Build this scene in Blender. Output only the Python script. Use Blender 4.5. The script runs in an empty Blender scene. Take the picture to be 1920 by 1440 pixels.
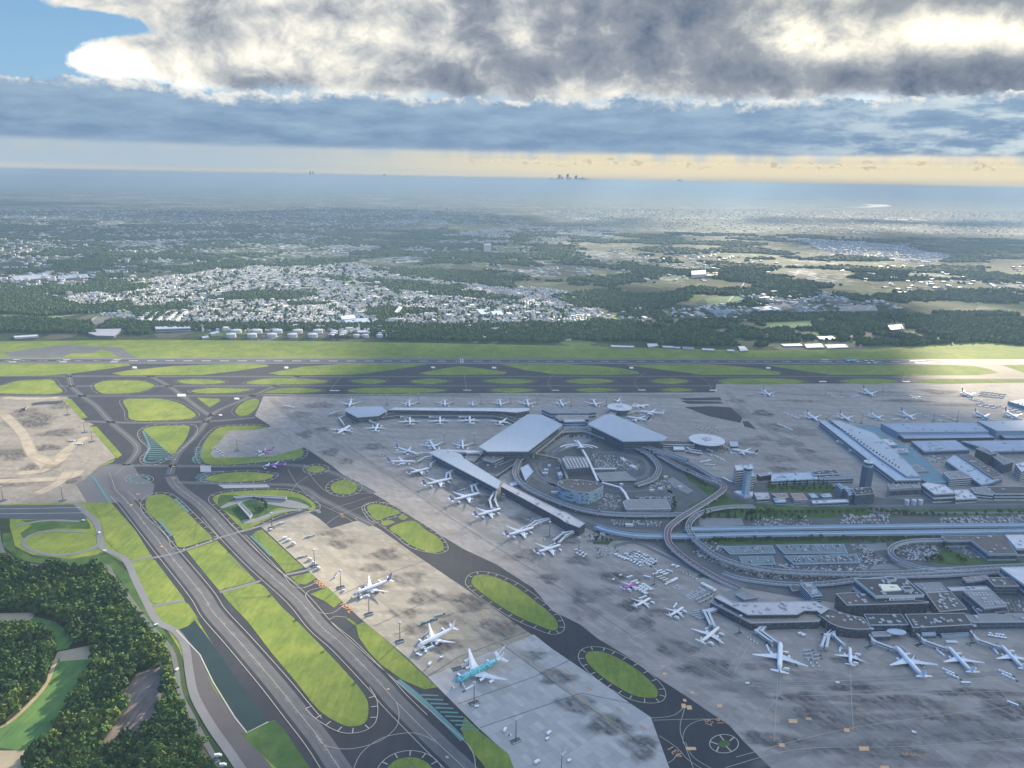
import bpy, bmesh, math, random
import numpy as np
from math import sin, cos, pi, radians, atan2, hypot, sqrt
from mathutils import Vector, noise
random.seed(7)
S = bpy.context.scene
COL = S.collection
# ------------------------------------------------------------------ camera
F = 960/math.tan(radians(34.5)); PITCH = math.atan(384/F); ROLL = radians(1.1); H = 611.0
cam_d = bpy.data.cameras.new('camera'); cam = bpy.data.objects.new('camera', cam_d); COL.objects.link(cam)
S.camera = cam
cam_d.sensor_width = 36; cam_d.lens = F/1920*36; cam_d.clip_start = 1; cam_d.clip_end = 300000
fw = Vector((0, cos(PITCH), -sin(PITCH))); up0 = Vector((0, sin(PITCH), cos(PITCH))); rt0 = Vector((1, 0, 0))
rt = rt0*cos(ROLL) + up0*sin(ROLL); up = up0*cos(ROLL) - rt0*sin(ROLL)
from mathutils import Matrix
M = Matrix((rt, up, -fw)).transposed().to_4x4(); M.translation = (0, 0, H); cam.matrix_world = M
def at(px, py, z=0.0):
    "ground position (at height z) of a point of the survey photograph"
    x = (px-960)/F; y = (720-py)/F
    d = fw + rt*x + up*y
    t = (z-H)/d.z
    return (d.x*t, d.y*t)
# ------------------------------------------------------------------ light
SUN_AZ, SUN_EL = radians(26), radians(16)
S.view_settings.view_transform = 'Standard'; S.view_settings.look = 'None'
S.view_settings.exposure = 2.0; S.view_settings.gamma = 1
S.cycles.max_bounces = 5; S.cycles.diffuse_bounces = 2; S.cycles.glossy_bounces = 2
S.cycles.transparent_max_bounces = 8; S.cycles.volume_bounces = 0; S.cycles.use_denoising = True
sd = bpy.data.lights.new('sun', 'SUN'); sd.energy = 5.0; sd.angle = radians(0.5); sd.color = (1.0, 0.84, 0.60)
sun = bpy.data.objects.new('sun', sd); COL.objects.link(sun)
SD = Vector((sin(SUN_AZ)*cos(SUN_EL), cos(SUN_AZ)*cos(SUN_EL), sin(SUN_EL)))
sun.rotation_euler = SD.to_track_quat('Z', 'Y').to_euler()

class NT:
    "small helper to write node graphs"
    def __init__(s, nt): s.nt = nt; s.n = nt.nodes; s.l = nt.links
    def val(s, sock, v):
        if hasattr(v, 'is_output'): s.l.new(v, sock)
        elif isinstance(v, (tuple, list)) and len(v) == 3 and sock.type == 'RGBA': sock.default_value = (*v, 1)
        else: sock.default_value = v
    def m(s, op, a, b=None, c=None, clamp=False):
        n = s.n.new('ShaderNodeMath'); n.operation = op; n.use_clamp = clamp
        s.val(n.inputs[0], a)
        if b is not None: s.val(n.inputs[1], b)
        if c is not None: s.val(n.inputs[2], c)
        return n.outputs[0]
    def mix(s, f, a, b, typ='MIX'):
        n = s.n.new('ShaderNodeMix'); n.data_type = 'RGBA'; n.blend_type = typ
        s.val(n.inputs[0], f); s.val(n.inputs[6], a); s.val(n.inputs[7], b); return n.outputs[2]
    def noise(s, vec, scale, detail=4, rough=.55, dist=0, out=0):
        n = s.n.new('ShaderNodeTexNoise'); s.val(n.inputs['Vector'], vec); n.inputs['Scale'].default_value = scale
        n.inputs['Detail'].default_value = detail; n.inputs['Roughness'].default_value = rough
        n.inputs['Distortion'].default_value = dist; return n.outputs[out]
    def voro(s, vec, scale, out='Color', feature='F1', rnd=1):
        n = s.n.new('ShaderNodeTexVoronoi'); s.val(n.inputs['Vector'], vec); n.inputs['Scale'].default_value = scale
        n.feature = feature; n.inputs['Randomness'].default_value = rnd; return n.outputs[out]
    def ramp(s, f, stops, interp='LINEAR'):
        n = s.n.new('ShaderNodeValToRGB'); s.val(n.inputs[0], f); cr = n.color_ramp; cr.interpolation = interp
        while len(cr.elements) < len(stops): cr.elements.new(0.5)
        for e, (p, c) in zip(cr.elements, stops):
            e.position = p; e.color = (*c, 1) if len(c) == 3 else c
        return n.outputs[0]
    def sm(s, x, a, b):
        n = s.n.new('ShaderNodeMapRange'); n.interpolation_type = 'SMOOTHSTEP'; n.clamp = True
        s.val(n.inputs[0], x); n.inputs[1].default_value = a; n.inputs[2].default_value = b
        return n.outputs[0]
    def comb(s, x, y, z):
        n = s.n.new('ShaderNodeCombineXYZ'); s.val(n.inputs[0], x); s.val(n.inputs[1], y); s.val(n.inputs[2], z); return n.outputs[0]
    def sep(s, v):
        n = s.n.new('ShaderNodeSeparateXYZ'); s.val(n.inputs[0], v); return n.outputs
    def vmap(s, v, scale=(1, 1, 1), rot=0, loc=(0, 0, 0)):
        n = s.n.new('ShaderNodeMapping'); s.val(n.inputs[0], v); n.inputs['Scale'].default_value = scale
        n.inputs['Rotation'].default_value = (0, 0, rot); n.inputs['Location'].default_value = loc; return n.outputs[0]

def srgb(r, g, b):
    f = lambda c: (c/255/12.92) if c/255 <= 0.04045 else ((c/255+0.055)/1.055)**2.4
    return (f(r), f(g), f(b))
# ------------------------------------------------------------------ sky: one Nishita sky with banks of procedural cloud
W = bpy.data.worlds.new('World'); S.world = W; W.use_nodes = True
g = NT(W.node_tree)
for n in list(g.n): g.n.remove(n)
tc = g.n.new('ShaderNodeTexCoord').outputs['Generated']
X, Y, Z = g.sep(tc)
R2D = 57.29578
az = g.m('MULTIPLY', g.m('ARCTAN2', X, Y), R2D)            # degrees right of north
el = g.m('MULTIPLY', g.m('ARCSINE', Z), R2D)               # degrees above the horizon
sky = g.n.new('ShaderNodeTexSky'); sky.sky_type = 'NISHITA'; sky.sun_disc = False
sky.sun_elevation = SUN_EL; sky.sun_rotation = SUN_AZ; sky.altitude = 600
sky.air_density = 1.0; sky.dust_density = 0.6; sky.ozone_density = 2.0
SKYK = 0.10
skyc = g.mix(1.0, sky.outputs[0], (SKYK, SKYK*1.02, SKYK*1.1), 'MULTIPLY')
def gauss(cx, cy, sx, sy):
    a = g.m('DIVIDE', g.m('SUBTRACT', az, cx), sx); b = g.m('DIVIDE', g.m('SUBTRACT', el, cy), sy)
    q = g.m('ADD', g.m('MULTIPLY', a, a), g.m('MULTIPLY', b, b))
    return g.m('POWER', 2.718, g.m('MULTIPLY', q, -1.0))
def total(lst):
    o = lst[0]
    for k in lst[1:]: o = g.m('ADD', o, k)
    return o
# perspective cloud plane coordinate
elw = g.m('ADD', el, g.m('MULTIPLY', g.m('SUBTRACT', g.noise(g.comb(g.m('MULTIPLY', az, .07), 0, 4.0), 1.0, 6, .62), .5), 1.5))
zz = g.m('ADD', g.m('MAXIMUM', Z, 0.0), 0.06)
P = g.comb(g.m('DIVIDE', X, zz), g.m('DIVIDE', Y, zz), 0.0)
Ps = g.comb(g.m('MULTIPLY', az, 0.072), g.m('MULTIPLY', el, 0.096), 3.7)
warp = g.noise(Ps, 1.6, 3, .6, 0, 1)
wv = g.n.new('ShaderNodeVectorMath'); wv.operation = 'MULTIPLY_ADD'; g.val(wv.inputs[0], warp); wv.inputs[1].default_value = (.3, .3, 0); g.val(wv.inputs[2], Ps)
n1 = g.noise(wv.outputs[0], 2.1, 11, .62)
n2 = g.noise(wv.outputs[0], 7.5, 9, .68)
# placed masses of cloud: (x, y, half width, half height, amount) read off the survey photograph, turned into azimuth and elevation
def azel(px, py):
    d = (fw+rt*((px-960)/F)+up*((720-py)/F)).normalized(); return math.degrees(atan2(d.x, d.y)), math.degrees(math.asin(d.z))
def blobs(lst):
    o = None
    for px, py, sx, sy, a in lst:
        A, E_ = azel(px, py); v = g.m('MULTIPLY', gauss(A, E_, sx/23.0, sy/23.0), a); o = v if o is None else g.m('ADD', o, v)
    return o
dark = blobs([(1230, 40, 190, 75, 1.0), (1610, 150, 170, 34, 1.0), (1900, 140, 90, 50, .9), (500, 155, 100, 20, .85), (420, 40, 130, 34, .6), (880, 150, 110, 34, .75), (860, 40, 110, 55, .55), (1370, 130, 90, 34, .6), (1640, 8, 170, 22, .5), (1330, 190, 90, 16, .3), (330, 85, 70, 26, .35), (1060, 120, 90, 26, .3)])
light = blobs([(250, 105, 150, 40, .55), (560, 110, 120, 30, .5), (300, 165, 160, 16, .5), (760, 185, 90, 12, .5), (1480, 60, 60, 40, .95), (1800, 62, 140, 28, .95), (1560, 95, 60, 20, .5), (650, 65, 110, 22, .7), (620, 190, 130, 18, .7), (1120, 185, 130, 20, .6), (130, 120, 70, 22, .5), (980, 70, 36, 50, .4), (1450, 170, 90, 22, .5), (360, 20, 60, 20, .3), (1800, 215, 150, 14, .5)])
keep = blobs([(190, 100, 120, 42, .75), (350, 150, 130, 34, .5), (150, -10, 120, 26, .6), (700, 100, 320, 90, .5), (1300, 90, 500, 120, .5), (30, 162, 40, 8, .35), (1800, 225, 160, 20, .2)])
clear = blobs([(60, 60, 110, 26, .55), (20, 130, 60, 40, .75), (170, 176, 190, 13, .95), (430, 196, 110, 9, .5), (190, 45, 50, 14, .5), (1560, 222, 160, 12, .35)])
n3 = g.noise(wv.outputs[0], 4.6, 12, .66)
wsh = g.n.new('ShaderNodeVectorMath'); wsh.operation = 'ADD'; g.val(wsh.inputs[0], wv.outputs[0]); wsh.inputs[1].default_value = (.13, .09, 0)
n3s = g.noise(wsh.outputs[0], 4.6, 5, .6); n1s = g.noise(wsh.outputs[0], 2.1, 5, .6)
relief = g.m('ADD', g.m('SUBTRACT', n3s, n3), g.m('MULTIPLY', g.m('SUBTRACT', n1s, n1), .8))
cov = g.m('ADD', g.m('MULTIPLY', n1, 1.0), g.m('ADD', g.m('MULTIPLY', n3, .55), g.m('MULTIPLY', n2, .25)))
edge = g.m('MINIMUM', g.m('MAXIMUM', g.m('MULTIPLY', g.m('ADD', az, 19), 0.06), -0.28), 0.42)
cov = g.m('SUBTRACT', g.m('ADD', g.m('ADD', cov, edge), g.m('ADD', keep, g.m('MULTIPLY', dark, .3))), clear)
cmask = g.sm(cov, 1.02, 1.22)
lowcut = g.m('ADD', el, g.m('MULTIPLY', g.m('SUBTRACT', n3, .5), 2.6))
cmask = g.m('MULTIPLY', cmask, g.sm(lowcut, 4.9, 6.1))
thick = g.m('ADD', g.m('MULTIPLY', g.m('SUBTRACT', n1, .5), 1.3), g.m('ADD', g.m('MULTIPLY', dark, .85), g.m('MULTIPLY', g.m('MINIMUM', g.m('SUBTRACT', cov, 1.25), .5), .45)))
thick = g.m('SUBTRACT', thick, g.m('MULTIPLY', g.m('MULTIPLY', light, g.m('MULTIPLY_ADD', g.m('ADD', n3, n2), 2.6, -1.75)), .9))
thick = g.m('ADD', thick, g.m('ADD', g.m('MULTIPLY', g.m('SUBTRACT', n3, .5), .45), g.m('MULTIPLY', relief, -1.15)))
ccol = g.ramp(g.m('MULTIPLY_ADD', thick, .5, .235), [(0.0, (1.3, 1.26, 1.12)), (.20, srgb(250, 247, 236)), (.36, srgb(208, 211, 212)), (.55, srgb(158, 166, 178)), (.95, srgb(96, 113, 140))])
glow = g.m('ADD', gauss(26, 15, 16, 9), g.m('MULTIPLY', gauss(23, 11.5, 9, 4.5), .55))
ccol = g.mix(1.0, ccol, g.mix(g.m('MULTIPLY', glow, .5, clamp=True), (0.95, .95, .95), (1.18, 1.13, 1.0)), 'MULTIPLY')
# low grey blue bank with a ragged bright crest
cr = g.m('ADD', g.m('MULTIPLY', g.noise(g.comb(g.m('MULTIPLY', az, .25), g.m('MULTIPLY', el, .35), 9.1), 1.7, 10, .66), 2.6), 4.35)
crest = g.m('SUBTRACT', cr, elw)
bmask = g.m('MULTIPLY', g.sm(crest, -0.02, .22), g.sm(g.m('ADD', g.m('MULTIPLY_ADD', g.m('SUBTRACT', elw, el), .22, el), g.m('MULTIPLY', g.m('SUBTRACT', n2, .5), .35)), 1.6, 2.05))
bn = g.noise(g.comb(g.m('MULTIPLY', az, .12), g.m('MULTIPLY', el, .5), 1.3), 2.2, 8, .6)
bcol = g.ramp(g.m('ADD', bn, g.m('MULTIPLY', g.m('SUBTRACT', el, 3.5), .06)), [(.32, srgb(124, 152, 184)), (.72, srgb(158, 184, 208))])
bcol = g.mix(g.m('MULTIPLY', g.m('SUBTRACT', 1.0, g.sm(crest, .12, .8)), g.sm(g.m('ADD', n2, g.m('MULTIPLY', n3, .3)), .54, .74)), bcol, srgb(244, 243, 236))
bcol = g.mix(g.m('MULTIPLY', g.sm(az, 12, 32), g.m('MULTIPLY', g.sm(g.m('ADD', bn, g.m('MULTIPLY', n3, .4)), .62, .84), .85)), bcol, srgb(214, 228, 232))
# clear cream strip on the horizon, a row of tiny cumulus in it
cream = g.mix(g.sm(az, -24, 8), srgb(176, 194, 208), srgb(238, 223, 188))
cream = g.mix(g.m('MULTIPLY', g.sm(el, .9, 2.0), g.sm(g.noise(g.comb(g.m('MULTIPLY', az, .22), 0, 2.0), 1.6, 5, .6), .40, .62)), cream, srgb(186, 196, 204))
cream = g.mix(g.m('SUBTRACT', 1.0, g.sm(el, -.2, .75)), cream, srgb(222, 214, 192))
tn = g.noise(g.comb(g.m('MULTIPLY', az, .9), g.m('MULTIPLY', el, 1.6), 5.0), 1.5, 9, .66)
tc_m = g.m('MULTIPLY', g.sm(g.m('SUBTRACT', tn, g.m('MULTIPLY', g.m('ABSOLUTE', g.m('SUBTRACT', el, 1.3)), .5)), .43, .50), g.m('MULTIPLY', g.sm(az, -8, 2), .75))
cream = g.mix(tc_m, cream, g.mix(g.sm(tn, .48, .62), srgb(253, 240, 200), srgb(196, 186, 164)))
low = g.m('SUBTRACT', 1.0, g.sm(el, 1.5, 2.3))
# thin high veil lifts the clear blue
blue = g.mix(g.sm(el, 0, 30), srgb(150, 196, 230), srgb(70, 140, 215))
skyv = g.mix(.7, skyc, blue)
col = g.mix(cmask, skyv, ccol)
col = g.mix(bmask, col, bcol)
col = g.mix(low, col, cream)
# below the horizon: dull land colour
col = g.mix(g.sm(el, -1.0, -0.2), srgb(110, 135, 165), col)
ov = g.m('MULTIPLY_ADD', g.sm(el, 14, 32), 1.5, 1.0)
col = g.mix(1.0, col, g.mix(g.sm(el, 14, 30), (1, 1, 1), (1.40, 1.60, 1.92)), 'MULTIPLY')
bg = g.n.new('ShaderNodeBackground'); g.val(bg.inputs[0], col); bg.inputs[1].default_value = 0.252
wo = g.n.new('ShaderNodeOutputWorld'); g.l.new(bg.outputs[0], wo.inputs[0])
W.cycles.sampling_method = 'MANUAL'; W.cycles.sample_map_resolution = 512
# ------------------------------------------------------------------ basic object helpers
def tag(o, label=None, cat=None, group=None, kind=None):
    if label: o['label'] = label
    if cat: o['category'] = cat
    if group: o['group'] = group
    if kind: o['kind'] = kind
    return o
def mesh_obj(name, verts, faces, mats, parent=None, midx=None, smooth=False, link=True):
    me = bpy.data.meshes.new(name); me.from_pydata(verts, [], faces)
    for m in (mats if isinstance(mats, (list, tuple)) else [mats]): me.materials.append(m)
    if midx is not None: me.polygons.foreach_set('material_index', np.array(midx, dtype=np.int32))
    if smooth: me.polygons.foreach_set('use_smooth', np.ones(len(me.polygons), dtype=bool))
    me.update()
    o = bpy.data.objects.new(name, me)
    if link: COL.objects.link(o)
    if parent: o.parent = parent
    return o
def np_mesh(name, V, Fc, mats, parent=None, midx=None, smooth=False):
    "V (n,3), Fc (m,k) all faces with k corners"
    me = bpy.data.meshes.new(name); n, (m, k) = len(V), Fc.shape
    me.vertices.add(n); me.vertices.foreach_set('co', np.ascontiguousarray(V, dtype=np.float32).ravel())
    me.loops.add(m*k); me.loops.foreach_set('vertex_index', np.ascontiguousarray(Fc, dtype=np.int32).ravel())
    me.polygons.add(m); me.polygons.foreach_set('loop_start', np.arange(0, m*k, k, dtype=np.int32))
    me.polygons.foreach_set('loop_total', np.full(m, k, dtype=np.int32))
    for x in (mats if isinstance(mats, (list, tuple)) else [mats]): me.materials.append(x)
    if midx is not None: me.polygons.foreach_set('material_index', np.ascontiguousarray(midx, dtype=np.int32))
    me.polygons.foreach_set('use_smooth', np.full(m, smooth, dtype=bool))
    me.update(calc_edges=True)
    o = bpy.data.objects.new(name, me); COL.objects.link(o)
    if parent: o.parent = parent
    return o
def empty(name, loc=(0, 0, 0), rz=0):
    o = bpy.data.objects.new(name, None); o.location = loc; o.rotation_euler = (0, 0, rz); o.empty_display_size = .1
    COL.objects.link(o); return o
class MB:
    "collects shapes for ONE mesh object"
    def __init__(s): s.v = []; s.f = []; s.m = []
    def add(s, vs, fs, mi=0):
        b = len(s.v); s.v += [tuple(v) for v in vs]; s.f += [tuple(b+i for i in f) for f in fs]; s.m += [mi]*len(fs)
    def prism(s, poly, z0, z1, mi=0, top=None, bottom=False):
        n = len(poly)
        a = sum(poly[i][0]*poly[(i+1) % n][1]-poly[(i+1) % n][0]*poly[i][1] for i in range(n))
        if a < 0: poly = poly[::-1]
        vs = [(x, y, z0) for x, y in poly]+[(x, y, z1) for x, y in poly]
        s.add(vs, [(i, (i+1) % n, n+(i+1) % n, n+i) for i in range(n)], mi)
        if top is not False: s.add([(x, y, z1) for x, y in poly], [tuple(range(n))], mi if top is None else top)
        if bottom: s.add([(x, y, z0) for x, y in poly][::-1], [tuple(range(n))], mi)
    def box(s, cx, cy, z0, lx, ly, h, rz=0, mi=0, bottom=False):
        c, d = cos(rz), sin(rz)
        p = [(cx+c*a*lx/2-d*b*ly/2, cy+d*a*lx/2+c*b*ly/2) for a, b in ((-1, -1), (1, -1), (1, 1), (-1, 1))]
        s.prism(p, z0, z0+h, mi, bottom=bottom)
    def lathe(s, prof, segs=16, cx=0, cy=0, mi=0):
        "prof: (r, z) upwards"
        vs = [(cx+r*cos(2*pi*k/segs), cy+r*sin(2*pi*k/segs), z) for r, z in prof for k in range(segs)]
        fs = [(i*segs+k, i*segs+(k+1) % segs, (i+1)*segs+(k+1) % segs, (i+1)*segs+k) for i in range(len(prof)-1) for k in range(segs)]
        s.add(vs, fs, mi)
    def tube(s, p, q, w, h, mi=0):
        "box beam between two 3D points"
        p, q = Vector(p), Vector(q); d = (q-p).normalized(); sdv = Vector((-d.y, d.x, 0)); sdv = sdv.normalized()*w/2 if sdv.length > 1e-6 else Vector((w/2, 0, 0))
        u = d.cross(sdv).normalized()*h/2
        vs = [a+i*sdv+j*u for a in (p, q) for i, j in ((-1, -1), (1, -1), (1, 1), (-1, 1))]
        s.add(vs, [(0, 1, 5, 4), (1, 2, 6, 5), (2, 3, 7, 6), (3, 0, 4, 7), (0, 3, 2, 1), (4, 5, 6, 7)], mi)
    def build(s, name, mats, parent=None, smooth=False):
        return mesh_obj(name, s.v, s.f, mats, parent, s.m, smooth)
def smooth_closed(p, k=5):
    n = len(p); o = []
    for i in range(n):
        a, b, c, d = p[i-1], p[i], p[(i+1) % n], p[(i+2) % n]
        for j in range(k):
            t = j/k
            o.append(tuple(.5*((2*b[q])+(-a[q]+c[q])*t+(2*a[q]-5*b[q]+4*c[q]-d[q])*t*t+(-a[q]+3*b[q]-3*c[q]+d[q])*t**3) for q in (0, 1)))
    return o
def smooth_open(p, k=6):
    p = [tuple(q) for q in p]; P_ = [p[0]]+p+[p[-1]]; o = []
    for i in range(1, len(P_)-2):
        a, b, c, d = P_[i-1:i+3]
        for j in range(k):
            t = j/k
            o.append(tuple(.5*((2*b[q])+(-a[q]+c[q])*t+(2*a[q]-5*b[q]+4*c[q]-d[q])*t*t+(-a[q]+3*b[q]-3*c[q]+d[q])*t**3) for q in range(len(b))))
    return o+[p[-1]]
def pts(flat, z=0): return [at(flat[i], flat[i+1], z) for i in range(0, len(flat), 2)]
def crop(flat, x0, y0, s): return [v/s+(x0 if i % 2 == 0 else y0) for i, v in enumerate(flat)]
def inside(x, y, poly):
    r = False; n = len(poly); j = n-1
    for i in range(n):
        xi, yi = poly[i]; xj, yj = poly[j]
        if (yi > y) != (yj > y) and x < (xj-xi)*(y-yi)/(yj-yi)+xi: r = not r
        j = i
    return r
# ------------------------------------------------------------------ materials
MATS = {}
def mat(name, color, rough=.75, var=0.0, scale=.05, metal=0.0, detail=5, build=None, spec=.3):
    if name in MATS: return MATS[name]
    m = bpy.data.materials.new(name); m.use_nodes = True; MATS[name] = m
    t = NT(m.node_tree); b = t.n['Principled BSDF']
    b.inputs['Roughness'].default_value = rough; b.inputs['Metallic'].default_value = metal
    b.inputs['Specular IOR Level'].default_value = spec
    oc = t.n.new('ShaderNodeNewGeometry').outputs['Position']
    if build: c = build(t, oc)
    elif var:
        nz = t.noise(oc, scale, detail, .6)
        k = t.m('MULTIPLY_ADD', t.m('SUBTRACT', nz, .5), var*2.4, 1.0)
        c = t.mix(1.0, color, t.comb(k, k, k), 'MULTIPLY')
    else: c = color
    t.val(b.inputs['Base Color'], c if hasattr(c, 'is_output') else (*c, 1))
    return m
# ------------------------------------------------------------------ ground materials
def mk_country(t, p):
    big = t.noise(p, .0011, 5, .6); mid = t.noise(p, .004, 4, .6, 1.0)
    px = t.vmap(p, (1, .8, 1), .35)
    cell = t.voro(px, .0085, 'Color'); cs = t.sep(cell)
    fld = t.ramp(cs[0], [(0, (.05, .075, .03)), (.25, (.10, .15, .045)), (.45, (.035, .06, .03)), (.6, (.11, .105, .08)), (.78, (.06, .09, .035)), (.9, (.17, .165, .14))], 'CONSTANT')
    fn = t.noise(t.vmap(p, (1, .12, 1), .5), .09, 3, .6)
    fld = t.mix(1.0, fld, t.ramp(fn, [(.3, (.8, .8, .8)), (.7, (1.2, 1.2, 1.2))]), 'MULTIPLY')
    wood = t.ramp(t.noise(p, .06, 4, .7), [(.3, (.016, .034, .018)), (.7, (.035, .062, .027))])
    wmask = t.sm(t.m('ADD', t.m('MULTIPLY', big, .7), t.m('MULTIPLY', mid, .7)), .69, .73)
    c = t.mix(wmask, wood, fld)
    # scattered villages of pale roofs
    vc = t.voro(p, .03, 'Color'); vs = t.sep(vc)
    town = t.sm(t.noise(p, .0009, 4, .6, .6), .54, .60)
    spk = t.m('MULTIPLY', t.m('GREATER_THAN', vs[0], .45), town)
    roof = t.ramp(vs[1], [(0, (.10, .11, .13)), (.35, (.25, .25, .26)), (.7, (.42, .42, .42)), (1, (.6, .6, .58))])
    sep = t.sep(p); d = t.sm(sep[1], 4300, 5200)
    c = t.mix(t.m('MULTIPLY', spk, d), c, roof)
    green = t.sm(vs[2], .93, .96)
    c = t.mix(t.m('MULTIPLY', t.m('MULTIPLY', green, .8), t.m('MULTIPLY', wmask, d)), c, (.5, .5, .48))
    return c
M_country = mat('countryside', (0, 0, 0), .95, build=mk_country, spec=.1)
def mk_grass(t, p):
    a = t.noise(p, .02, 8, .68, .4); b = t.noise(t.vmap(p, (1, .16, 1), -.58), .16, 4, .65); c = t.noise(p, .0045, 4, .6); d = t.noise(p, .14, 5, .7)
    k = t.m('ADD', t.m('ADD', t.m('MULTIPLY', a, .5), t.m('MULTIPLY', c, .35)), t.m('MULTIPLY', d, .2))
    col = t.ramp(k, [(.34, (.095, .16, .034)), (.50, (.155, .21, .042)), (.63, (.24, .275, .055)), (.76, (.33, .315, .08))])
    col = t.mix(1.0, col, t.ramp(b, [(.3, (.80, .82, .8)), (.7, (1.15, 1.15, 1.15))]), 'MULTIPLY')
    e = t.voro(t.vmap(p, (1, 1, 1), -CR0), .011, 'Distance', 'DISTANCE_TO_EDGE')       # drains and worn tracks
    w = t.m('MULTIPLY', t.m('SUBTRACT', 1.0, t.sm(e, .006, .02)), t.sm(t.noise(p, .006, 2, .5), .5, .56))
    return t.mix(t.m('MULTIPLY', w, .45), col, (.10, .12, .06))
CR0 = -.9
M_grass = mat('airfield_grass', (0, 0, 0), .95, build=mk_grass, spec=.1)
def mk_grass2(t, p):
    a = t.noise(p, .03, 6, .62, .4)
    return t.ramp(a, [(.3, (.03, .075, .022)), (.5, (.05, .105, .03)), (.7, (.095, .145, .045))])
M_grass_dk = mat('rough_grass', (0, 0, 0), .95, build=mk_grass2, spec=.1)
def mk_asph(t, p):
    a = t.noise(p, .012, 6, .62, .5); b = t.noise(t.vmap(p, (1, .06, 1), .56), .08, 4, .6)
    k = t.m('ADD', t.m('MULTIPLY', a, .6), t.m('MULTIPLY', b, .4))
    return t.ramp(k, [(.3, (.013, .018, .03)), (.5, (.022, .027, .039)), (.7, (.04, .044, .055))])
M_asph = mat('asphalt', (0, 0, 0), .8, build=mk_asph)
def mk_asph2(t, p):
    a = t.noise(p, .02, 6, .62, .5)
    return t.ramp(a, [(.3, (.085, .09, .10)), (.7, (.125, .13, .14))])
M_asph_lt = mat('worn_asphalt', (0, 0, 0), .8, build=mk_asph2)
CONC_ROT = 0.0
_a, _b = at(489, 990), at(951, 1414); CONC_ROT = atan2(_b[1]-_a[1], _b[0]-_a[0])
def mk_conc(lo, hi, sc=1.0):
    def f(t, p):
        r = t.vmap(p, (1, 1, 1), -CONC_ROT)
        br = t.n.new('ShaderNodeTexBrick'); t.val(br.inputs['Vector'], r)
        br.inputs['Scale'].default_value = 1; br.inputs['Brick Width'].default_value = 15; br.inputs['Row Height'].default_value = 7.5
        br.inputs['Mortar Size'].default_value = .12; br.inputs['Color1'].default_value = (.86, .86, .87, 1); br.inputs['Color2'].default_value = (1.1, 1.1, 1.09, 1); br.inputs['Mortar'].default_value = (.72, .72, .72, 1)
        br.offset = 0
        a = t.noise(p, .006, 6, .62, .8); b = t.noise(t.vmap(p, (.12, 1, 1), -CONC_ROT), .05, 5, .65); c = t.noise(p, .12, 4, .6)
        k = t.m('ADD', t.m('MULTIPLY', a, .4), t.m('ADD', t.m('MULTIPLY', b, .44), t.m('MULTIPLY', c, .16)))
        col = t.ramp(k, [(.3, lo), (.62, hi)])
        return t.mix(1.0, col, br.outputs[0], 'MULTIPLY')
    return f
M_conc = mat('apron_concrete', (0, 0, 0), .85, build=mk_conc((.20, .182, .168), (.36, .328, .298)))
M_conc_tan = mat('aged_apron_concrete', (0, 0, 0), .85, build=mk_conc((.17, .15, .118), (.39, .355, .285)))
M_conc_pale = mat('new_apron_concrete', (0, 0, 0), .85, build=mk_conc((.33, .322, .305), (.42, .41, .39)))
M_line_w = mat('road_paint_white', (.62, .62, .58), .7)
M_line_y = mat('taxi_paint_yellow', (.40, .38, .31), .7)
M_line_o = mat('stand_paint_orange', (.52, .28, .13), .7)
M_teal = mat('teal_paint', (.085, .20, .20), .7, .15, .1)
M_soil = mat('bare_field_soil', (0, 0, 0), .95, build=lambda t, p: t.mix(1.0, t.ramp(t.noise(p, .05, 5, .6), [(.3, (.10, .085, .085)), (.7, (.19, .165, .15))]), t.ramp(t.noise(t.vmap(p, (1, .06, 1), -.62), .35, 2, .5), [(.35, (.75, .75, .75)), (.65, (1.25, 1.2, 1.15))]), 'MULTIPLY'))
M_crop = mat('crop_green', (0, 0, 0), .95, build=lambda t, p: t.mix(1.0, t.ramp(t.noise(p, .03, 5, .6), [(.3, (.05, .13, .04)), (.7, (.12, .22, .05))]), t.ramp(t.noise(t.vmap(p, (1, .1, 1), -.62), .25, 2, .5), [(.35, (.88, .88, .88)), (.65, (1.1, 1.1, 1.1))]), 'MULTIPLY'))
M_sand = mat('dry_field', (.36, .30, .20), .95, .25, .05)
M_pond = mat('pond_water', (.022, .04, .036), .4, .3, .03, spec=.25)
# ------------------------------------------------------------------ ground sheets
LV = dict(country=0, field=.06, grass=.12, asph=.18, conc=.24, conc2=.30, strip=.30, isle=.36, line=.48)
def sheet(name, poly, z, m, kind='structure'):
    n = len(poly); a = sum(poly[i][0]*poly[(i+1) % n][1]-poly[(i+1) % n][0]*poly[i][1] for i in range(n))
    if a < 0: poly = poly[::-1]
    o = mesh_obj(name, [(x, y, z) for x, y in poly], [tuple(range(n))], m); o['kind'] = kind; return o
def multi_sheet(name, polys, z, m):
    v = []; f = []
    for p in polys:
        n = len(p); a = sum(p[i][0]*p[(i+1) % n][1]-p[(i+1) % n][0]*p[i][1] for i in range(n))
        if a < 0: p = p[::-1]
        b = len(v); v += [(x, y, z) for x, y in p]; f.append(tuple(range(b, b+len(p))))
    o = mesh_obj(name, v, f, m); o['kind'] = 'structure'; return o
R_ = 62000
gx = np.array([-R_, -30000, -12000, -6000, -3000, 0, 3000, 6000, 12000, 30000, R_], float)
gy = np.array([-3000, 0, 1500, 3000, 5000, 8000, 14000, 26000, 45000, R_], float)
VV = np.array([(x, y, 0) for y in gy for x in gx]); nx = len(gx)
FF = np.array([(j*nx+i, j*nx+i+1, (j+1)*nx+i+1, (j+1)*nx+i) for j in range(len(gy)-1) for i in range(nx-1)])
o = np_mesh('ground', VV, FF, M_country); o['kind'] = 'structure'

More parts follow.
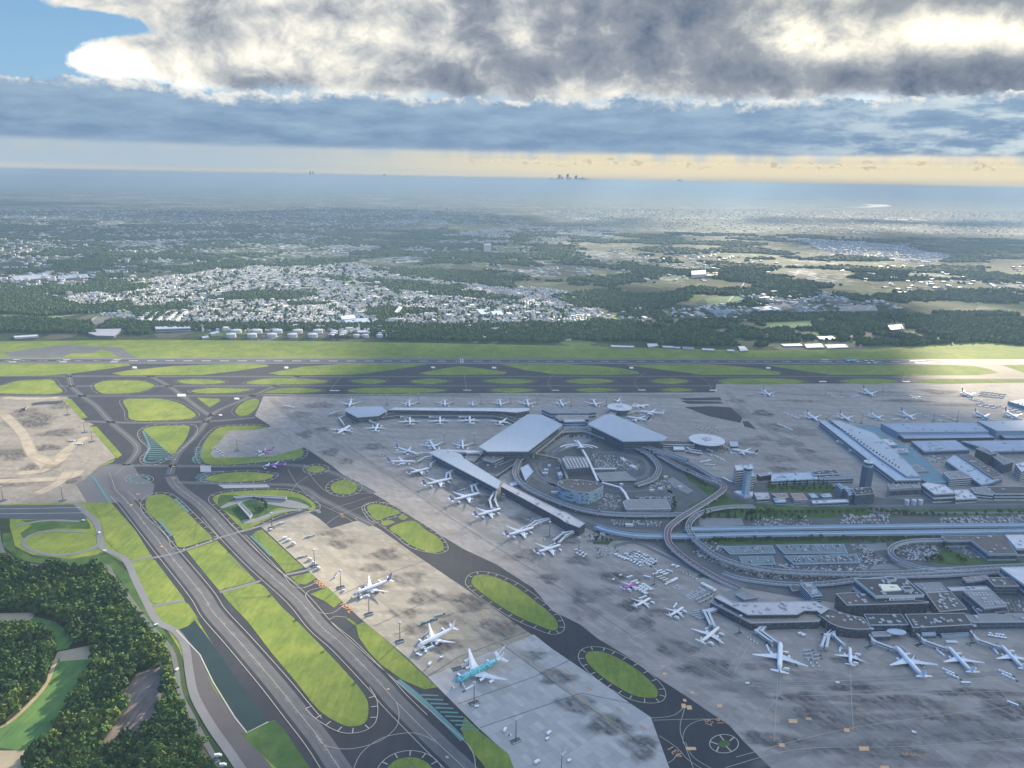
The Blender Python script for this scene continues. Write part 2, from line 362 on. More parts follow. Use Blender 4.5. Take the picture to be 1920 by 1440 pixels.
airfield = pts([-700,646, 0,640, 300,637, 600,640, 900,645, 1200,652, 1400,657, 1640,655, 1760,645, 1840,641, 1920,648, 2500,655, 2500,1700, 520,1700, 455,1500, 440,1440, 372,1310, 335,1215, 318,1188, 290,1150, 262,1098, 240,1060, 205,1040, 205,1032, 192,1038, 130,1048, 60,1040, 28,1024, 18,985, 20,950, -500,950])
sheet('airfield_grass', airfield, LV['grass'], M_grass)
asph = pts([-700,670, 2500,680, 2500,1700, 660,1700, 600,1480, 581,1440, 555,1404, 515,1351, 503,1354, 444,1275, 400,1209, 371,1163, 333,1107, 283,1043, 254,995, 208,942, 160,900, 160,860, 0,740, -700,735])
sheet('taxiway_asphalt', asph, LV['asph'], M_asph)
C1 = pts([-500,745, 0,743, 126,743, 152,786, 176,796, 167,800, 217,858, 188,873, 157,900, 142,908, 163,942, 0,946, -500,950])
M_conc_c = mat('cargo_apron_slabs', (0, 0, 0), .85, build=mk_conc((.155, .14, .118), (.30, .27, .225)))
sheet('cargo_apron_concrete', C1, LV['conc'], M_conc_c)
C2 = pts([495,740, 478,780, 513,802, 567,836, 622,873, 655,900, 720,937, 776,972, 830,1006, 870,1030, 930,1058, 1000,1103, 1036,1146, 1088,1171, 1120,1197, 1173,1229, 1228,1268, 1284,1304, 1368,1361, 1394,1390, 1445,1440, 1560,1560, 2500,1700, 2500,718, 1920,718, 1343,720, 1340,736, 900,737.5])
sheet('terminal_apron_concrete', C2, LV['conc'], M_conc)
C3 = pts([489,987, 540,973, 579,961, 598,972, 620,991, 678,974, 713,993, 780,1041, 840,1082, 867,1100, 920,1137, 987,1183, 1034,1216, 1124,1277, 1180,1318, 1220,1345, 1255,1440, 1290,1560, 1020,1560, 963,1440, 951,1414, 900,1368, 802,1270, 760,1230, 676,1160, 592,1083])
sheet('remote_apron_concrete', C3, LV['conc'], M_conc_tan)
C3b = pts([1001,1190, 1034,1216, 1124,1277, 1180,1318, 1220,1345, 1255,1440, 1290,1560, 1020,1560, 963,1440, 951,1414, 900,1368, 802,1270])
sheet('new_apron_slab', C3b, LV['conc2'], M_conc_pale)
sheet('small_apron_concrete', pts([428,808, 480,806, 520,798, 575,825, 570,839, 538,848, 513,856, 401,859, 394,850]), LV['strip']+.1, M_conc)
multi_sheet('taxiway_patch', [pts(q) for q in ([1272,747, 1350,745, 1353,751, 1285,751], [1275,751.5, 1350,753, 1358,757, 1290,757.5], [1283,763, 1335,762, 1370,764, 1392,783, 1388,793, 1330,781, 1306,772], [1392,790, 1403,790, 1420,806, 1396,800])], LV['strip'], M_asph)
# taxiway centre strips, worn lighter by tyres
def ribbon(path, w, z):
    n = len(path); L, Rr = [], []
    for i, (x, y) in enumerate(path):
        a = path[max(i-1, 0)]; b = path[min(i+1, n-1)]; dx, dy = b[0]-a[0], b[1]-a[1]; q = hypot(dx, dy) or 1
        nx_, ny_ = -dy/q*w/2, dx/q*w/2; L.append((x+nx_, y+ny_, z)); Rr.append((x-nx_, y-ny_, z))
    return L, Rr
def strip_obj(name, paths, w, z, m, kind='structure'):
    v = []; f = []
    for p in paths:
        L, Rr = ribbon(p, w, z); b = len(v); n = len(L); v += L+Rr
        f += [(b+i, b+n+i, b+n+i+1, b+i+1) for i in range(n-1)]
    o = mesh_obj(name, v, f, m); o['kind'] = kind; return o
TX = {
 'P': [205,887, 212,905, 218,920, 240,943, 302,1020.4, 375,1110, 400,1149, 444,1198, 511,1275.6, 555.6,1331, 600,1386.7, 635.6,1440, 690,1520],
 'Q': [320,893, 335,915, 380,949.6, 430,1003.7, 484,1058, 557,1122.5, 600,1173, 644,1211, 711,1280, 742,1315.6, 820,1393, 870,1440, 930,1500],
 'A': [-300,704, 400,706, 960,706, 1500,706, 1920,708, 2400,710], 'B': [-300,741, 130,742.5, 500,742, 900,740.5],
 'C': [129,700, 135,725, 156,744, 181,762.5, 208,792, 240,819, 258,839.6, 246,862.5, 215,890], 'D': [250,690, 308,719, 342,742, 375,767, 396,781],
 'E': [560,705, 455,750, 401,775, 372,812, 335,850, 318,890], 'F': [-200,724, 300,724, 600,723.5, 1340,723.5], 'G': [160,790, 260,793, 380,791, 478,783],
 'H': [190,872, 330,874, 480,874, 545,872, 620,885, 700,925], 'I': [330,905, 480,908, 560,912, 600,935, 650,960, 700,985]}
TXW = {k: smooth_open(pts(v)) for k, v in TX.items()}
M_strip = mat('taxiway_worn', (0, 0, 0), .78, build=lambda t, p: t.ramp(t.noise(p, .03, 5, .6), [(.3, (.085, .088, .098)), (.7, (.125, .125, .13))]))
strip_obj('taxiway_centre_strip', [TXW[k] for k in ('P', 'Q')], 23, LV['strip']-.03, M_strip)
o = strip_obj('taxiway_route_strip', [TXW[k] for k in 'ABCDEFGHI'], 16, LV['strip']-.05, mat('taxiway_lane', (.075, .08, .092), .8, .3, .02))
sheet('light_slab_taxiway', pts([187,874, 250,873, 262,893, 290,908, 285,934, 205,944, 163,942, 142,908, 157,900]), LV['strip']-.045, mat('taxi_slab', (.12, .12, .13), .85, .2, .02))
# ------------------------------------------------------------------ feathered stains on the pavement (rubber, fuel, wear)
class Stains:
    def __init__(s): s.v = []; s.f = []; s.c = []
    def blob(s, px, py, rx, ry, ang=0, a=.6, col=(.06, .06, .07), world=None, core=.62):
        cx, cy = world or at(px, py)
        ex, ey = at(px+rx, py), at(px, py+ry)
        if world: wx, wy = rx, ry
        else: wx, wy = hypot(ex[0]-cx, ex[1]-cy), hypot(ey[0]-cx, ey[1]-cy)
        n = 20; b = len(s.v); z = LV['conc2']+.02+len(s.v)*1e-6; c, d = cos(ang), sin(ang)
        s.v.append((cx, cy, z)); s.c.append((*col, a))
        for rr, aa in ((core, a), (1, 0)):
            for k in range(n):
                t = 2*pi*k/n; w = 1+.16*sin(3*t+px)+.1*sin(5*t+py)
                x, y = wx*rr*cos(t)*w, wy*rr*sin(t)*w; s.v.append((cx+c*x-d*y, cy+d*x+c*y, z)); s.c.append((*col, aa))
        for k in range(n):
            k2 = (k+1) % n; s.f.append((b, b+1+k, b+1+k2)); s.f.append((b+1+k, b+1+n+k, b+1+n+k2, b+1+k2))
    def band(s, path, w, a=.4, col=(.3, .29, .27), core=.45, z=0):
        rows = []
        n = len(path)
        for i, (x, y) in enumerate(path):
            A = path[max(i-1, 0)]; B = path[min(i+1, n-1)]; dx, dy = B[0]-A[0], B[1]-A[1]; q = hypot(dx, dy) or 1
            e = a*min(1, i/2, (n-1-i)/2) if n > 6 else a
            b = len(s.v); zz_ = LV['conc2']+.04+b*1e-6+z
            for t, aa in ((-1, 0), (-core, e), (core, e), (1, 0)):
                s.v.append((x-dy/q*w/2*t, y+dx/q*w/2*t, zz_)); s.c.append((*col, aa))
            rows.append(b)
        for r0, r1 in zip(rows, rows[1:]):
            for j in range(3): s.f.append((r0+j, r0+j+1, r1+j+1, r1+j))
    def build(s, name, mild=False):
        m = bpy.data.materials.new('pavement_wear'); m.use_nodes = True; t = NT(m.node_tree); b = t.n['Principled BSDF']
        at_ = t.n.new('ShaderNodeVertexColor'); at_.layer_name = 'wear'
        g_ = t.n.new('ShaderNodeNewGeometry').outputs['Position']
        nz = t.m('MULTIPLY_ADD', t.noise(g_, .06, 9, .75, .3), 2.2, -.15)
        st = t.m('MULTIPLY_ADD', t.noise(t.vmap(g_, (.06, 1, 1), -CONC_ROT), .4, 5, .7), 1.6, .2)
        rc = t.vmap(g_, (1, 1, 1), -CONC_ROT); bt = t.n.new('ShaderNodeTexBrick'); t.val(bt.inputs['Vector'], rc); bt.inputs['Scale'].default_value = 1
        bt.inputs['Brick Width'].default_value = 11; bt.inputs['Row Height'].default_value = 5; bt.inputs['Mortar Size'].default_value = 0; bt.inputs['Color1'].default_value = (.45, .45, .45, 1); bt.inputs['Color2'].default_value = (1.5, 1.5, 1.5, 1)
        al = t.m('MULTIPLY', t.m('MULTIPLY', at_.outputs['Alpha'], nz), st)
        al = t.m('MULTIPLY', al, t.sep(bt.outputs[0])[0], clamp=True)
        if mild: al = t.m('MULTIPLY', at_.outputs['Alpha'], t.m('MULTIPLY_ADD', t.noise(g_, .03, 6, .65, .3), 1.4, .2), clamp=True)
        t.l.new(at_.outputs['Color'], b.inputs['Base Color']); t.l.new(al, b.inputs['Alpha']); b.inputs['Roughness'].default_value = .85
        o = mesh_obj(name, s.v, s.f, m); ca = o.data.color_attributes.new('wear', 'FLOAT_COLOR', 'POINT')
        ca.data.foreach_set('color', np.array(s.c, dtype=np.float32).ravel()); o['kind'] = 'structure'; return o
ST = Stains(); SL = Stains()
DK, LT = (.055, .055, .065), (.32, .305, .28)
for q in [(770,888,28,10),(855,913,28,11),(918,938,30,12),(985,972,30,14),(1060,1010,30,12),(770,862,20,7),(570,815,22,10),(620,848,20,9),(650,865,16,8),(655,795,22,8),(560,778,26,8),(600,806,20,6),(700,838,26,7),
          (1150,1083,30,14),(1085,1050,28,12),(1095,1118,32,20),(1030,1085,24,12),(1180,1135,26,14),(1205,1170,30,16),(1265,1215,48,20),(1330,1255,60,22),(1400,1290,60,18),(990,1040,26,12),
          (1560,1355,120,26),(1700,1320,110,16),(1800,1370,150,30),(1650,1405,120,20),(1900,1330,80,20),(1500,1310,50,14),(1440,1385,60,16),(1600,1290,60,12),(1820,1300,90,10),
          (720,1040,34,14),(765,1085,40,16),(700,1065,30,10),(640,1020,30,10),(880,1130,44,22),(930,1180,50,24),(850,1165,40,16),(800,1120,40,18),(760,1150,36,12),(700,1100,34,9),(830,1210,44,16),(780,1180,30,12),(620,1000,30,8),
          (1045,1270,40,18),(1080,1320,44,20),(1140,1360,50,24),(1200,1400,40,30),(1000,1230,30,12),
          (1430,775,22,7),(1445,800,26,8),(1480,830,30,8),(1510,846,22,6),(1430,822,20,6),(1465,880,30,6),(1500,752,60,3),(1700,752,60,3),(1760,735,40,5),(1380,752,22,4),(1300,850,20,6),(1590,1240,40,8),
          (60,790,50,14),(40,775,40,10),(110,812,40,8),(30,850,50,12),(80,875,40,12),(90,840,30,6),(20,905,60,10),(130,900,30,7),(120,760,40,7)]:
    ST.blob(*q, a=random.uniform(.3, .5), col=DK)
for p in ([0,770, 40,810, 60,850, 85,880, 20,888],[90,880, 130,840, 170,815],[0,745, 60,748, 120,745],[-50,905, 60,900, 130,895, 150,880],[60,850, 100,868, 130,845],[60,930, 110,905, 130,880]):
    SL.band(smooth_open(pts(p)), 30, .85, (.44, .38, .285), core=.6)
for q in [(1600,1310,200,8),(1750,1345,180,8),(1850,1300,120,6),(1550,1330,90,10),(1680,1430,160,12),(1880,1420,90,14),(1500,1400,60,20),(1420,1250,60,8),(1520,1265,70,8),(1650,1290,90,6),(1100,1150,40,18),(1200,1120,50,10),(1240,1150,40,9),(1180,1080,40,10),(640,780,20,6),(700,775,20,4),(840,872,24,8),(880,895,20,7),(960,1045,24,8),(1130,1110,30,9),
          (1380,775,30,10),(1500,810,40,10),(1460,860,40,9),(1530,860,30,9),(1400,830,34,9),(1620,735,120,2.5),(1800,760,90,3),(600,760,34,7),(620,745,50,2.5),(1050,744,90,2.5),(1250,744,60,3),(850,744,80,2)]:
    ST.blob(*q, a=random.uniform(.16, .3), col=(.09, .062, .075))
for p in ([505,745, 560,790, 640,840, 760,905, 850,962, 950,1020, 1060,1085, 1180,1160, 1300,1240, 1420,1310, 1560,1400],
          [500,742, 700,741, 1000,741, 1330,741],[560,790, 700,800, 900,800, 960,790],[1350,724, 1500,740, 1700,742, 1900,745],[1360,730, 1420,790, 1560,880]):
    SL.band(smooth_open(pts(p)), 26, .55, LT, core=.3)
for p in ([620,1000, 760,1085, 900,1180, 1010,1250, 1200,1400],[560,985, 640,1060, 760,1160, 830,1230]):
    SL.band(smooth_open(pts(p)), 14, .5, (.42, .385, .31), core=.3)
for k, p in enumerate(([1300,1290, 1420,1285, 1600,1275, 1920,1262],[1400,1440, 1600,1385, 1920,1360],[1470,1250, 1560,1330, 1700,1440])):
    SL.band(smooth_open(pts(p)), 16, .45, (.30, .29, .275), core=.3)
# runway rubber
ST.band(pts([-300,676, 0,676, 100,676, 180,676, 240,676]), 18, .5, (.03, .03, .035), z=.3)
ST.band(pts([600,676.5, 800,676.5, 960,677, 1200,677.5, 1500,678, 1700,678.5, 1800,678.6]), 22, .4, (.03, .03, .035), z=.3)
for p in TXW['P'], TXW['Q']: ST.band(p[::3], 15, .55, (.17, .17, .175), core=.3)
# ------------------------------------------------------------------ grass islands
TEAL_ISLE = []
ISL_ROUND = [
 [0,723, 31,714.8, 70,712.3, 98,712.5, 108,724, 117,735, 83,739.5, 0,737.5, -60,730],
 [177,723, 196,714.6, 228,713.5, 260,714, 280,718, 290,724, 271,733, 240,737.5, 192,737.5],
 [232,750, 270,747.7, 302,748, 333,755, 350,764, 367,777, 362,783, 354,785.4, 312.5,788.5, 248,787.5, 240,770],
 [269,806, 280,801, 292,799, 325,798, 354,799, 353,812, 346,827, 335,840, 321,852, 292,828],
 [441.5,769, 457,754, 470,749, 482,748, 486,754, 480,767, 463,779, 447,779],
 [358,733, 380,729, 400,728, 422,728, 469.6,730, 455,734, 442.5,736.5, 380,737.5],
 [331,714.6, 354,711.5, 392,711.5, 422,715.6, 401,720, 354,720],
 [463,716.7, 505,710, 567.5,710.4, 615,714.6, 588,720, 530,721, 474,720.4],
 [657,714.6, 688,710.4, 726,714.6, 692.5,720.2], [768,715.6, 806,710.4, 843,714.6, 806,720.2],
 [906,714.6, 947.5,710, 1004,714.6, 958,720.2], [1060,714.6, 1104,709.8, 1152.5,714.6, 1104,720.2],
 [1219,714.6, 1256.7,709.8, 1292,714.6, 1256.7,720.2], [1346,714.6, 1369,710.4, 1420,709.6, 1473,710.4, 1511,715.6, 1473,720.4, 1420,721, 1369,720.4],
 [1572,714.6, 1614,710, 1666,711.5, 1682,716.7, 1624,720.8], [1718,714.6, 1749,711, 1860,711, 2100,712, 2100,718, 1920,717, 1770,719.8],
 [496.7,735.4, 530,728, 567.5,727.7, 605,732.3, 567.5,737, 505,737.3], [651,732.3, 682,727.7, 735,727, 791,727.7, 837,731.7, 791,736.9, 735,737.3, 672,737],
 [918,731.7, 958,727.5, 1006,731.7, 958,736.5], [1079,731.2, 1114,727.5, 1161,731, 1114,735.4], [1238,731, 1267,727.5, 1300,731, 1269,734.8],
 [384,897.5, 411,889, 463,885, 505,889, 513,892, 494.6,900.6, 442.5,904, 401,903],
 [273,943, 279,933, 298,926.7, 321,933, 354,964, 376,986, 398,1008, 385,1014, 337.5,1026.7, 323,1004, 300,982, 277,960],
 [688,951.7, 705,945.4, 734,951.7, 750,962, 728,968.5, 705,975.6], [714,981, 730,975.6, 740,980, 721.7,986], [749,968, 757,966, 765,970, 757,975, 749,973],
 [731,990, 773,976.6, 800,995, 819,1006, 829.7,1019, 830,1032, 805,1036, 770,1022, 748,1005],
 [884,1090, 893,1079, 920,1080, 963,1098, 1008,1130.7, 1036,1154, 1045.6,1171, 1043,1181, 1027,1180, 972.5,1156.7, 925,1128, 890,1101],
 [1097.6,1232, 1107,1221.6, 1137.7,1225, 1186,1250, 1225.6,1284, 1233.5,1303, 1220,1309, 1186,1303, 1140,1277, 1108,1250],
 [416,1110, 450,1101, 487,1095, 508,1115, 529,1139, 555.6,1164, 600,1209, 644,1255.6, 673,1289, 689,1315.6, 690,1342, 684,1355.6, 666.7,1362, 644,1360, 611,1342, 589,1322, 550,1273, 511,1226.7, 466.7,1169],
 [399,937, 411,926.6, 442.5,921.5, 485,919.5, 526,919, 557,924.6, 578,935, 588,943, 592.5,951.6, 586,957, 567.5,954.8, 526,964, 484,983, 459,993, 451,989, 436,975, 422,960],
 [376,846, 386,825, 405,805, 422,800, 450,798.3, 480,798, 505,802, 520,800, 560,836, 567,843, 569,850, 557,860, 505,865.5, 440,871, 392,871, 378,861],
]
def circ(cx, cy, rx, ry, n=16): return [v for k in range(n) for v in (cx+rx*cos(2*pi*k/n), cy+ry*sin(2*pi*k/n))]
ISL_ROUND += [circ(592.5,880,16,6.6), circ(645,914,25,13.5), circ(768,1457,47,37)]
ISL_SHARP = [
 [117,748, 133,748, 164.6,783, 153,786], [167,800, 181,800, 229,853, 219,860], [187.5,874, 200,868, 217,860, 212,866, 198,872],
 [369,746, 411,748, 413,752, 393,764], [-600,683, 0,682, 240,682.3, 246,685, 187.5,693.7, 146,699, 90,704, 0,706, -600,708],
 [210,700, 225,697, 250,693.7, 320,687, 400,683.3, 463,682, 500,684, 505,686.5, 442.5,696, 380,703, 229,704],
 [503,700, 567.5,687.5, 651,682, 780,682.3, 802,683.3, 760,690, 692.5,700, 651,703, 526,703.5],
 [785,700, 820,693, 864,686.5, 905,691, 947.5,697, 950,700, 943,702, 864,703.5, 802,703],
 [935,683.3, 1000,682.3, 1052,682.3, 1110,685.5, 1160,689.6, 1196,697, 1200,701, 1140,703.5, 1041,702, 989,695],
 [1171,684.4, 1250,683.3, 1327,683.3, 1370,686, 1411,689.6, 1465,698, 1461,703, 1317,703, 1280,698, 1244,693.7],
 [1432,684.4, 1540,684.4, 1791,684.4, 1830,687, 1853,691.7, 1872,699, 1832,703.5, 1562,703, 1520,698, 1494,693.7],
 [1878,684.4, 2200,686, 2200,700, 1920,699],
 [350,1033, 407,1014, 480,1089, 411,1108, 378,1068], [371,1159, 352,1131, 287,1149, 307,1180, 328,1182], [245,1063, 290,1049.6, 346,1123.5, 292,1133, 283,1128, 262,1096],
 [167,943, 208,942, 254,995, 283,1041, 266,1047, 250,1050, 235,1047, 208,1022.5, 196,1010, 190,977, 177,954],
 [472.7,1003.7, 480,996.5, 491.5,993, 569.6,1065, 536,1074.6, 513,1047.5, 490,1023], [544.6,1082, 582,1073.5, 593.5,1084, 573.7,1096.5, 559,1095],
 [582,1114, 615,1101.7, 641.5,1126.7, 626,1140, 611,1129], [649,1160, 655,1160, 670,1171, 684,1166.7, 733,1209, 820,1289, 795.6,1293, 755.6,1275.6, 715,1247, 691,1222, 673,1195.6, 668,1176],
 [871,1344, 901.6,1374, 953.6,1414, 963,1440, 975,1490, 935,1480, 901.6,1428, 880,1404.5, 864,1366.8],
]
polys = [smooth_closed(pts(p), 5) for p in ISL_ROUND]+[pts(p) for p in ISL_SHARP]
multi_sheet('grass_islands', polys, LV['isle'], M_grass)
# centre of the fire pond island
multi_sheet('island_hollow', [smooth_closed(pts([410,950, 412,930, 440,929, 540,932, 565,936, 585,950, 560,955, 520,953, 500,966, 470,975, 455,978, 425,960]))], LV['isle']+.04, M_grass_dk)
multi_sheet('turning_pad', [pts([6,661, 129,646, 135,649, 225,650.6, 254,670, 20,669])], LV['asph'], M_asph_lt)
multi_sheet('turning_pad_grass', [pts([119,669.5, 130,663, 177,661.5, 190,656, 208,660, 221,669.5])], LV['isle'], M_grass)
# runway
def line_px(a, b, n=2): return [at(a[0]+(b[0]-a[0])*k/(n-1), a[1]+(b[1]-a[1])*k/(n-1)) for k in range(n)]
sheet('runway', pts([-700,671, 0,671, 960,672, 1920,673.5, 2500,674.5, 2500,684, 1920,683.6, 960,681.6, 0,681.2, -700,681]), LV['strip'], mat('runway_asphalt', (.075, .08, .095), .8, .25, .01))
RW = [line_px((-700, 671.8), (2500, 675.2), 12), line_px((-700, 680.2), (2500, 683.4), 12)]
strip_obj('runway_edge_line', RW, 3.2, LV['line'], mat('weathered_white_paint', (.4, .41, .42), .7))
ml = MB()
for x in list(range(-200, 1900, 34)):
    y = 676.2+x*0.00125
    ml.add([(*at(x, y-.25), LV['line']), (*at(x+17, y-.25), LV['line']), (*at(x+17, y+.35), LV['line']), (*at(x, y+.35), LV['line'])], [(3, 2, 1, 0)])
def quad(x, y, w, h, z=LV['line']): ml.add([(*at(x, y), z), (*at(x+w, y), z), (*at(x+w+1, y+h), z), (*at(x+1, y+h), z)], [(3, 2, 1, 0)])
for x in (24, 118, 212, 1540): quad(x, 674.4, 14, .9)
for x in (16, 111, 206, 1546): quad(x, 678.2, 14, .9)
for x in (1705, 1767, 1900): quad(x, 675.6, 30, 1.6); quad(x+10, 679.4, 32, 1.6)
for x in (862.5, 866.5): quad(x, 672.6, 1.6, 8)
for x in (1620, 1627): quad(x, 676, 12, 1.0); quad(x+5, 679.5, 12, 1.0)
for x, y, w, h in ((808,687.5,7,3),(922,688,8,3),(533,687.5,7,3.5),(1180,688,7,3.2),(1436,688.5,8,3),(248,687.5,8,3),(332,739,16,4.5),(439,746,9,3),(410,777,6,2.5),(618,731.8,18,1.4),(868,731.2,15,1.2),(1034,731.2,14,1.2),(1196,730.8,14,1.4),(1330,731,14,1.6),(1535,714.5,14,2),(1692,714.5,14,2)): quad(x, y, w, h)
o = ml.build('runway_marking', mat('marking_white', (.66, .66, .62), .7)); o['kind'] = 'structure'
# yellow taxi lines
def offset_open_(path, d):
    n = len(path); o = []
    for i, (x, y) in enumerate(path):
        a = path[max(i-1, 0)]; b = path[min(i+1, n-1)]; dx, dy = b[0]-a[0], b[1]-a[1]; q = hypot(dx, dy) or 1
        o.append((x-dy/q*d, y+dx/q*d))
    return o
LN = ['P', 'Q', 'A', 'C', 'D', 'E', 'F', 'G', 'H', 'I']
lines = [TXW[k] for k in LN]
EX = [[742,1315,748,1335,744,1362,720,1385,690,1398,650,1405,610,1398,592,1380],[820,1393,790,1378,760,1375,715,1385,680,1410,664,1440,655,1480],
 [1284,1325,1280,1342,1276,1355,1276,1375,1285,1400,1296,1430,1302,1450],[1284,1325,1262,1342,1220,1347],[1368,1349,1300,1349,1225,1351],[1281,1395,1281,1378,1290,1362,1310,1352,1340,1349],
 [1236,1380,1270,1403,1290,1425,1330,1450],[1251,1432,1262,1425,1270,1413],[1285,1392,1300,1420,1340,1445],
 [570,870,585,895,610,920,640,925,690,925,722,915],[540,880,555,905,590,940,640,965,690,998],[600,880,560,905,545,925],[610,985,640,965,720,935],[620,955,700,930],
 [455,1003,500,1050,560,1098],[570,1102,600,1090],
 [1463,1210,1456,1310,1452,1390],[1594,1215,1596,1300,1600,1370],[1500,1305,1570,1304,1920,1296],[1480,1292,1540,1297,1650,1294,1920,1272],[1732,1275,1760,1295,1775,1310,1781,1325],[1824,1262,1870,1290,1895,1320],
 [1360,1440,1500,1405,1700,1400,1920,1385],[1380,1420,1600,1365,1920,1322],[1349,1178,1330,1200,1310,1225,1290,1232],[1219,1124,1170,1160,1130,1185],[1281,1141,1230,1175,1180,1200],
 [1320,1250,1400,1285,1500,1290],[1463,1265,1462,1300,1440,1330,1420,1350]]
lines += [smooth_open(pts(p)) for p in EX]
# aircraft stand lead-in curves
for p in ([820,920,780,950,740,960],[905,948,870,975,850,990],[985,995,950,1020,920,1040],[1050,1025,1020,1050,985,1065],[1110,1050,1150,1080,1160,1100,1120,1115],[760,890,740,900,720,905],[1200,850,1260,870,1330,865,1420,860],[1420,850,1480,862,1530,880,1570,895],
          [1350,722,1440,830,1530,900],[1400,722,1480,800,1560,860],[1560,700,1541,713,1540,716],[1700,700,1692,713,1692,716],[1210,698,1190,715,1200,731],[1040,700,1028,715,1034,731],[1300,700,1325,715,1335,731],[870,700,875,731],[640,705,620,731]): lines.append(smooth_open(pts(p)))
strip_obj('taxiway_line', lines, .65, LV['line'], M_line_y)
al = []
for p, w_ in (([560,758, 700,848, 830,936, 960,1002, 1100,1088, 1220,1162, 1345,1242, 1410,1282, 1480,1293], 4), ([640,790, 760,838, 800,862],3), ([1345,722, 1420,790, 1500,850, 1600,905], 5), ([1420,722, 1520,800, 1560,840], 3), ([1650,1310, 1720,1370, 1800,1440, 1860,1500], 5), ([1400,1284, 1650,1278, 1950,1262],4), ([1418,1186, 1395,1215, 1370,1262], 4), ([489,740, 900,742, 1335,742], 3), ([1345,735, 1920,733], 3)):
    q_ = smooth_open(pts(p)); al += [offset_open_(q_, w_), offset_open_(q_, -w_)] if w_ else [q_]
strip_obj('apron_road_line', al, .45, LV['line'], mat('apron_paint_white', (.42, .42, .41), .7))
strip_obj('slab_joint', [pts(q) for q in ([938,1206, 1080,1310, 1225,1410],[800,1270, 860,1232, 990,1184],[740,1190, 850,1150, 920,1140],[860,1320, 1000,1270, 1130,1210],[900,1365, 1090,1300, 1185,1320],[630,1120, 730,1075, 800,1050],[700,1175, 830,1115, 900,1125],[560,770, 700,870, 850,975, 1000,1070, 1180,1190],[620,770, 780,880, 900,960])], .8, LV['line']-.05, mat('joint_tar', (.06, .06, .07), .9))
# shoulder edge lines of the two parallel taxiways
def offset_open(path, d):
    n = len(path); o = []
    for i, (x, y) in enumerate(path):
        a = path[max(i-1, 0)]; b = path[min(i+1, n-1)]; dx, dy = b[0]-a[0], b[1]-a[1]; q = hypot(dx, dy) or 1
        o.append((x-dy/q*d, y+dx/q*d))
    return o
edge = []
for k in 'PQ':
    p = TXW[k][14:]
    edge += [offset_open(p[:44], 16.5), offset_open(p, -16.5)]
edge += [smooth_open(pts(p)) for p in ([576,1124, 573,1116, 580,1108, 600,1102, 628,1094],[576,1124, 590,1142, 603,1150, 625,1149, 645,1134],[622,1160, 630,1156, 650,1158],[622,1160, 624,1170, 700,1240, 820,1345, 880,1400, 892,1440],[529,1074, 545,1096, 560,1103, 578,1100, 596,1090],[460,1003, 529,1074])]
strip_obj('taxiway_edge_line', edge, .8, LV['line']+.01, M_line_y)
# island edge line with ticks
def ring(mb, poly, off, tick, w=.8, step=22, lo=0, hi=1):
    n = len(poly); a = sum(poly[i][0]*poly[(i+1) % n][1]-poly[(i+1) % n][0]*poly[i][1] for i in range(n)); s_ = 1 if a < 0 else -1
    P2, N2 = [], []
    for i, (x, y) in enumerate(poly):
        A = poly[i-2]; B = poly[(i+2) % n]; dx, dy = B[0]-A[0], B[1]-A[1]; q = hypot(dx, dy) or 1
        nx_, ny_ = -dy/q*s_, dx/q*s_; P2.append((x+nx_*off, y+ny_*off)); N2.append((nx_, ny_))
    i0, i1 = int(lo*n), int(hi*n); z = LV['line']+.03
    idx = list(range(i0, i1))+([i0] if hi-lo >= 1 else [])
    L, Rr = ribbon([P2[i % n] for i in idx], w, z); m = len(L)
    mb.add(L+Rr, [(i, m+i, m+i+1, i+1) for i in range(m-1)])
    acc = 0
    for i in range(i0+1, i1):
        acc += hypot(P2[i % n][0]-P2[i-1][0], P2[i % n][1]-P2[i-1][1])
        if acc > step:
            acc = 0; x, y = P2[i % n]; nx_, ny_ = N2[i % n]; tx, ty = -ny_*w*.75, nx_*w*.75
            mb.add([(x+tx, y+ty, z+.01), (x-tx, y-ty, z+.01), (x-tx-nx_*tick, y-ty-ny_*tick, z+.01), (x+tx-nx_*tick, y+ty-ny_*tick, z+.01)], [(0, 1, 2, 3)])
rg = MB()
NR = len(ISL_ROUND)
for i in range(NR):
    p = polys[i]; n = len(p)
    if i in (24, 25, 3, 26): continue
    far = sum(q[1] for q in p)/n > 1750
    if i == 29: ring(rg, p, 11, 8, lo=.44, hi=.81, step=17); continue
    if i == 22: ring(rg, p, 8.5, 7, step=15); continue
    if i == 30: ring(rg, p, 8, 6, step=18); continue
    if far: ring(rg, p, 9, 5, .55, 26)
    else: ring(rg, p, 9.5, 7.5, step=14 if i in (27, 28, 23) else 15)
p = smooth_closed(pts([683,952, 700,942, 735,946, 775,968, 820,1000, 838,1020, 838,1033, 815,1038, 770,1027, 735,1000, 700,975])); ring(rg, p, 0, 6, step=14)
p = smooth_closed(pts([258,812, 268,802, 292,796, 355,796, 369,800, 368,815, 350,835, 320,858, 292,872, 268,870, 263,858, 278,842, 262,825])); ring(rg, p, 0, 6, step=14)
p = smooth_closed(pts(circ(1357.5,1395,27,17.3))); ring(rg, p, 0, 9, 1.0, 17)
p = smooth_closed(pts(circ(261,898.5,27,9))); ring(rg, p, 0, 5, .8, 14)
o = rg.build('island_edge_marking', M_line_y); o['kind'] = 'structure'
multi_sheet('small_circle_grass', [smooth_closed(pts(circ(1358,1395,11,7)))], LV['isle'], M_grass_dk)
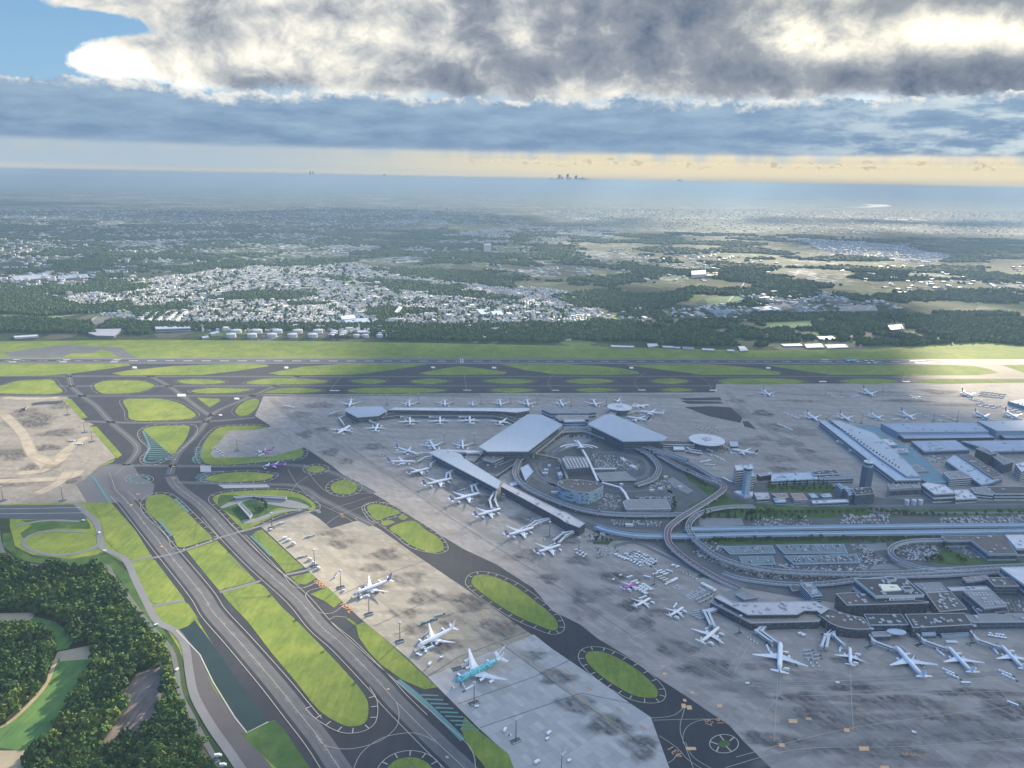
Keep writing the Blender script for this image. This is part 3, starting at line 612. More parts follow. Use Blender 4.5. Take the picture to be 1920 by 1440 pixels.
# teal painted no-go areas
tl = []
def band_px(p, w): L, Rr = ribbon(smooth_open(pts(p)), w, 0); return [q[:2] for q in L]+[q[:2] for q in Rr[::-1]]
tl += [band_px([160,893, 172,894, 182,905, 195,926, 207,942], 5), band_px([328,936, 340,947, 353,961], 4.5), band_px([297,975, 310,990, 322,1004], 4.5),
       band_px([268,808, 280,838, 274,852, 270,864, 285,868, 310,860, 321,852], 4.5), band_px([383,838, 372,850, 362,860, 368,870], 5), band_px([366,897, 385,887, 420,884], 5),
       band_px([470,1005, 492,1026, 508,1043], 3.5), band_px([746,1276, 780,1303, 830,1350, 868,1388], 7)]
tl += [band_px([270+k*6.5, 815+k*5.2, 270+k*6.5-4*sin(k), 866], 2.2) for k in range(0)]
for k in range(13): y = 812+k*4; x0 = 270+max(0, (y-812)*.1)+(8 if 830 < y < 846 else 3); x1 = 272+(y-806)*1.08; tl.append(pts([x0,y, x1,y+1, x1,y+2.3, x0,y+1.3]))
for k in range(10): x = 455+k*10.5; tl.append(pts([x,869.5-k*.7, x+9,863.5-k*.7, x+11,863.5-k*.7, x+2,869.5-k*.7]))
for k in range(9): x = 788+k*9.4; y = 1302+k*8; tl.append(pts([x,y, x+34,y+1.5, x+34,y+4.2, x,y+3]))
for k in range(7): y = 889+k*2.2; tl.append(pts([369,y, 384+4*abs(k-3),y, 384+4*abs(k-3),y+1, 369,y+1]))
for k in range(9): y = 838+k*3.6; tl.append(pts([364,y+2, 377,y, 377,y+1.2, 364,y+3.2]))
c0 = smooth_closed(pts(circ(261,898.5,18,6)))
multi_sheet('teal_hatching', tl, LV['line']-.02, M_teal)
tr = MB(); L, Rr = ribbon(c0+[c0[0]], 5, LV['line']); n_ = len(L); tr.add(L+Rr, [(i, n_+i, n_+i+1, i+1) for i in range(n_-1)])
o = tr.build('teal_ring', M_teal); o['kind'] = 'structure'
multi_sheet('pale_taxi_panel', [pts([408,909, 500,908.7, 507,914, 420,916]), pts([375,873, 395,873.5, 396,885, 376,885])], LV['line']-.03, mat('pale_panel', (.35, .36, .38), .8, .2, .1))
# numbers painted on the pavement
def text(body, x, y, size, ang, m, name='painted_number', z=LV['line']+.04, sx=1, world=None, rot3=None, parent=None):
    cu = bpy.data.curves.new(name, 'FONT'); cu.body = body; cu.size = 1; cu.align_x = 'CENTER'; cu.align_y = 'CENTER'
    to = bpy.data.objects.new(name, cu); COL.objects.link(to)
    me = bpy.data.meshes.new_from_object(to); bpy.data.objects.remove(to); me.materials.clear(); me.materials.append(m)
    o = bpy.data.objects.new(name, me); COL.objects.link(o); wx, wy = world or at(x, y)
    o.location = (wx, wy, z); o.rotation_euler = rot3 or (0, 0, ang); o.scale = (size*sx, size, 1)
    if parent: o.parent = parent
    elif rot3 is None: o['kind'] = 'structure'
    return o
def adir(x0, y0, x1, y1): a = at(x0, y0); b = at(x1, y1); return atan2(b[1]-a[1], b[0]-a[0])
text('1881', 601.5, 1095, 17, adir(594, 1089, 609, 1102), M_line_o); text('187L', 651, 1139, 17, adir(643, 1132, 659, 1147), M_line_o)
text('67', 1327, 1355, 11, adir(1327, 1350, 1329, 1360), M_line_o); text('61', 1349, 1353, 11, adir(1348, 1350, 1351, 1360), M_line_o); text('-', 1338, 1355, 11, adir(1338, 1351, 1339, 1360), M_line_o)
text('431', 1266, 1410, 13, adir(1258, 1403, 1276, 1418)+pi, M_line_o)
for s_, x, y in (('67', 1452, 1345), ('67', 1449, 1382), ('65', 1600, 1366), ('66', 1612, 1330), ('64', 1781, 1325), ('62', 1889, 1318), ('66', 1698, 1414), ('64', 1714, 1415.5), ('62', 1729, 1418)):
    text(s_, x, y, 8, 0, M_line_o)
for x, y, a in ((640, 964, 1), (642, 969, 1), (667, 973, 1), (737, 1025, 1), (765, 1043, 1), (845, 1112, 2), (877, 1125, 2), (907, 1145, 2), (910, 1160, 2), (944, 1172, 2), (980, 1198, 2), (1063, 1259, 2), (1074, 1283, 2), (1105, 1292, 2), (1160, 1330, 2), (1205, 1365, 2), (1015, 1107, 2), (1140, 1190, 2), (845, 1000, 1), (838, 994, 1)):
    text(random.choice(['402', '404', '406', '408', '409']), x, y, 6.2, adir(x-10, y-6, x+10, y+8), M_line_o)
qq = []
for x, y, w, h in ((1280,1311,6,5),(1277,1320,8,8),(1287,1323,9,8),(1286,1401,18,6),(1344,1321,9,6),(1478,1349,16,7),(1460,1394,10,7),(1610,1400,18,8),(1582,1366,10,7),(1650,1436,16,7),(1294,1297,7,4),(1242,1261,7,5),(1238,1249,8,3),(1510,1346,10,4),(255,926,6,1.6),(243,946,5,2),(300,1024,4,2),(323,874,5,1.4),(323,896,5,1.4),(725,1291,4,3),(835,1418,5,4)):
    qq.append(pts([x,y, x+w,y+.3, x+w+2,y+h, x+1.5,y+h]))
multi_sheet('stand_sign_panels', qq, LV['line']+.02, mat('panel_orange', (.66, .40, .2), .7))
# forest side: roads, fields and pond
M_road = mat('service_road', (.17, .175, .185), .8, .2, .03)
roads = [([142,944, 160,960, 180,980, 187,1000, 190,1025, 205,1034, 235,1050, 255,1090, 275,1130, 295,1165, 330,1185, 348,1215, 355,1260, 365,1305, 395,1360, 430,1410, 470,1470], 9),
         ([190,1015, 175,1028, 140,1038, 100,1041, 60,1032, 44,1020, 50,1008, 75,998, 110,996, 160,998], 8), ([30,985, 90,976, 150,978], 5), ([285,1042, 240,1055], 5), ([283,1047, 330,1037, 398,1014], 7), ([288,1137, 320,1130, 345,1126], 5), ([412,1111, 480,1092, 490,1090], 7), ([400,1012, 440,1000, 490,986, 540,972, 588,957, 600,962], 7), ([536,1078, 590,1067], 5)]
strip_obj('perimeter_road', [smooth_open(pts(p)) for p, w in roads[:1]], 10, LV['isle']+.06, M_road)
strip_obj('service_roads', [smooth_open(pts(p)) for p, w in roads[1:]], 6.5, LV['isle']+.02, M_road)
strip_obj('outer_road', [smooth_open(pts([-5,985, 0,1020, 15,1045, 60,1060, 130,1062, 195,1060, 215,1085, 245,1125, 275,1165, 318,1215, 330,1250, 338,1300, 360,1345, 390,1400, 420,1450, 450,1500]))], 6, LV['isle'], mat('road_grey', (.12, .13, .14), .85, .2, .05))
sheet('sunken_road', pts([-300,952, 148,946, 166,968, 160,974, -300,970]), LV['isle'], mat('wet_road', (.05, .065, .08), .7, .3, .05))
strip_obj('sunken_road_lane', [pts([-200,958, 150,952]), pts([-200,966, 155,962])], .8, LV['line'], M_line_w)
multi_sheet('dark_verge', [pts([20,1000, 28,1028, 60,1045, 130,1052, 202,1038, 245,1080, 285,1150, 322,1205, 330,1222, 300,1200, 262,1145, 215,1072, 190,1058, 100,1062, 40,1050, 5,1025, 5,1000]), pts([40,975, 160,972, 168,982, 170,992, 110,990, 70,997, 45,1010, 38,1000, 60,985])], LV['isle']-.02, M_grass_dk)
multi_sheet('paved_yard', [pts([345,1188, 362,1200, 372,1225, 400,1290, 440,1345, 480,1400, 510,1440, 560,1500, 470,1500, 430,1420, 395,1360, 365,1305, 357,1260, 352,1220])], LV['isle']-.01, mat('yard_asphalt', (.085, .08, .085), .85, .2, .03))
sheet('pond', pts([331,1182, 353,1174, 365,1163, 400,1210, 444,1275, 503,1354, 463,1374, 440,1345, 400,1280, 375,1228, 345,1190]), LV['isle']+.01, M_pond)
strip_obj('pond_kerb', [pts([331,1182, 375,1228, 400,1280, 440,1345, 463,1374, 503,1354])], 1.4, LV['line'], mat('kerb_concrete', (.4, .4, .36), .8, .2, .2))
sheet('pond_end_grass', pts([463,1375, 503,1355, 515,1352, 530,1365, 581,1440, 620,1500, 570,1500, 520,1440, 470,1395, 450,1375]), LV['isle']+.02, M_grass_dk)
# fields among the woods
multi_sheet('green_field', [pts(q) for q in ([97,1240, 165,1236, 170,1270, 140,1300, 110,1340, 95,1370, 75,1400, 50,1409, 0,1402, -60,1420, -60,1395, 20,1352, 60,1318, 95,1270],[60,1155, 105,1166, 128,1185, 136,1205, 128,1216, 105,1220, 100,1195, 70,1180, 30,1170])], LV['field'], M_crop)
multi_sheet('bare_field', [pts(q) for q in ([255,1262, 300,1250, 306,1280, 300,1320, 285,1355, 260,1382, 228,1400, 185,1411, 192,1392, 218,1355, 240,1330, 232,1300],)], LV['field'], M_soil)
multi_sheet('sandy_field', [pts(q) for q in ([110,1222, 170,1210, 168,1236, 112,1240],[-60,1408, 65,1407, 45,1440, 30,1490, -80,1490],[0,1150, 68,1148, 60,1160, 20,1172, -30,1170])], LV['field']+.02, M_sand)
strip_obj('farm_track', [smooth_open(pts([112,1222, 100,1250, 85,1285, 60,1315, 20,1352, -20,1372, -60,1390]))], 5, LV['field']+.03, M_sand)
# fields just beyond the airport fence
multi_sheet('outer_green_field', [pts(q) for q in ([1030,590, 1110,580, 1130,600, 1060,610],[1250,505, 1300,500, 1330,512, 1290,525],[640,532, 700,528, 720,540, 660,545],[0,590, 90,585, 130,600, 40,612],[1080,600, 1150,590, 1200,600, 1130,612],[1320,560, 1400,552, 1410,566, 1330,572],[1450,604, 1520,600, 1530,615, 1440,616])], LV['field'], M_crop)
multi_sheet('outer_bare_field', [pts(q) for q in ([165,600, 240,583, 215,590, 190,615],[1430,570, 1500,565, 1510,578, 1440,582],[1180,590, 1240,584, 1250,600, 1200,606])], LV['field'], mat('grey_soil', (.17, .16, .15), .9, .2, .02))
# far water
sheet('river', pts([1415,372.5, 1480,373.5, 1510,371.5, 1540,370.5, 1520,374, 1470,375.2, 1420,374.4]), .4, mat('river_water', (.5, .5, .45), .08, spec=1))
sheet('reservoir', pts([1535,387.5, 1610,388, 1630,385, 1588,381, 1660,384, 1672,386, 1630,389.5, 1560,390]), .4, MATS['river_water'])
sheet('marsh_water', pts([1658,409.5, 1680,410.5, 1760,411, 1850,414, 1960,414.5, 2000,420, 1850,417, 1740,413.6, 1660,411.8]), .4, MATS['river_water'])
# hills on the north-west horizon
hv, hf = [], []
for i in range(61):
    a = radians(-40+i*0.85); r = 52000; hgt = 40+500*max(0, 1-i/44)**.8*(.8+.35*noise.noise(Vector((i*.35, 1.3, 0))))
    for rr, hh in ((r-5000, 0), (r, hgt), (r+5000, 0)): hv.append((rr*sin(a), rr*cos(a), hh))
for i in range(60):
    for j in (0, 1): hf.append((3*i+j, 3*i+3+j, 3*i+4+j, 3*i+1+j))
o = mesh_obj('hills', hv, hf, M_country, smooth=True); o['kind'] = 'structure'
# ------------------------------------------------------------------ aircraft
M_white = mat('aircraft_white', (.80, .82, .84), .35, spec=.5)
M_wing = mat('wing_grey_white', (.66, .69, .72), .4, spec=.5)
M_belly = mat('belly_grey', (.5, .53, .57), .4)
M_dark = mat('dark_glass', (.03, .045, .065), .15, spec=.6)
M_blue = mat('livery_blue', (.03, .10, .36), .35, spec=.5)
M_navy = mat('livery_navy', (.02, .04, .13), .35, spec=.5)
M_purple = mat('livery_purple', (.30, .07, .38), .35, spec=.5)
M_magenta = mat('livery_magenta', (.50, .10, .45), .35)
M_yel = mat('livery_yellow', (.75, .42, .04), .4)
M_sky = mat('livery_pale_blue', (.22, .50, .68), .35)
M_red = mat('livery_red', (.55, .03, .04), .4)
M_lip = mat('engine_lip', (.55, .57, .6), .25, metal=.8)
def mk_turtle(t, p):
    oc = t.n.new('ShaderNodeTexCoord').outputs['Object']
    v = t.voro(oc, .16, 'Distance', 'DISTANCE_TO_EDGE'); c = t.voro(oc, .16, 'Color')
    base = t.ramp(t.sep(c)[0], [(0, (.05, .32, .38)), (1, (.14, .50, .55))])
    return t.mix(t.sm(v, .02, .07), (.35, .68, .70), base)
M_turtle = mat('livery_turquoise_shell', (0, 0, 0), .35, build=mk_turtle)
M_tyre = mat('rubber', (.02, .02, .02), .9)
SPEC = {  # length, span, radius, engines, wing root chord
 'long': (74, 65, 3.1, 2, 13), 'wide': (63, 60, 2.95, 2, 12), 'narrow': (38, 34.5, 1.98, 2, 6.5), 'jumbo': (72.7, 79.8, 4.0, 4, 17)}
def wing_mesh(root, tip, cr, ct, thick, z0, z1, sweep_te=None):
    "root/tip: (x leading edge, y); x forward"
    mb = MB(); st_ = []
    for k in range(5):
        u = k/4; c = cr+(ct-cr)*(u**.75); x = root[0]+(tip[0]-root[0])*u; y = root[1]+(tip[1]-root[1])*u; z = z0+(z1-z0)*u**1.5; th = thick*(1-.75*u)
        st_.append([(x, y, z), (x-c*.3, y, z+th*.55), (x-c, y, z), (x-c*.35, y, z-th*.45)])
    vs = [p for r in st_ for p in r]; fs = []
    for k in range(4):
        for j in range(4): fs.append((4*k+j, 4*k+(j+1) % 4, 4*k+4+(j+1) % 4, 4*k+4+j))
    fs += [(0, 1, 2, 3)[::-1], (16, 17, 18, 19)]
    mb.add(vs, fs); return mb
def make_plane(kind, livery):
    L, Sp, R, ne, cr = SPEC[kind]; lv = dict(body=M_white, fin=M_white, stripe=None, nose=None); lv.update(livery)
    t = empty('airliner')
    hz = R*1.75  # fuselage axis height
    N = 18; V, Fs, mi = [], [], []
    xs_ = [.5, .492, .475, .45, .41, .36, .27, .15, .0, -.15, -.2, -.27, -.34, -.40, -.45, -.485, -.5]
    rs_ = [.02, .28, .52, .74, .92, 1, 1, 1, 1, 1, 1, .95, .80, .60, .38, .18, .07]
    zo = [-.28, -.25, -.18, -.1, -.03, 0, 0, 0, 0, 0, .02, .08, .24, .42, .58, .70, .76]
    for x, r, z in zip(xs_, rs_, zo):
        for k in range(N):
            a = 2*pi*k/N; V.append((x*L, sin(a)*R*r, hz+z*R+cos(a)*R*r*(1.12 if kind == 'jumbo' else 1)))
    ms = [lv['body'], lv['stripe'] or M_white, M_belly, lv['nose'] or M_white]
    for i in range(len(xs_)-1):
        for k in range(N):
            Fs.append((i*N+k, i*N+(k+1) % N, (i+1)*N+(k+1) % N, (i+1)*N+k))
            a = 2*pi*(k+.5)/N; ca = cos(a); m_ = 0
            if lv['stripe'] and i >= 2 and -.25 < ca < .22: m_ = 1
            if lv['stripe'] and i >= 13 and ca > -.5: m_ = 1
            if ca < -.72: m_ = 2
            if lv['nose'] and i < lv.get('ncut', 6): m_ = 3
            if lv.get('tailmix') and i > lv['tailmix']: m_ = 3
            mi.append(m_)
    mesh_obj('fuselage', V, Fs, ms, t, mi, True)
    mb = MB(); fx = .462*L
    for sgn in (-1, 1):
        for j in range(3):
            x0 = fx-j*R*.28; w = R*.25; y0 = sgn*R*(.14+.26*j); y1 = sgn*R*(.38+.22*j)
            mb.add([(x0, y0, hz+R*.46), (x0-.1, y1, hz+R*.34), (x0-w*1.6-.5, y1, hz+R*.60), (x0-w*1.6-.5, y0, hz+R*.72)], [(0, 1, 2, 3)])
    mb.build('cockpit_window', M_dark, t)
    for sgn in (-1, 1):
        w = wing_mesh((.12*L+cr*.15, sgn*R*.7), (-.145*L if ne == 2 else -.17*L, sgn*Sp/2), cr, cr*.17, 1.7*R/3, hz-R*.55, hz+R*(.75 if kind != 'narrow' else .5))
        w.build('wing', M_wing, t)
        w = wing_mesh((-.425*L, sgn*R*.25), (-.49*L, sgn*Sp*.165), cr*.52, cr*.2, .5, hz+R*.5, hz+R*.85); w.build('tailplane', M_wing, t)
        for ei in range(ne//2):
            fy = (.165 if ne == 2 else (.185, .33)[ei])*Sp*2*.5*1.0
            ex = .12*L+cr*.15-(.265*L if ne == 2 else .29*L)*(fy*2/Sp)+R*.9
            er = R*(.56 if kind != 'jumbo' else .44); ez = hz-R*(.78 if ne == 2 else .62)+(.3*R*ei)
            e = MB(); pr = [(er*.86, ex+er*1.6), (er, ex+er*1.1), (er*1.02, ex), (er*.9, ex-er*1.4), (er*.55, ex-er*2.4), (er*.12, ex-er*3.0)]
            vs = [(x, sgn*fy+sin(2*pi*k/12)*r, ez+cos(2*pi*k/12)*r) for r, x in pr for k in range(12)]
            e.add(vs, [(i*12+k, i*12+(k+1) % 12, (i+1)*12+(k+1) % 12, (i+1)*12+k) for i in range(5) for k in range(12)])
            e.tube((ex-er*.5, sgn*fy, ez+er*.8), (ex-er*2.5, sgn*fy, ez+er*1.25), .5, er*.7)
            eo = e.build('engine', lv.get('eng', M_white), t, True)
            q = MB(); q.add([(ex+er*1.5, sgn*fy+sin(2*pi*k/12)*er*.84, ez+cos(2*pi*k/12)*er*.84) for k in range(12)], [tuple(range(12))]); q.build('engine_intake', M_dark, eo)
    fh = (.86 if kind != 'jumbo' else .98)*Sp*.5*.36*(1.15 if kind == 'narrow' else 1)
    f = MB(); x0, z0 = -.385*L, hz+R*.75
    secs = []
    for u in (0, .25, .5, .75, 1):
        c = cr*.68*(1-u)+cr*.27*u; x = x0-u*fh*.78; th = .45*(1-.6*u); z = z0+u*fh
        secs.append([(x, 0, z), (x-c*.3, th, z), (x-c, 0, z), (x-c*.3, -th, z)])
    f.add([p for s_ in secs for p in s_], [(4*i+j, 4*i+(j+1) % 4, 4*i+4+(j+1) % 4, 4*i+4+j) for i in range(4) for j in range(4)]+[(16, 17, 18, 19)])
    fo = f.build('tail_fin', lv['fin'], t)
    if lv.get('mark'):
        for sgn in (1, -1):
            xm, zm = x0-fh*.5*.78-cr*.24, z0+fh*.47
            text(lv['mark'], 0, 0, fh*.34, 0, lv.get('markm', M_white), 'tail_lettering', zm, sx=.9, world=(xm, sgn*.5), rot3=(pi/2, radians(-52)*(sgn), pi if sgn > 0 else 0), parent=fo)
    for gx_, gy_ in ((.38*L, 0), (-.03*L, R*.9), (-.03*L, -R*.9)):
        g_ = MB(); g_.box(gx_, gy_, 0, .4, .4, hz-R*.5); g_.box(gx_, gy_, 0, 1.3 if gx_ > 0 else 2.6, 1.5, 1.2); g_.build('landing_gear', M_tyre, t)
    return t
def copy_tree(o, parent=None):
    c = o.copy(); COL.objects.link(c)
    if parent: c.parent = parent
    for ch in list(o.children): copy_tree(ch, c)
    return c
LIV = {
 'w': {}, 'ana': dict(stripe=M_blue, fin=M_blue, mark='ANA'), 'pur': dict(body=M_purple, fin=M_purple, nose=M_white, ncut=6, eng=M_purple),
 'purmag': dict(body=M_magenta, fin=M_purple, nose=M_white, ncut=6), 'navyt': dict(fin=M_navy), 'yelt': dict(fin=M_yel, eng=M_white), 'sky': dict(body=M_sky, fin=M_sky),
 'bluet': dict(stripe=M_blue, fin=M_navy), 'turtle': dict(body=M_turtle, tailmix=12, fin=M_white, mark='ANA', markm=M_navy), 'redt': dict(fin=M_red), 'purt': dict(fin=M_purple)}
PROTO = {}
APRON_Z = LV['conc2']+.05
G_T1, G_T2, G_C, G_R = 'airliners parked nose in around the far terminal', 'airliners at the near terminal stands', 'airliners on the far cargo stands', 'airliners on the open apron'
PL = [ # nose, tail, kind, livery, label, group
 (854.4,1279.4,938.7,1234.1,'jumbo','turtle','huge four-engined double-deck airliner with turquoise turtle-shell hull',G_R),
 (782.4,1212.9,850.9,1176.7,'wide','w','all-white twin-jet parked just above the turquoise double-decker on the open apron',G_R),
 (664.4,1114.6,732,1087,'wide','ana','blue-striped white airliner alone on the tan apron, casting a shadow',G_R),
 (1199,1092,1167.5,1103.5,'narrow','purmag','small magenta and white jet beside the parked buses',G_T2),
 (1219.8,1122,1190,1137,'narrow','w','small white jet parked next below the magenta jet',G_T2),
 (1281.8,1139,1254.6,1155,'narrow','w','small white jet nearest the left end of the pale-roofed pier',G_T2),
 (1349,1175.6,1314,1202.5,'wide','w','white twin-jet at the twin bridges on the left tip of the pale-roofed pier',G_T2),
 (1463,1205,1461.5,1262,'wide','w','white airliner pointing straight up at the pale-roofed pier',G_T2),
 (1593.4,1211,1594.7,1253,'narrow','w','smaller white jet below the curved dark concourse',G_T2),
 (1678.3,1212.8,1731.9,1269.7,'wide','w','long white airliner, left one of three parked slanting at the dark terminal',G_T2),
 (1776.7,1212.8,1823.8,1260,'wide','w','white airliner, middle one of three parked slanting at the dark terminal',G_T2),
 (1876,1209.5,1921,1253,'wide','w','white airliner cut by the right edge of the photo at the dark terminal',G_T2),
 (779,850.8,743.8,837.5,'long','ana','blue-tailed airliner at the tip of the angled pier, topmost of its row',G_T1),
 (779.7,865.6,727,864,'long','ana','blue-striped airliner second down the row beside the angled pier',G_T1),
 (806,878,765.6,886.7,'wide','ana','blue-striped airliner third down the row beside the angled pier',G_T1),
 (848.4,897.7,793.8,908.6,'long','ana','blue-striped airliner fourth down the row beside the angled pier',G_T1),
 (901.6,925,845,938,'long','ana','blue-striped airliner fifth down the row, near the end of the blue-grey roof',G_T1),
 (939,954.7,890.6,967,'wide','ana','blue-striped airliner beside the start of the white pier roof',G_T1),
 (1001,990,948.8,1004,'wide','ana','blue-striped airliner beside the end of the white pier',G_T1),
 (1051.9,1022,1005,1035,'wide','ana','blue-striped airliner lowest of the row, below the white pier tip',G_T1),
 (815.6,843,805.5,825,'wide','w','white airliner nosing down onto the tip of the angled pier',G_T1),
 (868,842,867,825,'wide','w','white airliner pointing down at the thin white roof by the left great roof',G_T1),
 (657,799,632,813,'wide','purt','white airliner with purple tail below the hexagonal satellite roof',G_T1),
 (709,795,703,808,'wide','w','white airliner directly below the hexagonal satellite roof',G_T1),
 (768.5,783,768.5,796,'wide','w','white airliner on the near side of the long pier, first from the hexagonal roof',G_T1),
 (825,782,824.6,795,'wide','w','white airliner on the near side of the long pier, second from the hexagonal roof',G_T1),
 (880.4,781,881,794,'wide','w','white airliner on the near side of the long pier, third from the hexagonal roof',G_T1),
 (951.7,785,933,796,'wide','bluet','slanting airliner with blue tail close to the left great roof',G_T1),
 (655,763.5,659,749,'wide','w','white airliner behind the hexagonal satellite roof',G_T1),
 (767.5,762.5,767.5,750,'wide','w','white airliner on the far side of the long pier, first from the hexagonal roof',G_T1),
 (834,761.5,834,749.6,'wide','w','white airliner on the far side of the long pier, second from the hexagonal roof',G_T1),
 (886.7,761.5,886,753.5,'narrow','w','small white jet on the far side of the long pier',G_T1),
 (939,761.5,937,749,'wide','w','white airliner on the far side of the long pier, right of the small jet',G_T1),
 (991,762.5,988,749,'wide','w','white airliner in the sunlit spot at the right end of the long pier',G_T1),
 (1056,762.5,1049.6,749.6,'wide','w','white airliner behind the pale link buildings, left one',G_T1),
 (1118,762.5,1112,749,'wide','w','white airliner behind the pale link buildings, right one',G_T1),
 (1157,755,1163,747,'narrow','w','white jet half hidden behind the smaller round roof',G_T1),
 (1217,759.4,1194,760.5,'wide','w','white airliner just right of the smaller round roof',G_T1),
 (1198,772,1244,775,'wide','w','white airliner below right of the smaller round roof',G_T1),
 (1173,782,1217,789,'wide','bluet','blue-tailed airliner beside the right great roof',G_T1),
 (1371,842.7,1419,850,'wide','navyt','white airliner with navy tail beside the larger round roof',G_T1),
 (1444,742.7,1431.7,731,'wide','navyt','leftmost freighter on the upper cargo stands',G_C),
 (1532.7,789.6,1513,774,'wide','yelt','freighter with yellowish tail at the corner of the long pale roof',G_C),
 (1637.7,743.7,1618,729,'wide','navyt','dark-tailed freighter in the middle of the upper cargo stands',G_C),
 (1825,744.8,1804,733,'wide','navyt','dark-tailed freighter right on the upper cargo stands',G_C),
 (1593,789.6,1575,775,'wide','navyt','dark-tailed freighter second from left on the lower cargo stands',G_C),
 (1652,787.5,1632.5,774,'wide','yelt','freighter with bright yellow tail on the lower cargo stands',G_C),
 (1711.7,786.5,1690,771,'wide','navyt','dark-tailed freighter just right of the yellow-tailed one',G_C),
 (1854,786.5,1828,771,'long','sky','pale blue freighter on the lower cargo stands',G_C),
 (1910.6,786.5,1884.6,771,'wide','navyt','dark-tailed freighter at the right edge of the lower cargo stands',G_C),
 (484,849,513,841.7,'narrow','pur','purple and white jet parked on the small walled apron',G_R),
 (495.6,874,535,871,'narrow','pur','purple and white jet taxiing below the small walled apron',G_R),
 (1580,673,1608.5,677.5,'wide','sky','blue airliner rolling along the far runway',None),
]
GSE = []   # aircraft frames for the ground equipment
nseen = set()
for nx_, ny_, tx_, ty_, kind, lv, label, grp in PL:
    L, Sp, R, ne, cr = SPEC[kind]
    a = at(nx_, ny_, R*1.4); b = at(tx_, ty_, R*2.2)
    ml_ = hypot(a[0]-b[0], a[1]-b[1]); sc = min(1.15, max(.82, ml_/L)) if kind != 'jumbo' else 1
    cx, cy = (a[0]+b[0])/2, (a[1]+b[1])/2; ang = atan2(a[1]-b[1], a[0]-b[0])
    if ml_ < L*.8: # keep the nose where it is
        cx, cy = a[0]-cos(ang)*L*sc/2, a[1]-sin(ang)*L*sc/2
    key = (kind, lv)
    if key not in PROTO: PROTO[key] = make_plane(kind, LIV[lv]); o = PROTO[key]
    else: o = copy_tree(PROTO[key])
    o.location = (cx, cy, APRON_Z); o.rotation_euler = (0, 0, ang); o.scale = (sc, sc, sc)
    tag(o, label, 'airliner', grp)
    if not grp and 'group' in o: del o['group']
    if ny_ > 700: GSE.append((cx, cy, ang, L*sc, Sp*sc, R, label, (nx_, ny_), lv))
# ------------------------------------------------------------------ buildings
def roofmat(name, c, var=.12, sc=.05, rough=.6):
    def f(t, p):
        nz = t.noise(p, sc, 7, .68, .5); k = t.m('MULTIPLY_ADD', t.m('SUBTRACT', nz, .5), var*4.5, 1.0)
        bt = t.n.new('ShaderNodeTexBrick'); t.val(bt.inputs['Vector'], t.vmap(p, (1, 1, 1), -.25)); bt.inputs['Scale'].default_value = 1; bt.offset = 0
        bt.inputs['Brick Width'].default_value = 9; bt.inputs['Row Height'].default_value = 6; bt.inputs['Mortar Size'].default_value = .18
        bt.inputs['Color1'].default_value = (.93, .93, .93, 1); bt.inputs['Color2'].default_value = (1.06, 1.06, 1.06, 1); bt.inputs['Mortar'].default_value = (.72, .72, .72, 1)
        return t.mix(1.0, t.mix(1.0, c, t.comb(k, k, k), 'MULTIPLY'), bt.outputs[0], 'MULTIPLY')
    return mat(name, c, rough, build=f)
RM = dict(
 metal=mat('roof_blue_grey_metal', (0, 0, 0), .45, build=lambda t, p: t.mix(1.0, t.ramp(t.noise(p, .01, 4, .6), [(.3, (.34, .40, .47)), (.7, (.40, .46, .53))]), t.ramp(t.noise(t.vmap(p, (1, .02, 1), .6), .5, 2, .5), [(.35, (.94, .94, .94)), (.65, (1.05, 1.05, 1.05))]), 'MULTIPLY')),
 white=roofmat('roof_white', (.62, .62, .63)), pinkwhite=roofmat('roof_warm_white', (.52, .49, .49)), pale=roofmat('roof_pale_blue', (.42, .50, .58)),
 dark=roofmat('roof_dark', (.05, .055, .065)), brown=roofmat('roof_brown_grey', (.105, .09, .09)), grey=roofmat('roof_grey', (.24, .245, .25)), teal=roofmat('roof_teal', (.09, .22, .29)),
 rust=roofmat('roof_rust', (.34, .20, .16)), tan=roofmat('roof_tan', (.30, .26, .23)), deck=roofmat('deck_teal_grey', (.14, .20, .22)),
 cargo=mat('roof_cargo_ribbed', (0, 0, 0), .5, build=lambda t, p: t.mix(1.0, t.ramp(t.noise(p, .02, 4, .6), [(.3, (.22, .30, .41)), (.7, (.30, .38, .49))]), t.ramp(t.voro(t.vmap(p, (1, .02, 1), 0), .2, 'Distance'), [(.0, (.9, .9, .9)), (.6, (1.08, 1.08, 1.08))]), 'MULTIPLY')))
def mk_wall(c, vx=0):
    def f(t, p):
        n = t.noise(p, .15, 4, .6); k = t.m('MULTIPLY_ADD', t.m('SUBTRACT', n, .5), .4, 1.0)
        return t.mix(1.0, c, t.comb(k, k, k), 'MULTIPLY')
    return f
WM = dict(white=mat('wall_white', (0, 0, 0), .7, build=mk_wall((.58, .60, .62))), blue=mat('wall_pale_blue', (0, 0, 0), .6, build=mk_wall((.34, .46, .56))),
 dark=mat('wall_dark', (0, 0, 0), .6, build=mk_wall((.035, .045, .065))), grey=mat('wall_grey', (0, 0, 0), .7, build=mk_wall((.26, .28, .31))), navy=mat('wall_navy', (0, 0, 0), .6, build=mk_wall((.08, .13, .20))), cargo=mat('wall_cargo_blue', (0, 0, 0), .6, build=mk_wall((.24, .33, .44))))
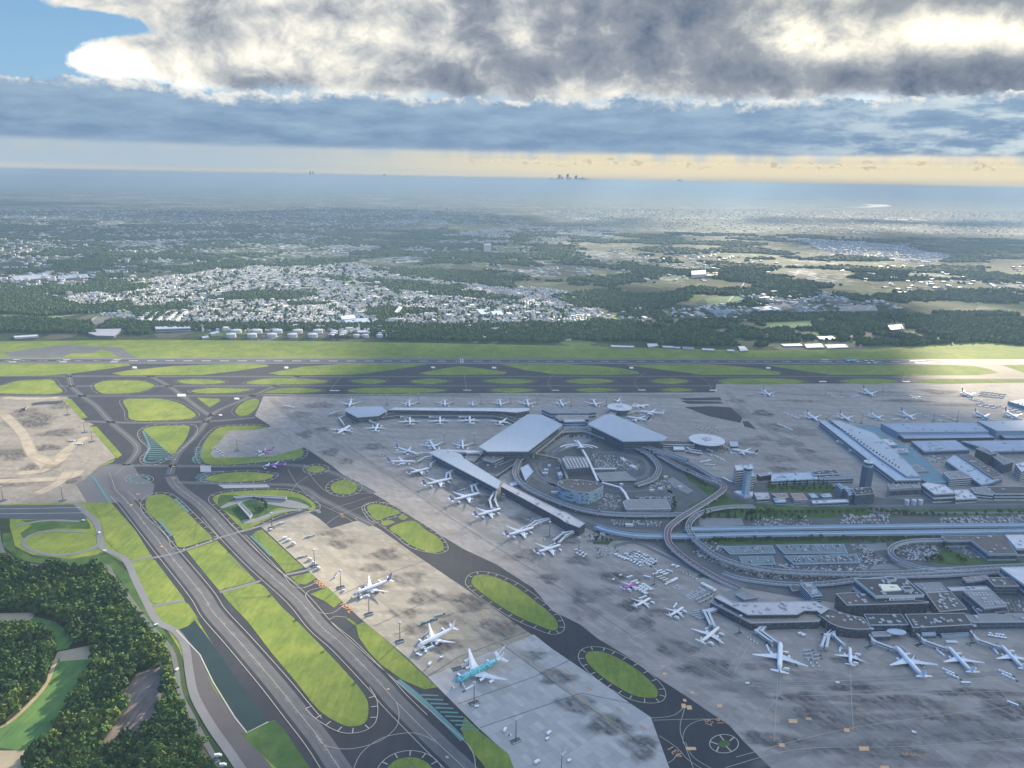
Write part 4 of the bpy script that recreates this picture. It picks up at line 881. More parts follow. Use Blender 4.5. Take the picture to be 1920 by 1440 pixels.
def mk_panel(t, p):
    q = t.sep(p); u = t.m('MULTIPLY', t.m('ADD', q[0], t.m('MULTIPLY', q[1], .83)), .28); v = t.m('MULTIPLY', q[2], .30)
    w = t.voro(t.comb(t.m('FLOOR', u), t.m('FLOOR', v), 0), 1.0, 'Color', rnd=0); s_ = t.sep(w)
    f = t.m('LESS_THAN', t.m('FRACT', v), .14)
    c = t.ramp(s_[0], [(0, (.10, .16, .22)), (.16, (.10, .16, .22)), (.18, (.33, .47, .56)), (.7, (.42, .55, .63)), (1, (.50, .62, .68))], 'CONSTANT')
    return t.mix(t.m('MULTIPLY', f, .5), c, (.2, .3, .38))
WM['panel'] = mat('wall_glass_panels', (0, 0, 0), .3, build=mk_panel, spec=.6)
def mk_win(t, p):
    oc = p; v = t.voro(oc, .5, 'Color'); s_ = t.sep(v)
    return t.ramp(s_[0], [(0, (.02, .035, .055)), (.6, (.05, .075, .11)), (.9, (.12, .15, .19))])
M_win = mat('window_glass', (0, 0, 0), .12, build=mk_win, spec=.7)
M_unit = mat('roof_plant', (.42, .44, .46), .6, .2, .3)
def expand(poly, d):
    n = len(poly); cx = sum(p[0] for p in poly)/n; cy = sum(p[1] for p in poly)/n
    a = sum(poly[i][0]*poly[(i+1) % n][1]-poly[(i+1) % n][0]*poly[i][1] for i in range(n)); sg = 1 if a > 0 else -1
    o = []
    for i in range(n):
        p0, p1, p2 = poly[i-1], poly[i], poly[(i+1) % n]
        def nrm(a_, b_):
            dx, dy = b_[0]-a_[0], b_[1]-a_[1]; q = hypot(dx, dy) or 1; return (dy/q*sg, -dx/q*sg)
        n1_, n2_ = nrm(p0, p1), nrm(p1, p2); mx, my = n1_[0]+n2_[0], n1_[1]+n2_[1]; q = hypot(mx, my) or 1; mx, my = mx/q, my/q
        k = d/max(.35, mx*n1_[0]+my*n1_[1]); o.append((p1[0]+mx*k, p1[1]+my*k))
    return o
def bld(name, label, px, h, wall='grey', roof='grey', storeys=3, base=0, par=1.0, units=0, group=None, cat='building', world=None, over=0, win=.55):
    poly = world or pts(px, base+h); t = empty(name, (0, 0, 0)); cx = sum(p[0] for p in poly)/len(poly); cy = sum(p[1] for p in poly)/len(poly)
    t.location = (cx, cy, base)
    loc = [(x-cx, y-cy) for x, y in poly]
    w = MB(); w.prism(loc, 0, h, top=False); w.build('wall', WM[wall], t)
    r = MB()
    if par > 0:
        out = expand(loc, .35+over); inn = expand(loc, -.6); n = len(out)
        # parapet: outer skirt, cap and inner face, roof deck inside
        for A, za, B, zb in ((out, h-par*.9, out, h+.35), (out, h+.35, inn, h+.35), (inn, h+.35, inn, h-par*.4)):
            r.add([(x, y, za) for x, y in A]+[(x, y, zb) for x, y in B], [(i, (i+1) % n, n+(i+1) % n, n+i) for i in range(n)], 1)
        r.add([(x, y, h-par*.4) for x, y in inn], [tuple(range(n)) if sum(inn[i][0]*inn[(i+1) % n][1]-inn[(i+1) % n][0]*inn[i][1] for i in range(n)) > 0 else tuple(range(n))[::-1]], 0)
        r.build('roof', [RM[roof], WM[wall] if wall in ('white', 'blue') else M_unit], t)
    else:
        r.prism(expand(loc, over), h-.2, h+1.0, 0, bottom=True); r.build('roof', [RM[roof]], t)
    if storeys:
        sh = (h-1.5)/storeys; e = expand(loc, .12)
        for s_ in range(storeys):
            z0 = .8+s_*sh; m_ = MB(); m_.prism(e, z0+sh*(1-win)*.5, z0+sh*(1-win)*.5+sh*win, top=False); m_.build('window', M_win, t)
    if units:
        xs0 = [p[0] for p in loc]; ys0 = [p[1] for p in loc]; k = 0; rnd = random.Random(int(cx*7+cy)); tries = 0
        small = expand(loc, -4)
        while k < units and tries < 200:
            tries += 1; x, y = rnd.uniform(min(xs0), max(xs0)), rnd.uniform(min(ys0), max(ys0))
            if inside(x, y, small):
                u = MB(); u.box(x, y, h-par*.4, rnd.uniform(2, 7), rnd.uniform(2, 5), rnd.uniform(1.2, 2.6), rnd.choice([0, pi/2])); u.build('roof_unit', M_unit, t); k += 1
    tag(t, label, cat, group); return t
TG, PG = 'buildings of the far terminal', 'piers of the far terminal'
# far terminal
def slab_roof(name, label, px, h, wall_in, roof='metal', thick=2.2):
    poly = pts(px, h); cx = sum(p[0] for p in poly)/len(poly); cy = sum(p[1] for p in poly)/len(poly); t = empty(name, (cx, cy, 0)); loc = [(x-cx, y-cy) for x, y in poly]
    m_ = MB(); m_.prism(loc, h-thick, h, bottom=True); 
    m_.build('roof', RM[roof], t)
    i2 = expand(loc, -wall_in)
    m_ = MB(); m_.prism(i2, 0, h-thick, top=False); m_.build('wall', WM['navy'], t)
    for z0, z1 in ((3, 6), (9, 13), (15, 19)):
        if z1 < h-3: m_ = MB(); m_.prism(expand(i2, .2), z0, z1, top=False); m_.build('window', M_win, t)
    f = MB(); f.prism(expand(loc, .25), h-1.6, h+.3, top=False); f.build('fascia', M_wing, t)
    tag(t, label, 'terminal building', TG); return t
slab_roof('terminal_hall', 'left of two great blue-grey sloping terminal roofs', [897.5,837.5, 989,777, 1016,777.5, 1055,796, 990,846, 914,846], 30, 9)
slab_roof('terminal_hall', 'right of two great blue-grey sloping terminal roofs', [1101.7,795, 1135,777, 1150,777, 1251,819, 1243,826, 1168,827], 30, 9)
slab_roof('satellite_lounge', 'hexagonal blue-grey roof at the left tip of the long pier', [644.6,768.7, 655,763.5, 715,762, 726,770, 709,779, 669.6,782], 18, 4, thick=1.6)
slab_roof('pier_concourse', 'angled pier under a long narrow blue-grey roof', [804,848.5, 816,844.5, 853,846, 866,853, 870,859, 939,902, 933,916.5], 20, 6, thick=1.6)
bld('pier_concourse', 'long straight pier with thin white roof and dark glass', [726,769, 741,763.8, 993,765, 992,770, 968,773.5, 934,771, 740,768.8], 16, 'dark', 'white', 2, par=.8, group=PG)
bld('pier_concourse', 'dark glazed ground level along the near side of the long pier', [728,776, 742,774, 930,775, 962,782, 990,790, 978,796, 950,786, 925,780, 745,779, 715,783], 8, 'navy', 'dark', 2, par=.6, group=PG)
bld('pier_concourse', 'pier under a long warm-white roof with square vents', [939.4,912, 945,904.5, 1052,958, 1060,960, 1070,966, 1097,981, 1086,989, 1060,979, 1050,972, 1043,968], 17, 'dark', 'pinkwhite', 3, par=.8, units=9, group=PG)
bld('pier_link', 'thin white roof joining the angled pier to the left great roof', [815.6,843.8, 820,842.5, 909,845, 911,848, 875,849, 873,847.5, 853,846.5], 15, 'white', 'white', 1, par=.5, group=PG)
bld('link_building', 'pale blue block between the great roofs, far one', [1016,767, 1024,764, 1115,765, 1118,772, 1100,774, 1032,774], 18, 'blue', 'grey', 2, units=5, group=TG)
bld('link_building', 'pale blue block between the great roofs, middle one', [1041,781.5, 1046,778, 1102,778, 1104,785, 1050,788], 20, 'blue', 'tan', 2, units=4, group=TG)
bld('link_building', 'small pale blue entrance block between the great roofs', [1057,788.5, 1060,786, 1095,786, 1098,790, 1058,791], 22, 'blue', 'pale', 3, group=TG)
bld('link_canopy', 'flat canopy at the kerb between the two great roofs', [1072,797, 1083,797, 1086,803, 1073,803], 12, 'blue', 'grey', 1, par=.3, group=TG)
def round_sat(label, px, py, rx):
    h = 18; c = at(px, py, h); e = at(px+rx, py, h); r = hypot(e[0]-c[0], e[1]-c[1]); t = empty('round_satellite', (*c, 0))
    m_ = MB(); m_.lathe([(r*.78, 0), (r*.78, h-4), (r*.86, h-2)], 40); m_.build('wall', WM['navy'], t)
    m_ = MB(); m_.lathe([(r*.84, h-2.6), (r, h-1), (r, h), (r*.97, h+.4), (r*.3, h+1.6), (.01, h+1.8)], 48); m_.build('roof', RM['white'], t)
    m_ = MB(); m_.lathe([(r*.785, 6), (r*.785, 10)], 40); m_.build('window', M_win, t)
    m_ = MB(); m_.lathe([(r*.28, h+1.4), (r*.28, h+3), (.01, h+3.1)], 24); m_.build('roof_drum', M_unit, t)
    tag(t, label, 'round building', TG)
round_sat('smaller disc-shaped white roof on the far side of the right great roof', 1162, 763, 23)
round_sat('larger disc-shaped white roof at the end of the right pier', 1325.4, 824.4, 32.5)
bld('pier_link', 'low dark corridor leading to the larger disc roof', [1241,826, 1300,828, 1303,834, 1243,833], 12, 'white', 'dark', 2, par=.6, group=PG)
bld('pier_link', 'sloping grey bridge leading to the smaller disc roof', [1140,777, 1150,768, 1160,768, 1152,778], 12, 'grey', 'grey', 1, par=.6, group=PG)
bld('gate_lounge', 'small white box building under the larger disc roof', [1262,836, 1282,836, 1284,843, 1263,843], 8, 'white', 'white', 1, group=TG)
bld('gate_lounge', 'small white block right of the larger disc roof', [1368,828, 1383,828, 1384,836, 1370,836], 9, 'white', 'pale', 1, group=TG)
bld('court_building', 'octagonal tan terrace inside the angled pier', [909,856, 944,853, 944,858, 924,867, 905,862], 14, 'blue', 'tan', 2, units=1, group=TG)
bld('court_building', 'grey flat roof inside the angled pier', [880,873, 905,866, 935,872, 975,856, 978,860, 930,893], 8, 'dark', 'dark', 1, units=3, group=TG)
bld('court_building', 'pale tan forecourt slab by the angled pier tip', [872,856, 882,851, 903,852, 888,866, 874,861], 9, 'grey', 'tan', 1, group=TG)
bld('court_building', 'fan-shaped pale roof inside the loop road', [976,878, 990,870, 1000,884, 985,901], 8, 'blue', 'pale', 1, par=.4, group=TG)
bld('court_building', 'small pale roof squeezed between the white pier and loop road', [955,906, 967,903, 971,908, 958,911], 6, 'blue', 'pale', 1, group=TG)
bld('court_building', 'tiny pale blue annex by the white pier start', [940,921, 962,921, 963,926, 942,927], 5, 'white', 'white', 1, group=TG)
bld('hotel_building', 'pale blue curved-front block standing beside the loop road', [1046,904, 1050,901, 1061,899.5, 1085,899.5, 1099,901, 1115,903.5, 1129,907.5, 1131.6,911, 1120,917, 1104,924, 1085,922, 1069,918.8, 1055,914.5, 1047,909], 25, 'panel', 'brown', 0, par=1.5, units=9, group=TG)
bld('parking_garage', 'tall ribbed garage inside the loop road', [1054,860.6, 1061,856, 1099,857, 1104,875.6, 1063,879], 19, 'navy', 'tan', 5, group='car parks round the far terminal', win=.4)
tg_ = [o for o in COL.objects if o.get('label', '').startswith('tall ribbed garage')][0]
for k in range(7):
    a_ = at(1056+k*6.3, 859.5, 20.4); b_ = at(1066+k*6.0, 876.5, 20.4); q_ = MB(); q_.tube((a_[0]-tg_.location.x, a_[1]-tg_.location.y, 20.4), (b_[0]-tg_.location.x, b_[1]-tg_.location.y, 20.4), 2.2, 1.0); q_.build('roof_louvre', RM['white'], tg_)
for k in range(8):
    x, y = 1137+k*5.2, 889+k*.2
bld('parking_garage', 'low pale-decked garage inside the loop road', [1117.5,887, 1172,884, 1192.5,900, 1129,902], 7, 'grey', 'grey', 1, group='car parks round the far terminal')
bld('parking_garage', 'white-banded garage outside the loop road', [1168,941, 1176,937, 1249,936.6, 1258,954, 1174,955], 10, 'white', 'grey', 3, group='car parks round the far terminal')
bld('bus_shelter', 'small pale shelter at the top of the inner car park', [1163,859, 1168,857.5, 1175,862, 1169,863.5], 5, 'white', 'white', 0, par=.3)
bld('bus_shelter', 'small pale shelter at the right of the inner car park', [1180,872.5, 1186,871, 1194,875, 1188,877], 5, 'white', 'white', 0, par=.3)
bld('utility_building', 'blue tank-like block beside the garage in the loop', [1045,886, 1052,884, 1055,890, 1048,892], 9, 'blue', 'pale', 0)
# control towers
def tower(label, px, py_base, top_px_y, w, mw, cabr):
    c = at(px, py_base); hgt = None
    d = hypot(*c); y_ = 0
    # height from the two image rows
    lo, hi = 5, 150
    for _ in range(30):
        z = (lo+hi)/2; P_ = Vector((c[0], c[1], z-H)); yy = 720-F*(P_.dot(up)/P_.dot(fw))
        if yy > top_px_y: lo = z
        else: hi = z
    z = lo; t = empty('control_tower', (*c, 0))
    m_ = MB(); m_.box(0, 0, 0, w, w, z*.78, .3); m_.build('shaft', mw, t)
    m_ = MB(); m_.lathe([(w*.5, z*.76), (cabr, z*.80), (cabr, z*.84), (cabr*.92, z*.845)], 20); m_.build('gallery', WM['blue'], t)
    m_ = MB(); m_.lathe([(cabr*.9, z*.84), (cabr*1.02, z*.92)], 20); m_.build('window', M_win, t)
    m_ = MB(); m_.lathe([(cabr*1.08, z*.92), (cabr*1.08, z*.94), (.01, z*.96)], 20); m_.build('roof', WM['white'], t)
    m_ = MB(); m_.box(0, 0, z*.95, 3, 3, z*.03); m_.box(0, 0, z*.97, .6, .6, z*.06); m_.build('antenna_mast', M_unit, t)
    tag(t, label, 'control tower', 'control towers'); return t
tower('pale control tower with ringed cab in front of a white block', 1397, 931, 872, 11, WM['blue'], 9)
tower('dark blue control tower standing on the right office block', 1621, 918, 862, 16, WM['navy'], 9)
bld('office_block', 'tall white block right behind the pale control tower, left half', [1377,873, 1390,871.5, 1397,880, 1381,882], 34, 'white', 'white', 6, group='offices by the pale control tower')
bld('office_block', 'white block right behind the pale control tower, right half', [1398,878, 1405,877, 1415,892, 1404,894], 28, 'white', 'pale', 5, group='offices by the pale control tower')
bld('office_block', 'slim pale tower block behind the pale control tower', [1403,870, 1411,869.5, 1412,873, 1404,874], 32, 'blue', 'pale', 5, group='offices by the pale control tower')
OG = 'offices along the inner road'
for q, h, w, r, n, l in [
 ([1384,920, 1412,922, 1411,930, 1396,931, 1376,922], 5, 'white', 'white', 0, 'flat white podium at the foot of the pale control tower'),
 ([1414,924, 1440,924, 1443,934, 1420,936], 8, 'white', 'pinkwhite', 1, 'small warm-roofed house right of the pale tower foot'),
 ([1447,925.7, 1474,925, 1478,932, 1460,934], 8, 'white', 'rust', 1, 'white office with rusty roof, left half'),
 ([1483,925.5, 1505,925, 1514,936.7, 1490,937.5], 8, 'white', 'rust', 2, 'white office with rusty roof, right half'),
 ([1450,934, 1472,934, 1474,941, 1454,942], 6, 'blue', 'pale', 1, 'pale annex in front of the rusty-roofed office'),
 ([1521.6,938.5, 1589,935.7, 1592,941, 1524,944], 7, 'blue', 'white', 1, 'long low white shed by the road'),
 ([1516,926, 1526,925, 1534,932, 1522,933], 5, 'white', 'pale', 1, 'small pale hut left among the trees'), ([1537,927, 1556,925, 1560,931, 1543,932], 5, 'white', 'pale', 1, 'small pale hut right among the trees'),
 ([1419.5,888, 1447,885, 1449,889, 1425,893], 12, 'dark', 'pale', 0, 'dark open-fronted end of the arcaded offices'),
 ([1447,888, 1520,885, 1530,890, 1535,898, 1446,902], 12, 'blue', 'pale', 2, 'arcaded pale offices, left half'), ([1536,889, 1585,886, 1600,897, 1537,899], 12, 'blue', 'grey', 2, 'arcaded pale offices, right half'),
 ([1523,883, 1566,880, 1574,888, 1526,890], 16, 'white', 'dark', 2, 'white office ringed by dark plant wells'),
 ([1568,908, 1574,906, 1583,914, 1577,917], 20, 'blue', 'pale', 4, 'stepped pale block left of the dark tower, left step'), ([1580,914, 1587,911, 1597,918, 1589,922], 18, 'blue', 'pale', 4, 'stepped pale block left of the dark tower, middle step'),
 ([1589,921, 1600,918, 1606,926, 1592,929], 17, 'blue', 'pale', 4, 'stepped pale block left of the dark tower, right step'),
 ([1597,916, 1634,913, 1640,925, 1605,928.5], 22, 'navy', 'dark', 5, 'dark blue office block under the dark control tower'),
 ([1664.8,907, 1723,905, 1726,914, 1668,917], 20, 'grey', 'grey', 1, 'grey plant house with row of round cooling fans'),
 ([1728,908, 1739,905, 1772,909.5, 1792,924, 1752,926], 20, 'white', 'white', 2, 'large white gabled hall right of three white tanks'),
 ([1790,919, 1814,918, 1832,934, 1792,936], 10, 'white', 'white', 1, 'lower white wing of the gabled hall'),
 ([1768.7,886, 1801.5,882, 1822.5,895, 1781,898], 20, 'white', 'grey', 4, 'square white office with four dark window bands'),
 ([1821,915, 1848,912, 1866,920, 1862,928, 1828,924], 13, 'white', 'grey', 2, 'white depot left part with equipment on roof'), ([1848,912, 2060,912, 2070,926, 1866,926], 14, 'white', 'dark', 2, 'long white depot with dark roof at right edge')]:
    bld('office_building', l, q, h, w, r, n, group=OG, units=7 if h > 9 else 2)
def tank(label, px, py, rx, h, cat='storage tank', grp=None, m=None):
    c = at(px, py, h); e = at(px+rx, py, h); r = hypot(e[0]-c[0], e[1]-c[1]); t = empty('storage_tank', (*c, LV['grass']))
    m_ = MB(); m_.lathe([(r, 0), (r, h)], 24); m_.build('shell', WM['white'], t)
    m_ = MB(); m_.lathe([(r*1.01, h-.4), (r*1.01, h+.1), (r*.6, h+r*.10), (.01, h+r*.14)], 24); m_.build('lid', RM['white'], t)
    tag(t, label, cat, grp)
for i, x in enumerate((1701, 1714, 1726.4)): tank(('left', 'middle', 'right')[i]+' of three small white tanks by the plant house', x, 937.5, 4.2, 10, grp='small white tanks by the plant house')
# fan drums
for i in range(7):
    c = at(1672+i*7.6, 906-i*.2, 21); t = empty('cooling_fan', (*c, 20)); m_ = MB(); m_.lathe([(3.1, 0), (3.1, 2.2), (2.7, 2.2), (2.7, .8)], 16); m_.build('fan_drum', M_dark, t)
    tag(t, 'round cooling fan number %s from the left on the grey plant house' % ['one', 'two', 'three', 'four', 'five', 'six', 'seven'][i], 'cooling fan', 'cooling fans on the plant house')
# cargo halls and north satellite
CG = 'cargo and freight halls'
for q, h, w, r, n, l in [
 ([1536.7,790, 1546,787.5, 1600,822, 1720,891, 1728,900, 1680,901, 1640,871], 15, 'cargo', 'pale', 2, 'long diagonal building under a pale blue roof, its near aisle'),
 ([1556,787, 1575,789, 1640,812, 1701,866, 1725,893, 1700,893, 1640,852], 19, 'cargo', 'metal', 0, 'raised centre aisle of the long diagonal pale roof'),
 ([1597,796.5, 1643,797.5, 1662,818, 1708,840, 1741,864, 1779,903, 1738,905, 1718,890, 1701,868, 1650,829], 11, 'cargo', 'teal', 0, 'teal flat-roofed wing behind the diagonal roof'),
 ([1634,824, 1668,823, 1683,834, 1648,836], 17, 'cargo', 'white', 0, 'white square roof hump with four vents'),
 ([1655,842, 1700,840, 1704,848, 1660,850], 15, 'cargo', 'pinkwhite', 0, 'low white roof step with small vents'),
 ([1701,873, 1722,871, 1742,883, 1716,884], 14, 'grey', 'grey', 0, 'grey square roof on the teal wing'),
 ([1652,793.7, 1832,792, 1854,809, 1683,810], 17, 'cargo', 'cargo', 0, 'upper freight hall with scalloped ridge'),
 ([1683,812.5, 1850,812.5, 1865,820, 1696,822], 11, 'dark', 'cargo', 0, 'canopy in front of the upper freight hall'),
 ([1832.5,789.5, 1925,787, 2080,787, 2080,806, 1869,808], 21, 'cargo', 'metal', 0, 'smooth round-backed freight hall at the right edge'),
 ([1871,812, 2080,811, 2080,820, 1885,821], 11, 'dark', 'cargo', 0, 'canopy in front of the round-backed hall'),
 ([1708.5,827, 1792,825.5, 1818,843, 1733,846], 13, 'cargo', 'cargo', 1, 'middle freight hall with two long rooflights'),
 ([1803,827, 2060,823, 2060,840, 1863,846], 13, 'cargo', 'cargo', 1, 'freight hall with domed rooflights right of the middle hall'),
 ([1774,864, 1789,853, 1880,896, 1858,905, 1840,909], 14, 'cargo', 'pale', 1, 'long diagonal pale-roofed shed, near side'),
 ([1800,854, 1820,852, 1880,893, 1862,896], 18, 'grey', 'brown', 0, 'brown flat roof along the diagonal shed'),
 ([1830,841, 1842,838, 1869,849, 1856,852], 28, 'dark', 'grey', 4, 'dark glazed office block among the freight halls'),
 ([1856,852, 1868,849, 1900,866, 1882,871], 22, 'navy', 'grey', 4, 'lower dark block behind the diagonal shed'),
 ([1904,870, 1930,864, 1950,875, 1915,884], 24, 'white', 'white', 5, 'white office with window rows at the right edge'),
 ([1890,752, 1925,747, 1960,760, 1930,764], 10, 'cargo', 'cargo', 0, 'ribbed blue roof at the far right of the cargo stands')]:
    bld('freight_building', l, q, h, w, r, n, group=CG, par=.7, units=10 if h > 12 else 4)
for i in range(24):
    x, y = 1549+i*5.9, 787.5+i*3.95
    c = at(x, y, 17); m_ = MB(); m_.box(0, 0, 0, 2.4, 2.4, 2.6, .5); o = m_.build('roof_vent', M_dark); o.location = (*c, 19); tag(o, 'dark roof vent in the long row on the diagonal pale roof', 'roof vent', 'roof vents on the diagonal roof')
# near terminal
NG = 'blocks of the near terminal'
for q, h, w, r, n, l, u in [
 ([1332,1128.6, 1345,1119, 1420,1140, 1529,1142, 1545,1152, 1535.7,1165, 1407.7,1168], 12, 'dark', 'tan', 2, 'lower brownish roof terrace below the pale pier roof', 0),
 ([1339,1119.4, 1349.6,1115, 1376,1130, 1529,1127, 1555.5,1140.5, 1539.6,1151, 1531.7,1145, 1508,1144.5, 1494.8,1152, 1402,1152.5], 18, 'dark', 'pinkwhite', 1, 'long pier with warm-white flat roof and skylight boxes', 8),
 ([1535,1152.7, 1557,1141.7, 1572,1147, 1595,1154, 1618,1158, 1633.5,1179, 1610,1180, 1587.5,1178, 1572,1174.5, 1559,1169], 15, 'dark', 'brown', 2, 'curved dark brown concourse corner', 3),
 ([1620,1151.6, 1690,1151.6, 1703.5,1171, 1631,1172], 13, 'navy', 'dark', 2, 'dark flat-roofed concourse right of the curved corner', 3),
 ([1697,1151.6, 1808.5,1149.4, 1822.7,1171, 1712,1176.7], 16, 'dark', 'dark', 2, 'dark concourse with long rows of roof panels', 6),
 ([1806,1154, 1920,1151, 2100,1149, 2100,1164, 1824,1167], 12, 'navy', 'grey', 2, 'grey low concourse at the right edge', 4),
 ([1568,1113, 1600,1111, 1740,1128, 1741,1130, 1588,1134.5], 23, 'dark', 'brown', 4, 'broad dark terminal block below the rooftop sign', 4),
 ([1601.7,1085, 1697,1083.7, 1733,1115.5, 1642,1117.7], 31, 'white', 'dark', 2, 'dark square roof with white parapet and bright skylight', 6),
 ([1714,1093.6, 1762.5,1092.5, 1778,1109, 1736,1111], 14, 'grey', 'grey', 1, 'mossy grey roof right of the signed block', 1),
 ([1736,1112, 1782,1109, 1813,1142, 1762,1147], 15, 'dark', 'brown', 1, 'brown-grey roof with square duct well', 7),
 ([1806,1107.8, 1858.8,1106.7, 1888,1136, 1845.6,1140.6], 19, 'grey', 'grey', 2, 'grey roof with two rows of round skylights', 0),
 ([1850,1083.7, 1893.8,1082.7, 1911,1099, 1865,1099], 17, 'navy', 'brown', 3, 'square brown-roofed block under the white roof corner', 1),
 ([1876,1064, 2100,1061, 2100,1118, 1925,1099], 22, 'white', 'white', 2, 'large plain white roof at the right edge', 0),
 ([1775,1101, 1850,1099, 1858,1105, 1784,1108], 10, 'grey', 'pinkwhite', 0, 'pale pinkish walkway roof behind the skylit roof', 0),
 ([1805,1083, 1850,1079, 1856,1086, 1812,1090], 12, 'blue', 'rust', 1, 'red-brown roof strip beside the access road', 0),
 ([1500,1094.7, 1522,1092.5, 1541.6,1116.6, 1522,1119], 16, 'blue', 'grey', 4, 'narrow slatted block by the elevated road', 8),
 ([1823,1138, 1855,1134, 1870,1150, 1835,1152], 12, 'dark', 'dark', 1, 'dark low roof below the skylit roof', 2),
 ([1765,1004.7, 1883.5,1003, 1907,1038.4, 1854,1039, 1820,1013, 1774,1014], 13, 'blue', 'brown', 1, 'big brown-grey roof inside the ramp loop', 3),
 ([1884.5,1002.8, 2100,1001, 2100,1028, 1906,1028], 15, 'white', 'white', 1, 'white-roofed extension beside the big brown-grey roof', 2)]:
    bld('terminal_block', l, q, h, w, r, n, group=NG, units=u*2+2)
for q, h, w, r, n, l in [([1634,1185, 1668,1184, 1670,1192, 1638,1193], 8, 'navy', 'grey', 1, 'low box annex under the concourse, left of the oval canopy'), ([1727,1184, 1752,1183, 1755,1190, 1730,1191], 8, 'blue', 'pale', 1, 'glazed box annex right of the oval canopy'), ([1764,1188, 1815,1186, 1817,1190, 1767,1192], 5, 'blue', 'grey', 0, 'low long canopy below the panelled concourse roof'), ([1380,1115, 1400,1110, 1420,1120, 1395,1124], 5, 'grey', 'grey', 0, 'low yard roof behind the pale-roofed pier'), ([1480,1098, 1497,1097, 1503,1106, 1486,1108], 5, 'grey', 'brown', 0, 'low brown roof left of the slatted block')]:
    bld('terminal_annex', l, q, h, w, r, n, group=NG)
for q_, l_ in (([1658,1082, 1674,1081, 1681,1087, 1666,1088], 'small penthouse at the back of the dark square roof'), ([1690,1100, 1706,1099, 1713,1106, 1697,1107], 'small penthouse right of the cream skylight')):
    bld('roof_penthouse', l_, q_, 3.6, 'white', 'dark', 0, base=30.6, par=.6, group='penthouses on the dark square roof')
_c = at(1681, 1184, 9); _t = empty('entrance_canopy', (*_c, 0)); _q = MB(); _q.lathe([(.01, 8), (9, 8), (9, 9), (.01, 9.6)], 28); _o = _q.build('canopy_disc', RM['pale'], _t); _o.scale = (1.5, .8, 1)
_q = MB(); _q.box(-5, 0, 0, 1, 1, 8); _q.build('column', M_unit, _t); _q = MB(); _q.box(5, 0, 0, 1, 1, 8); _q.build('column', M_unit, _t); tag(_t, 'pale oval canopy at the foot of the dark concourse', 'canopy')
# rooftop skylight, round skylights and the sign
c = pts([1647,1096, 1681.6,1097, 1691,1107, 1656,1109], 31.5); m_ = MB(); m_.prism(c, 30, 32.5); o = m_.build('skylight', mat('skylight_panel', (.85, .80, .62), .4)); tag(o, 'bright cream skylight on the dark square roof', 'skylight')
for r_ in range(4):
    for k in range(6):
        x = 1817+k*6.3+r_*9.2+(3 if r_ > 1 else 0); y = 1111.5+r_*3.4+(9 if r_ > 1 else 0)-k*.15
        c = at(x+(8 if r_ > 1 else 0), y, 20); m_ = MB(); m_.lathe([(1.5, 0), (1.3, .9), (.01, 1.2)], 10); o = m_.build('round_skylight', RM['white']); o.location = (*c, 18.8); tag(o, 'small round white skylight in the rows on the grey terminal roof', 'skylight', 'round skylights on the grey roof')
sx0 = at(1667, 1124.5, 25); sx1 = at(1715, 1122.8, 25); t = empty('rooftop_sign', (*sx0, 0)); dd = Vector((sx1[0]-sx0[0], sx1[1]-sx0[1], 0)); Ls = dd.length; an = atan2(dd.y, dd.x)
m_ = MB(); m_.box(cos(an)*Ls/2, sin(an)*Ls/2, 23.5, Ls, .8, 4.6, an); m_.build('sign_board', mat('sign_white', (.8, .84, .88), .5), t)
tt = text('JAPAN AIRLINES', 0, 0, 4.4, 0, M_navy, 'sign_lettering', 25.8, world=(cos(an)*Ls*.57+sin(an)*.6, sin(an)*Ls*.57-cos(an)*.6), rot3=(pi/2, 0, an), sx=1.0, parent=t)
m_ = MB(); m_.lathe([(.01, -.1), (1.3, -.1), (1.3, .1), (.01, .12)], 14); e_ = m_.build('sign_emblem', M_red, t); e_.location = (cos(an)*Ls*.1+sin(an)*.55, sin(an)*Ls*.1-cos(an)*.55, 25.8); e_.rotation_euler = (pi/2, 0, an)
tag(t, 'long white rooftop airline sign with dark lettering', 'sign')
# deck car parks
DECKS = [[1354.8,1025, 1447.8,1023, 1454,1037, 1368.5,1038.7], [1455,1022, 1581.8,1020.5, 1589,1037, 1470.6,1037.8], [1385.8,1044, 1448.7,1043, 1454,1058, 1394,1059], [1471.5,1043, 1606,1039, 1612,1055, 1488.8,1058]]
for q, l in zip(DECKS, ('upper left', 'upper right', 'lower left', 'lower right')):
    bld('parking_deck', '%s of four teal-grey two-level parking decks' % l, q, 4.5, 'blue', 'deck', 1, par=.7, group='parking decks', cat='parking deck')
# airport edge: tanks, sheds
ORD = ['first', 'second', 'third', 'fourth', 'fifth', 'sixth', 'seventh', 'eighth', 'ninth', 'tenth', 'eleventh', 'twelfth', 'thirteenth', 'fourteenth', 'fifteenth', 'sixteenth']
TGp = 'white fuel tanks along the far fence'
k = 0
for x in (433, 472, 510, 548, 586): tank('large white fuel tank, front one of the %s pair from the left' % ORD[k//2], x, 626, 9.3, 13, grp=TGp); tank('large white fuel tank, rear one of the %s pair from the left' % ORD[k//2], x+10, 618.5, 9.3, 13, grp=TGp); k += 2
for i, x in enumerate((622, 640, 668, 685, 712, 729)):
    for j, y in enumerate((627.5, 624, 620.5)):
        if x in (668, 685) and j: continue
        tank('medium white fuel tank, %s in the %s column of the right cluster' % (('front', 'middle', 'rear')[j], ORD[i]), x+j*2.4, y, 6.3, 10, grp=TGp)
SG = 'low buildings along the far airport fence'
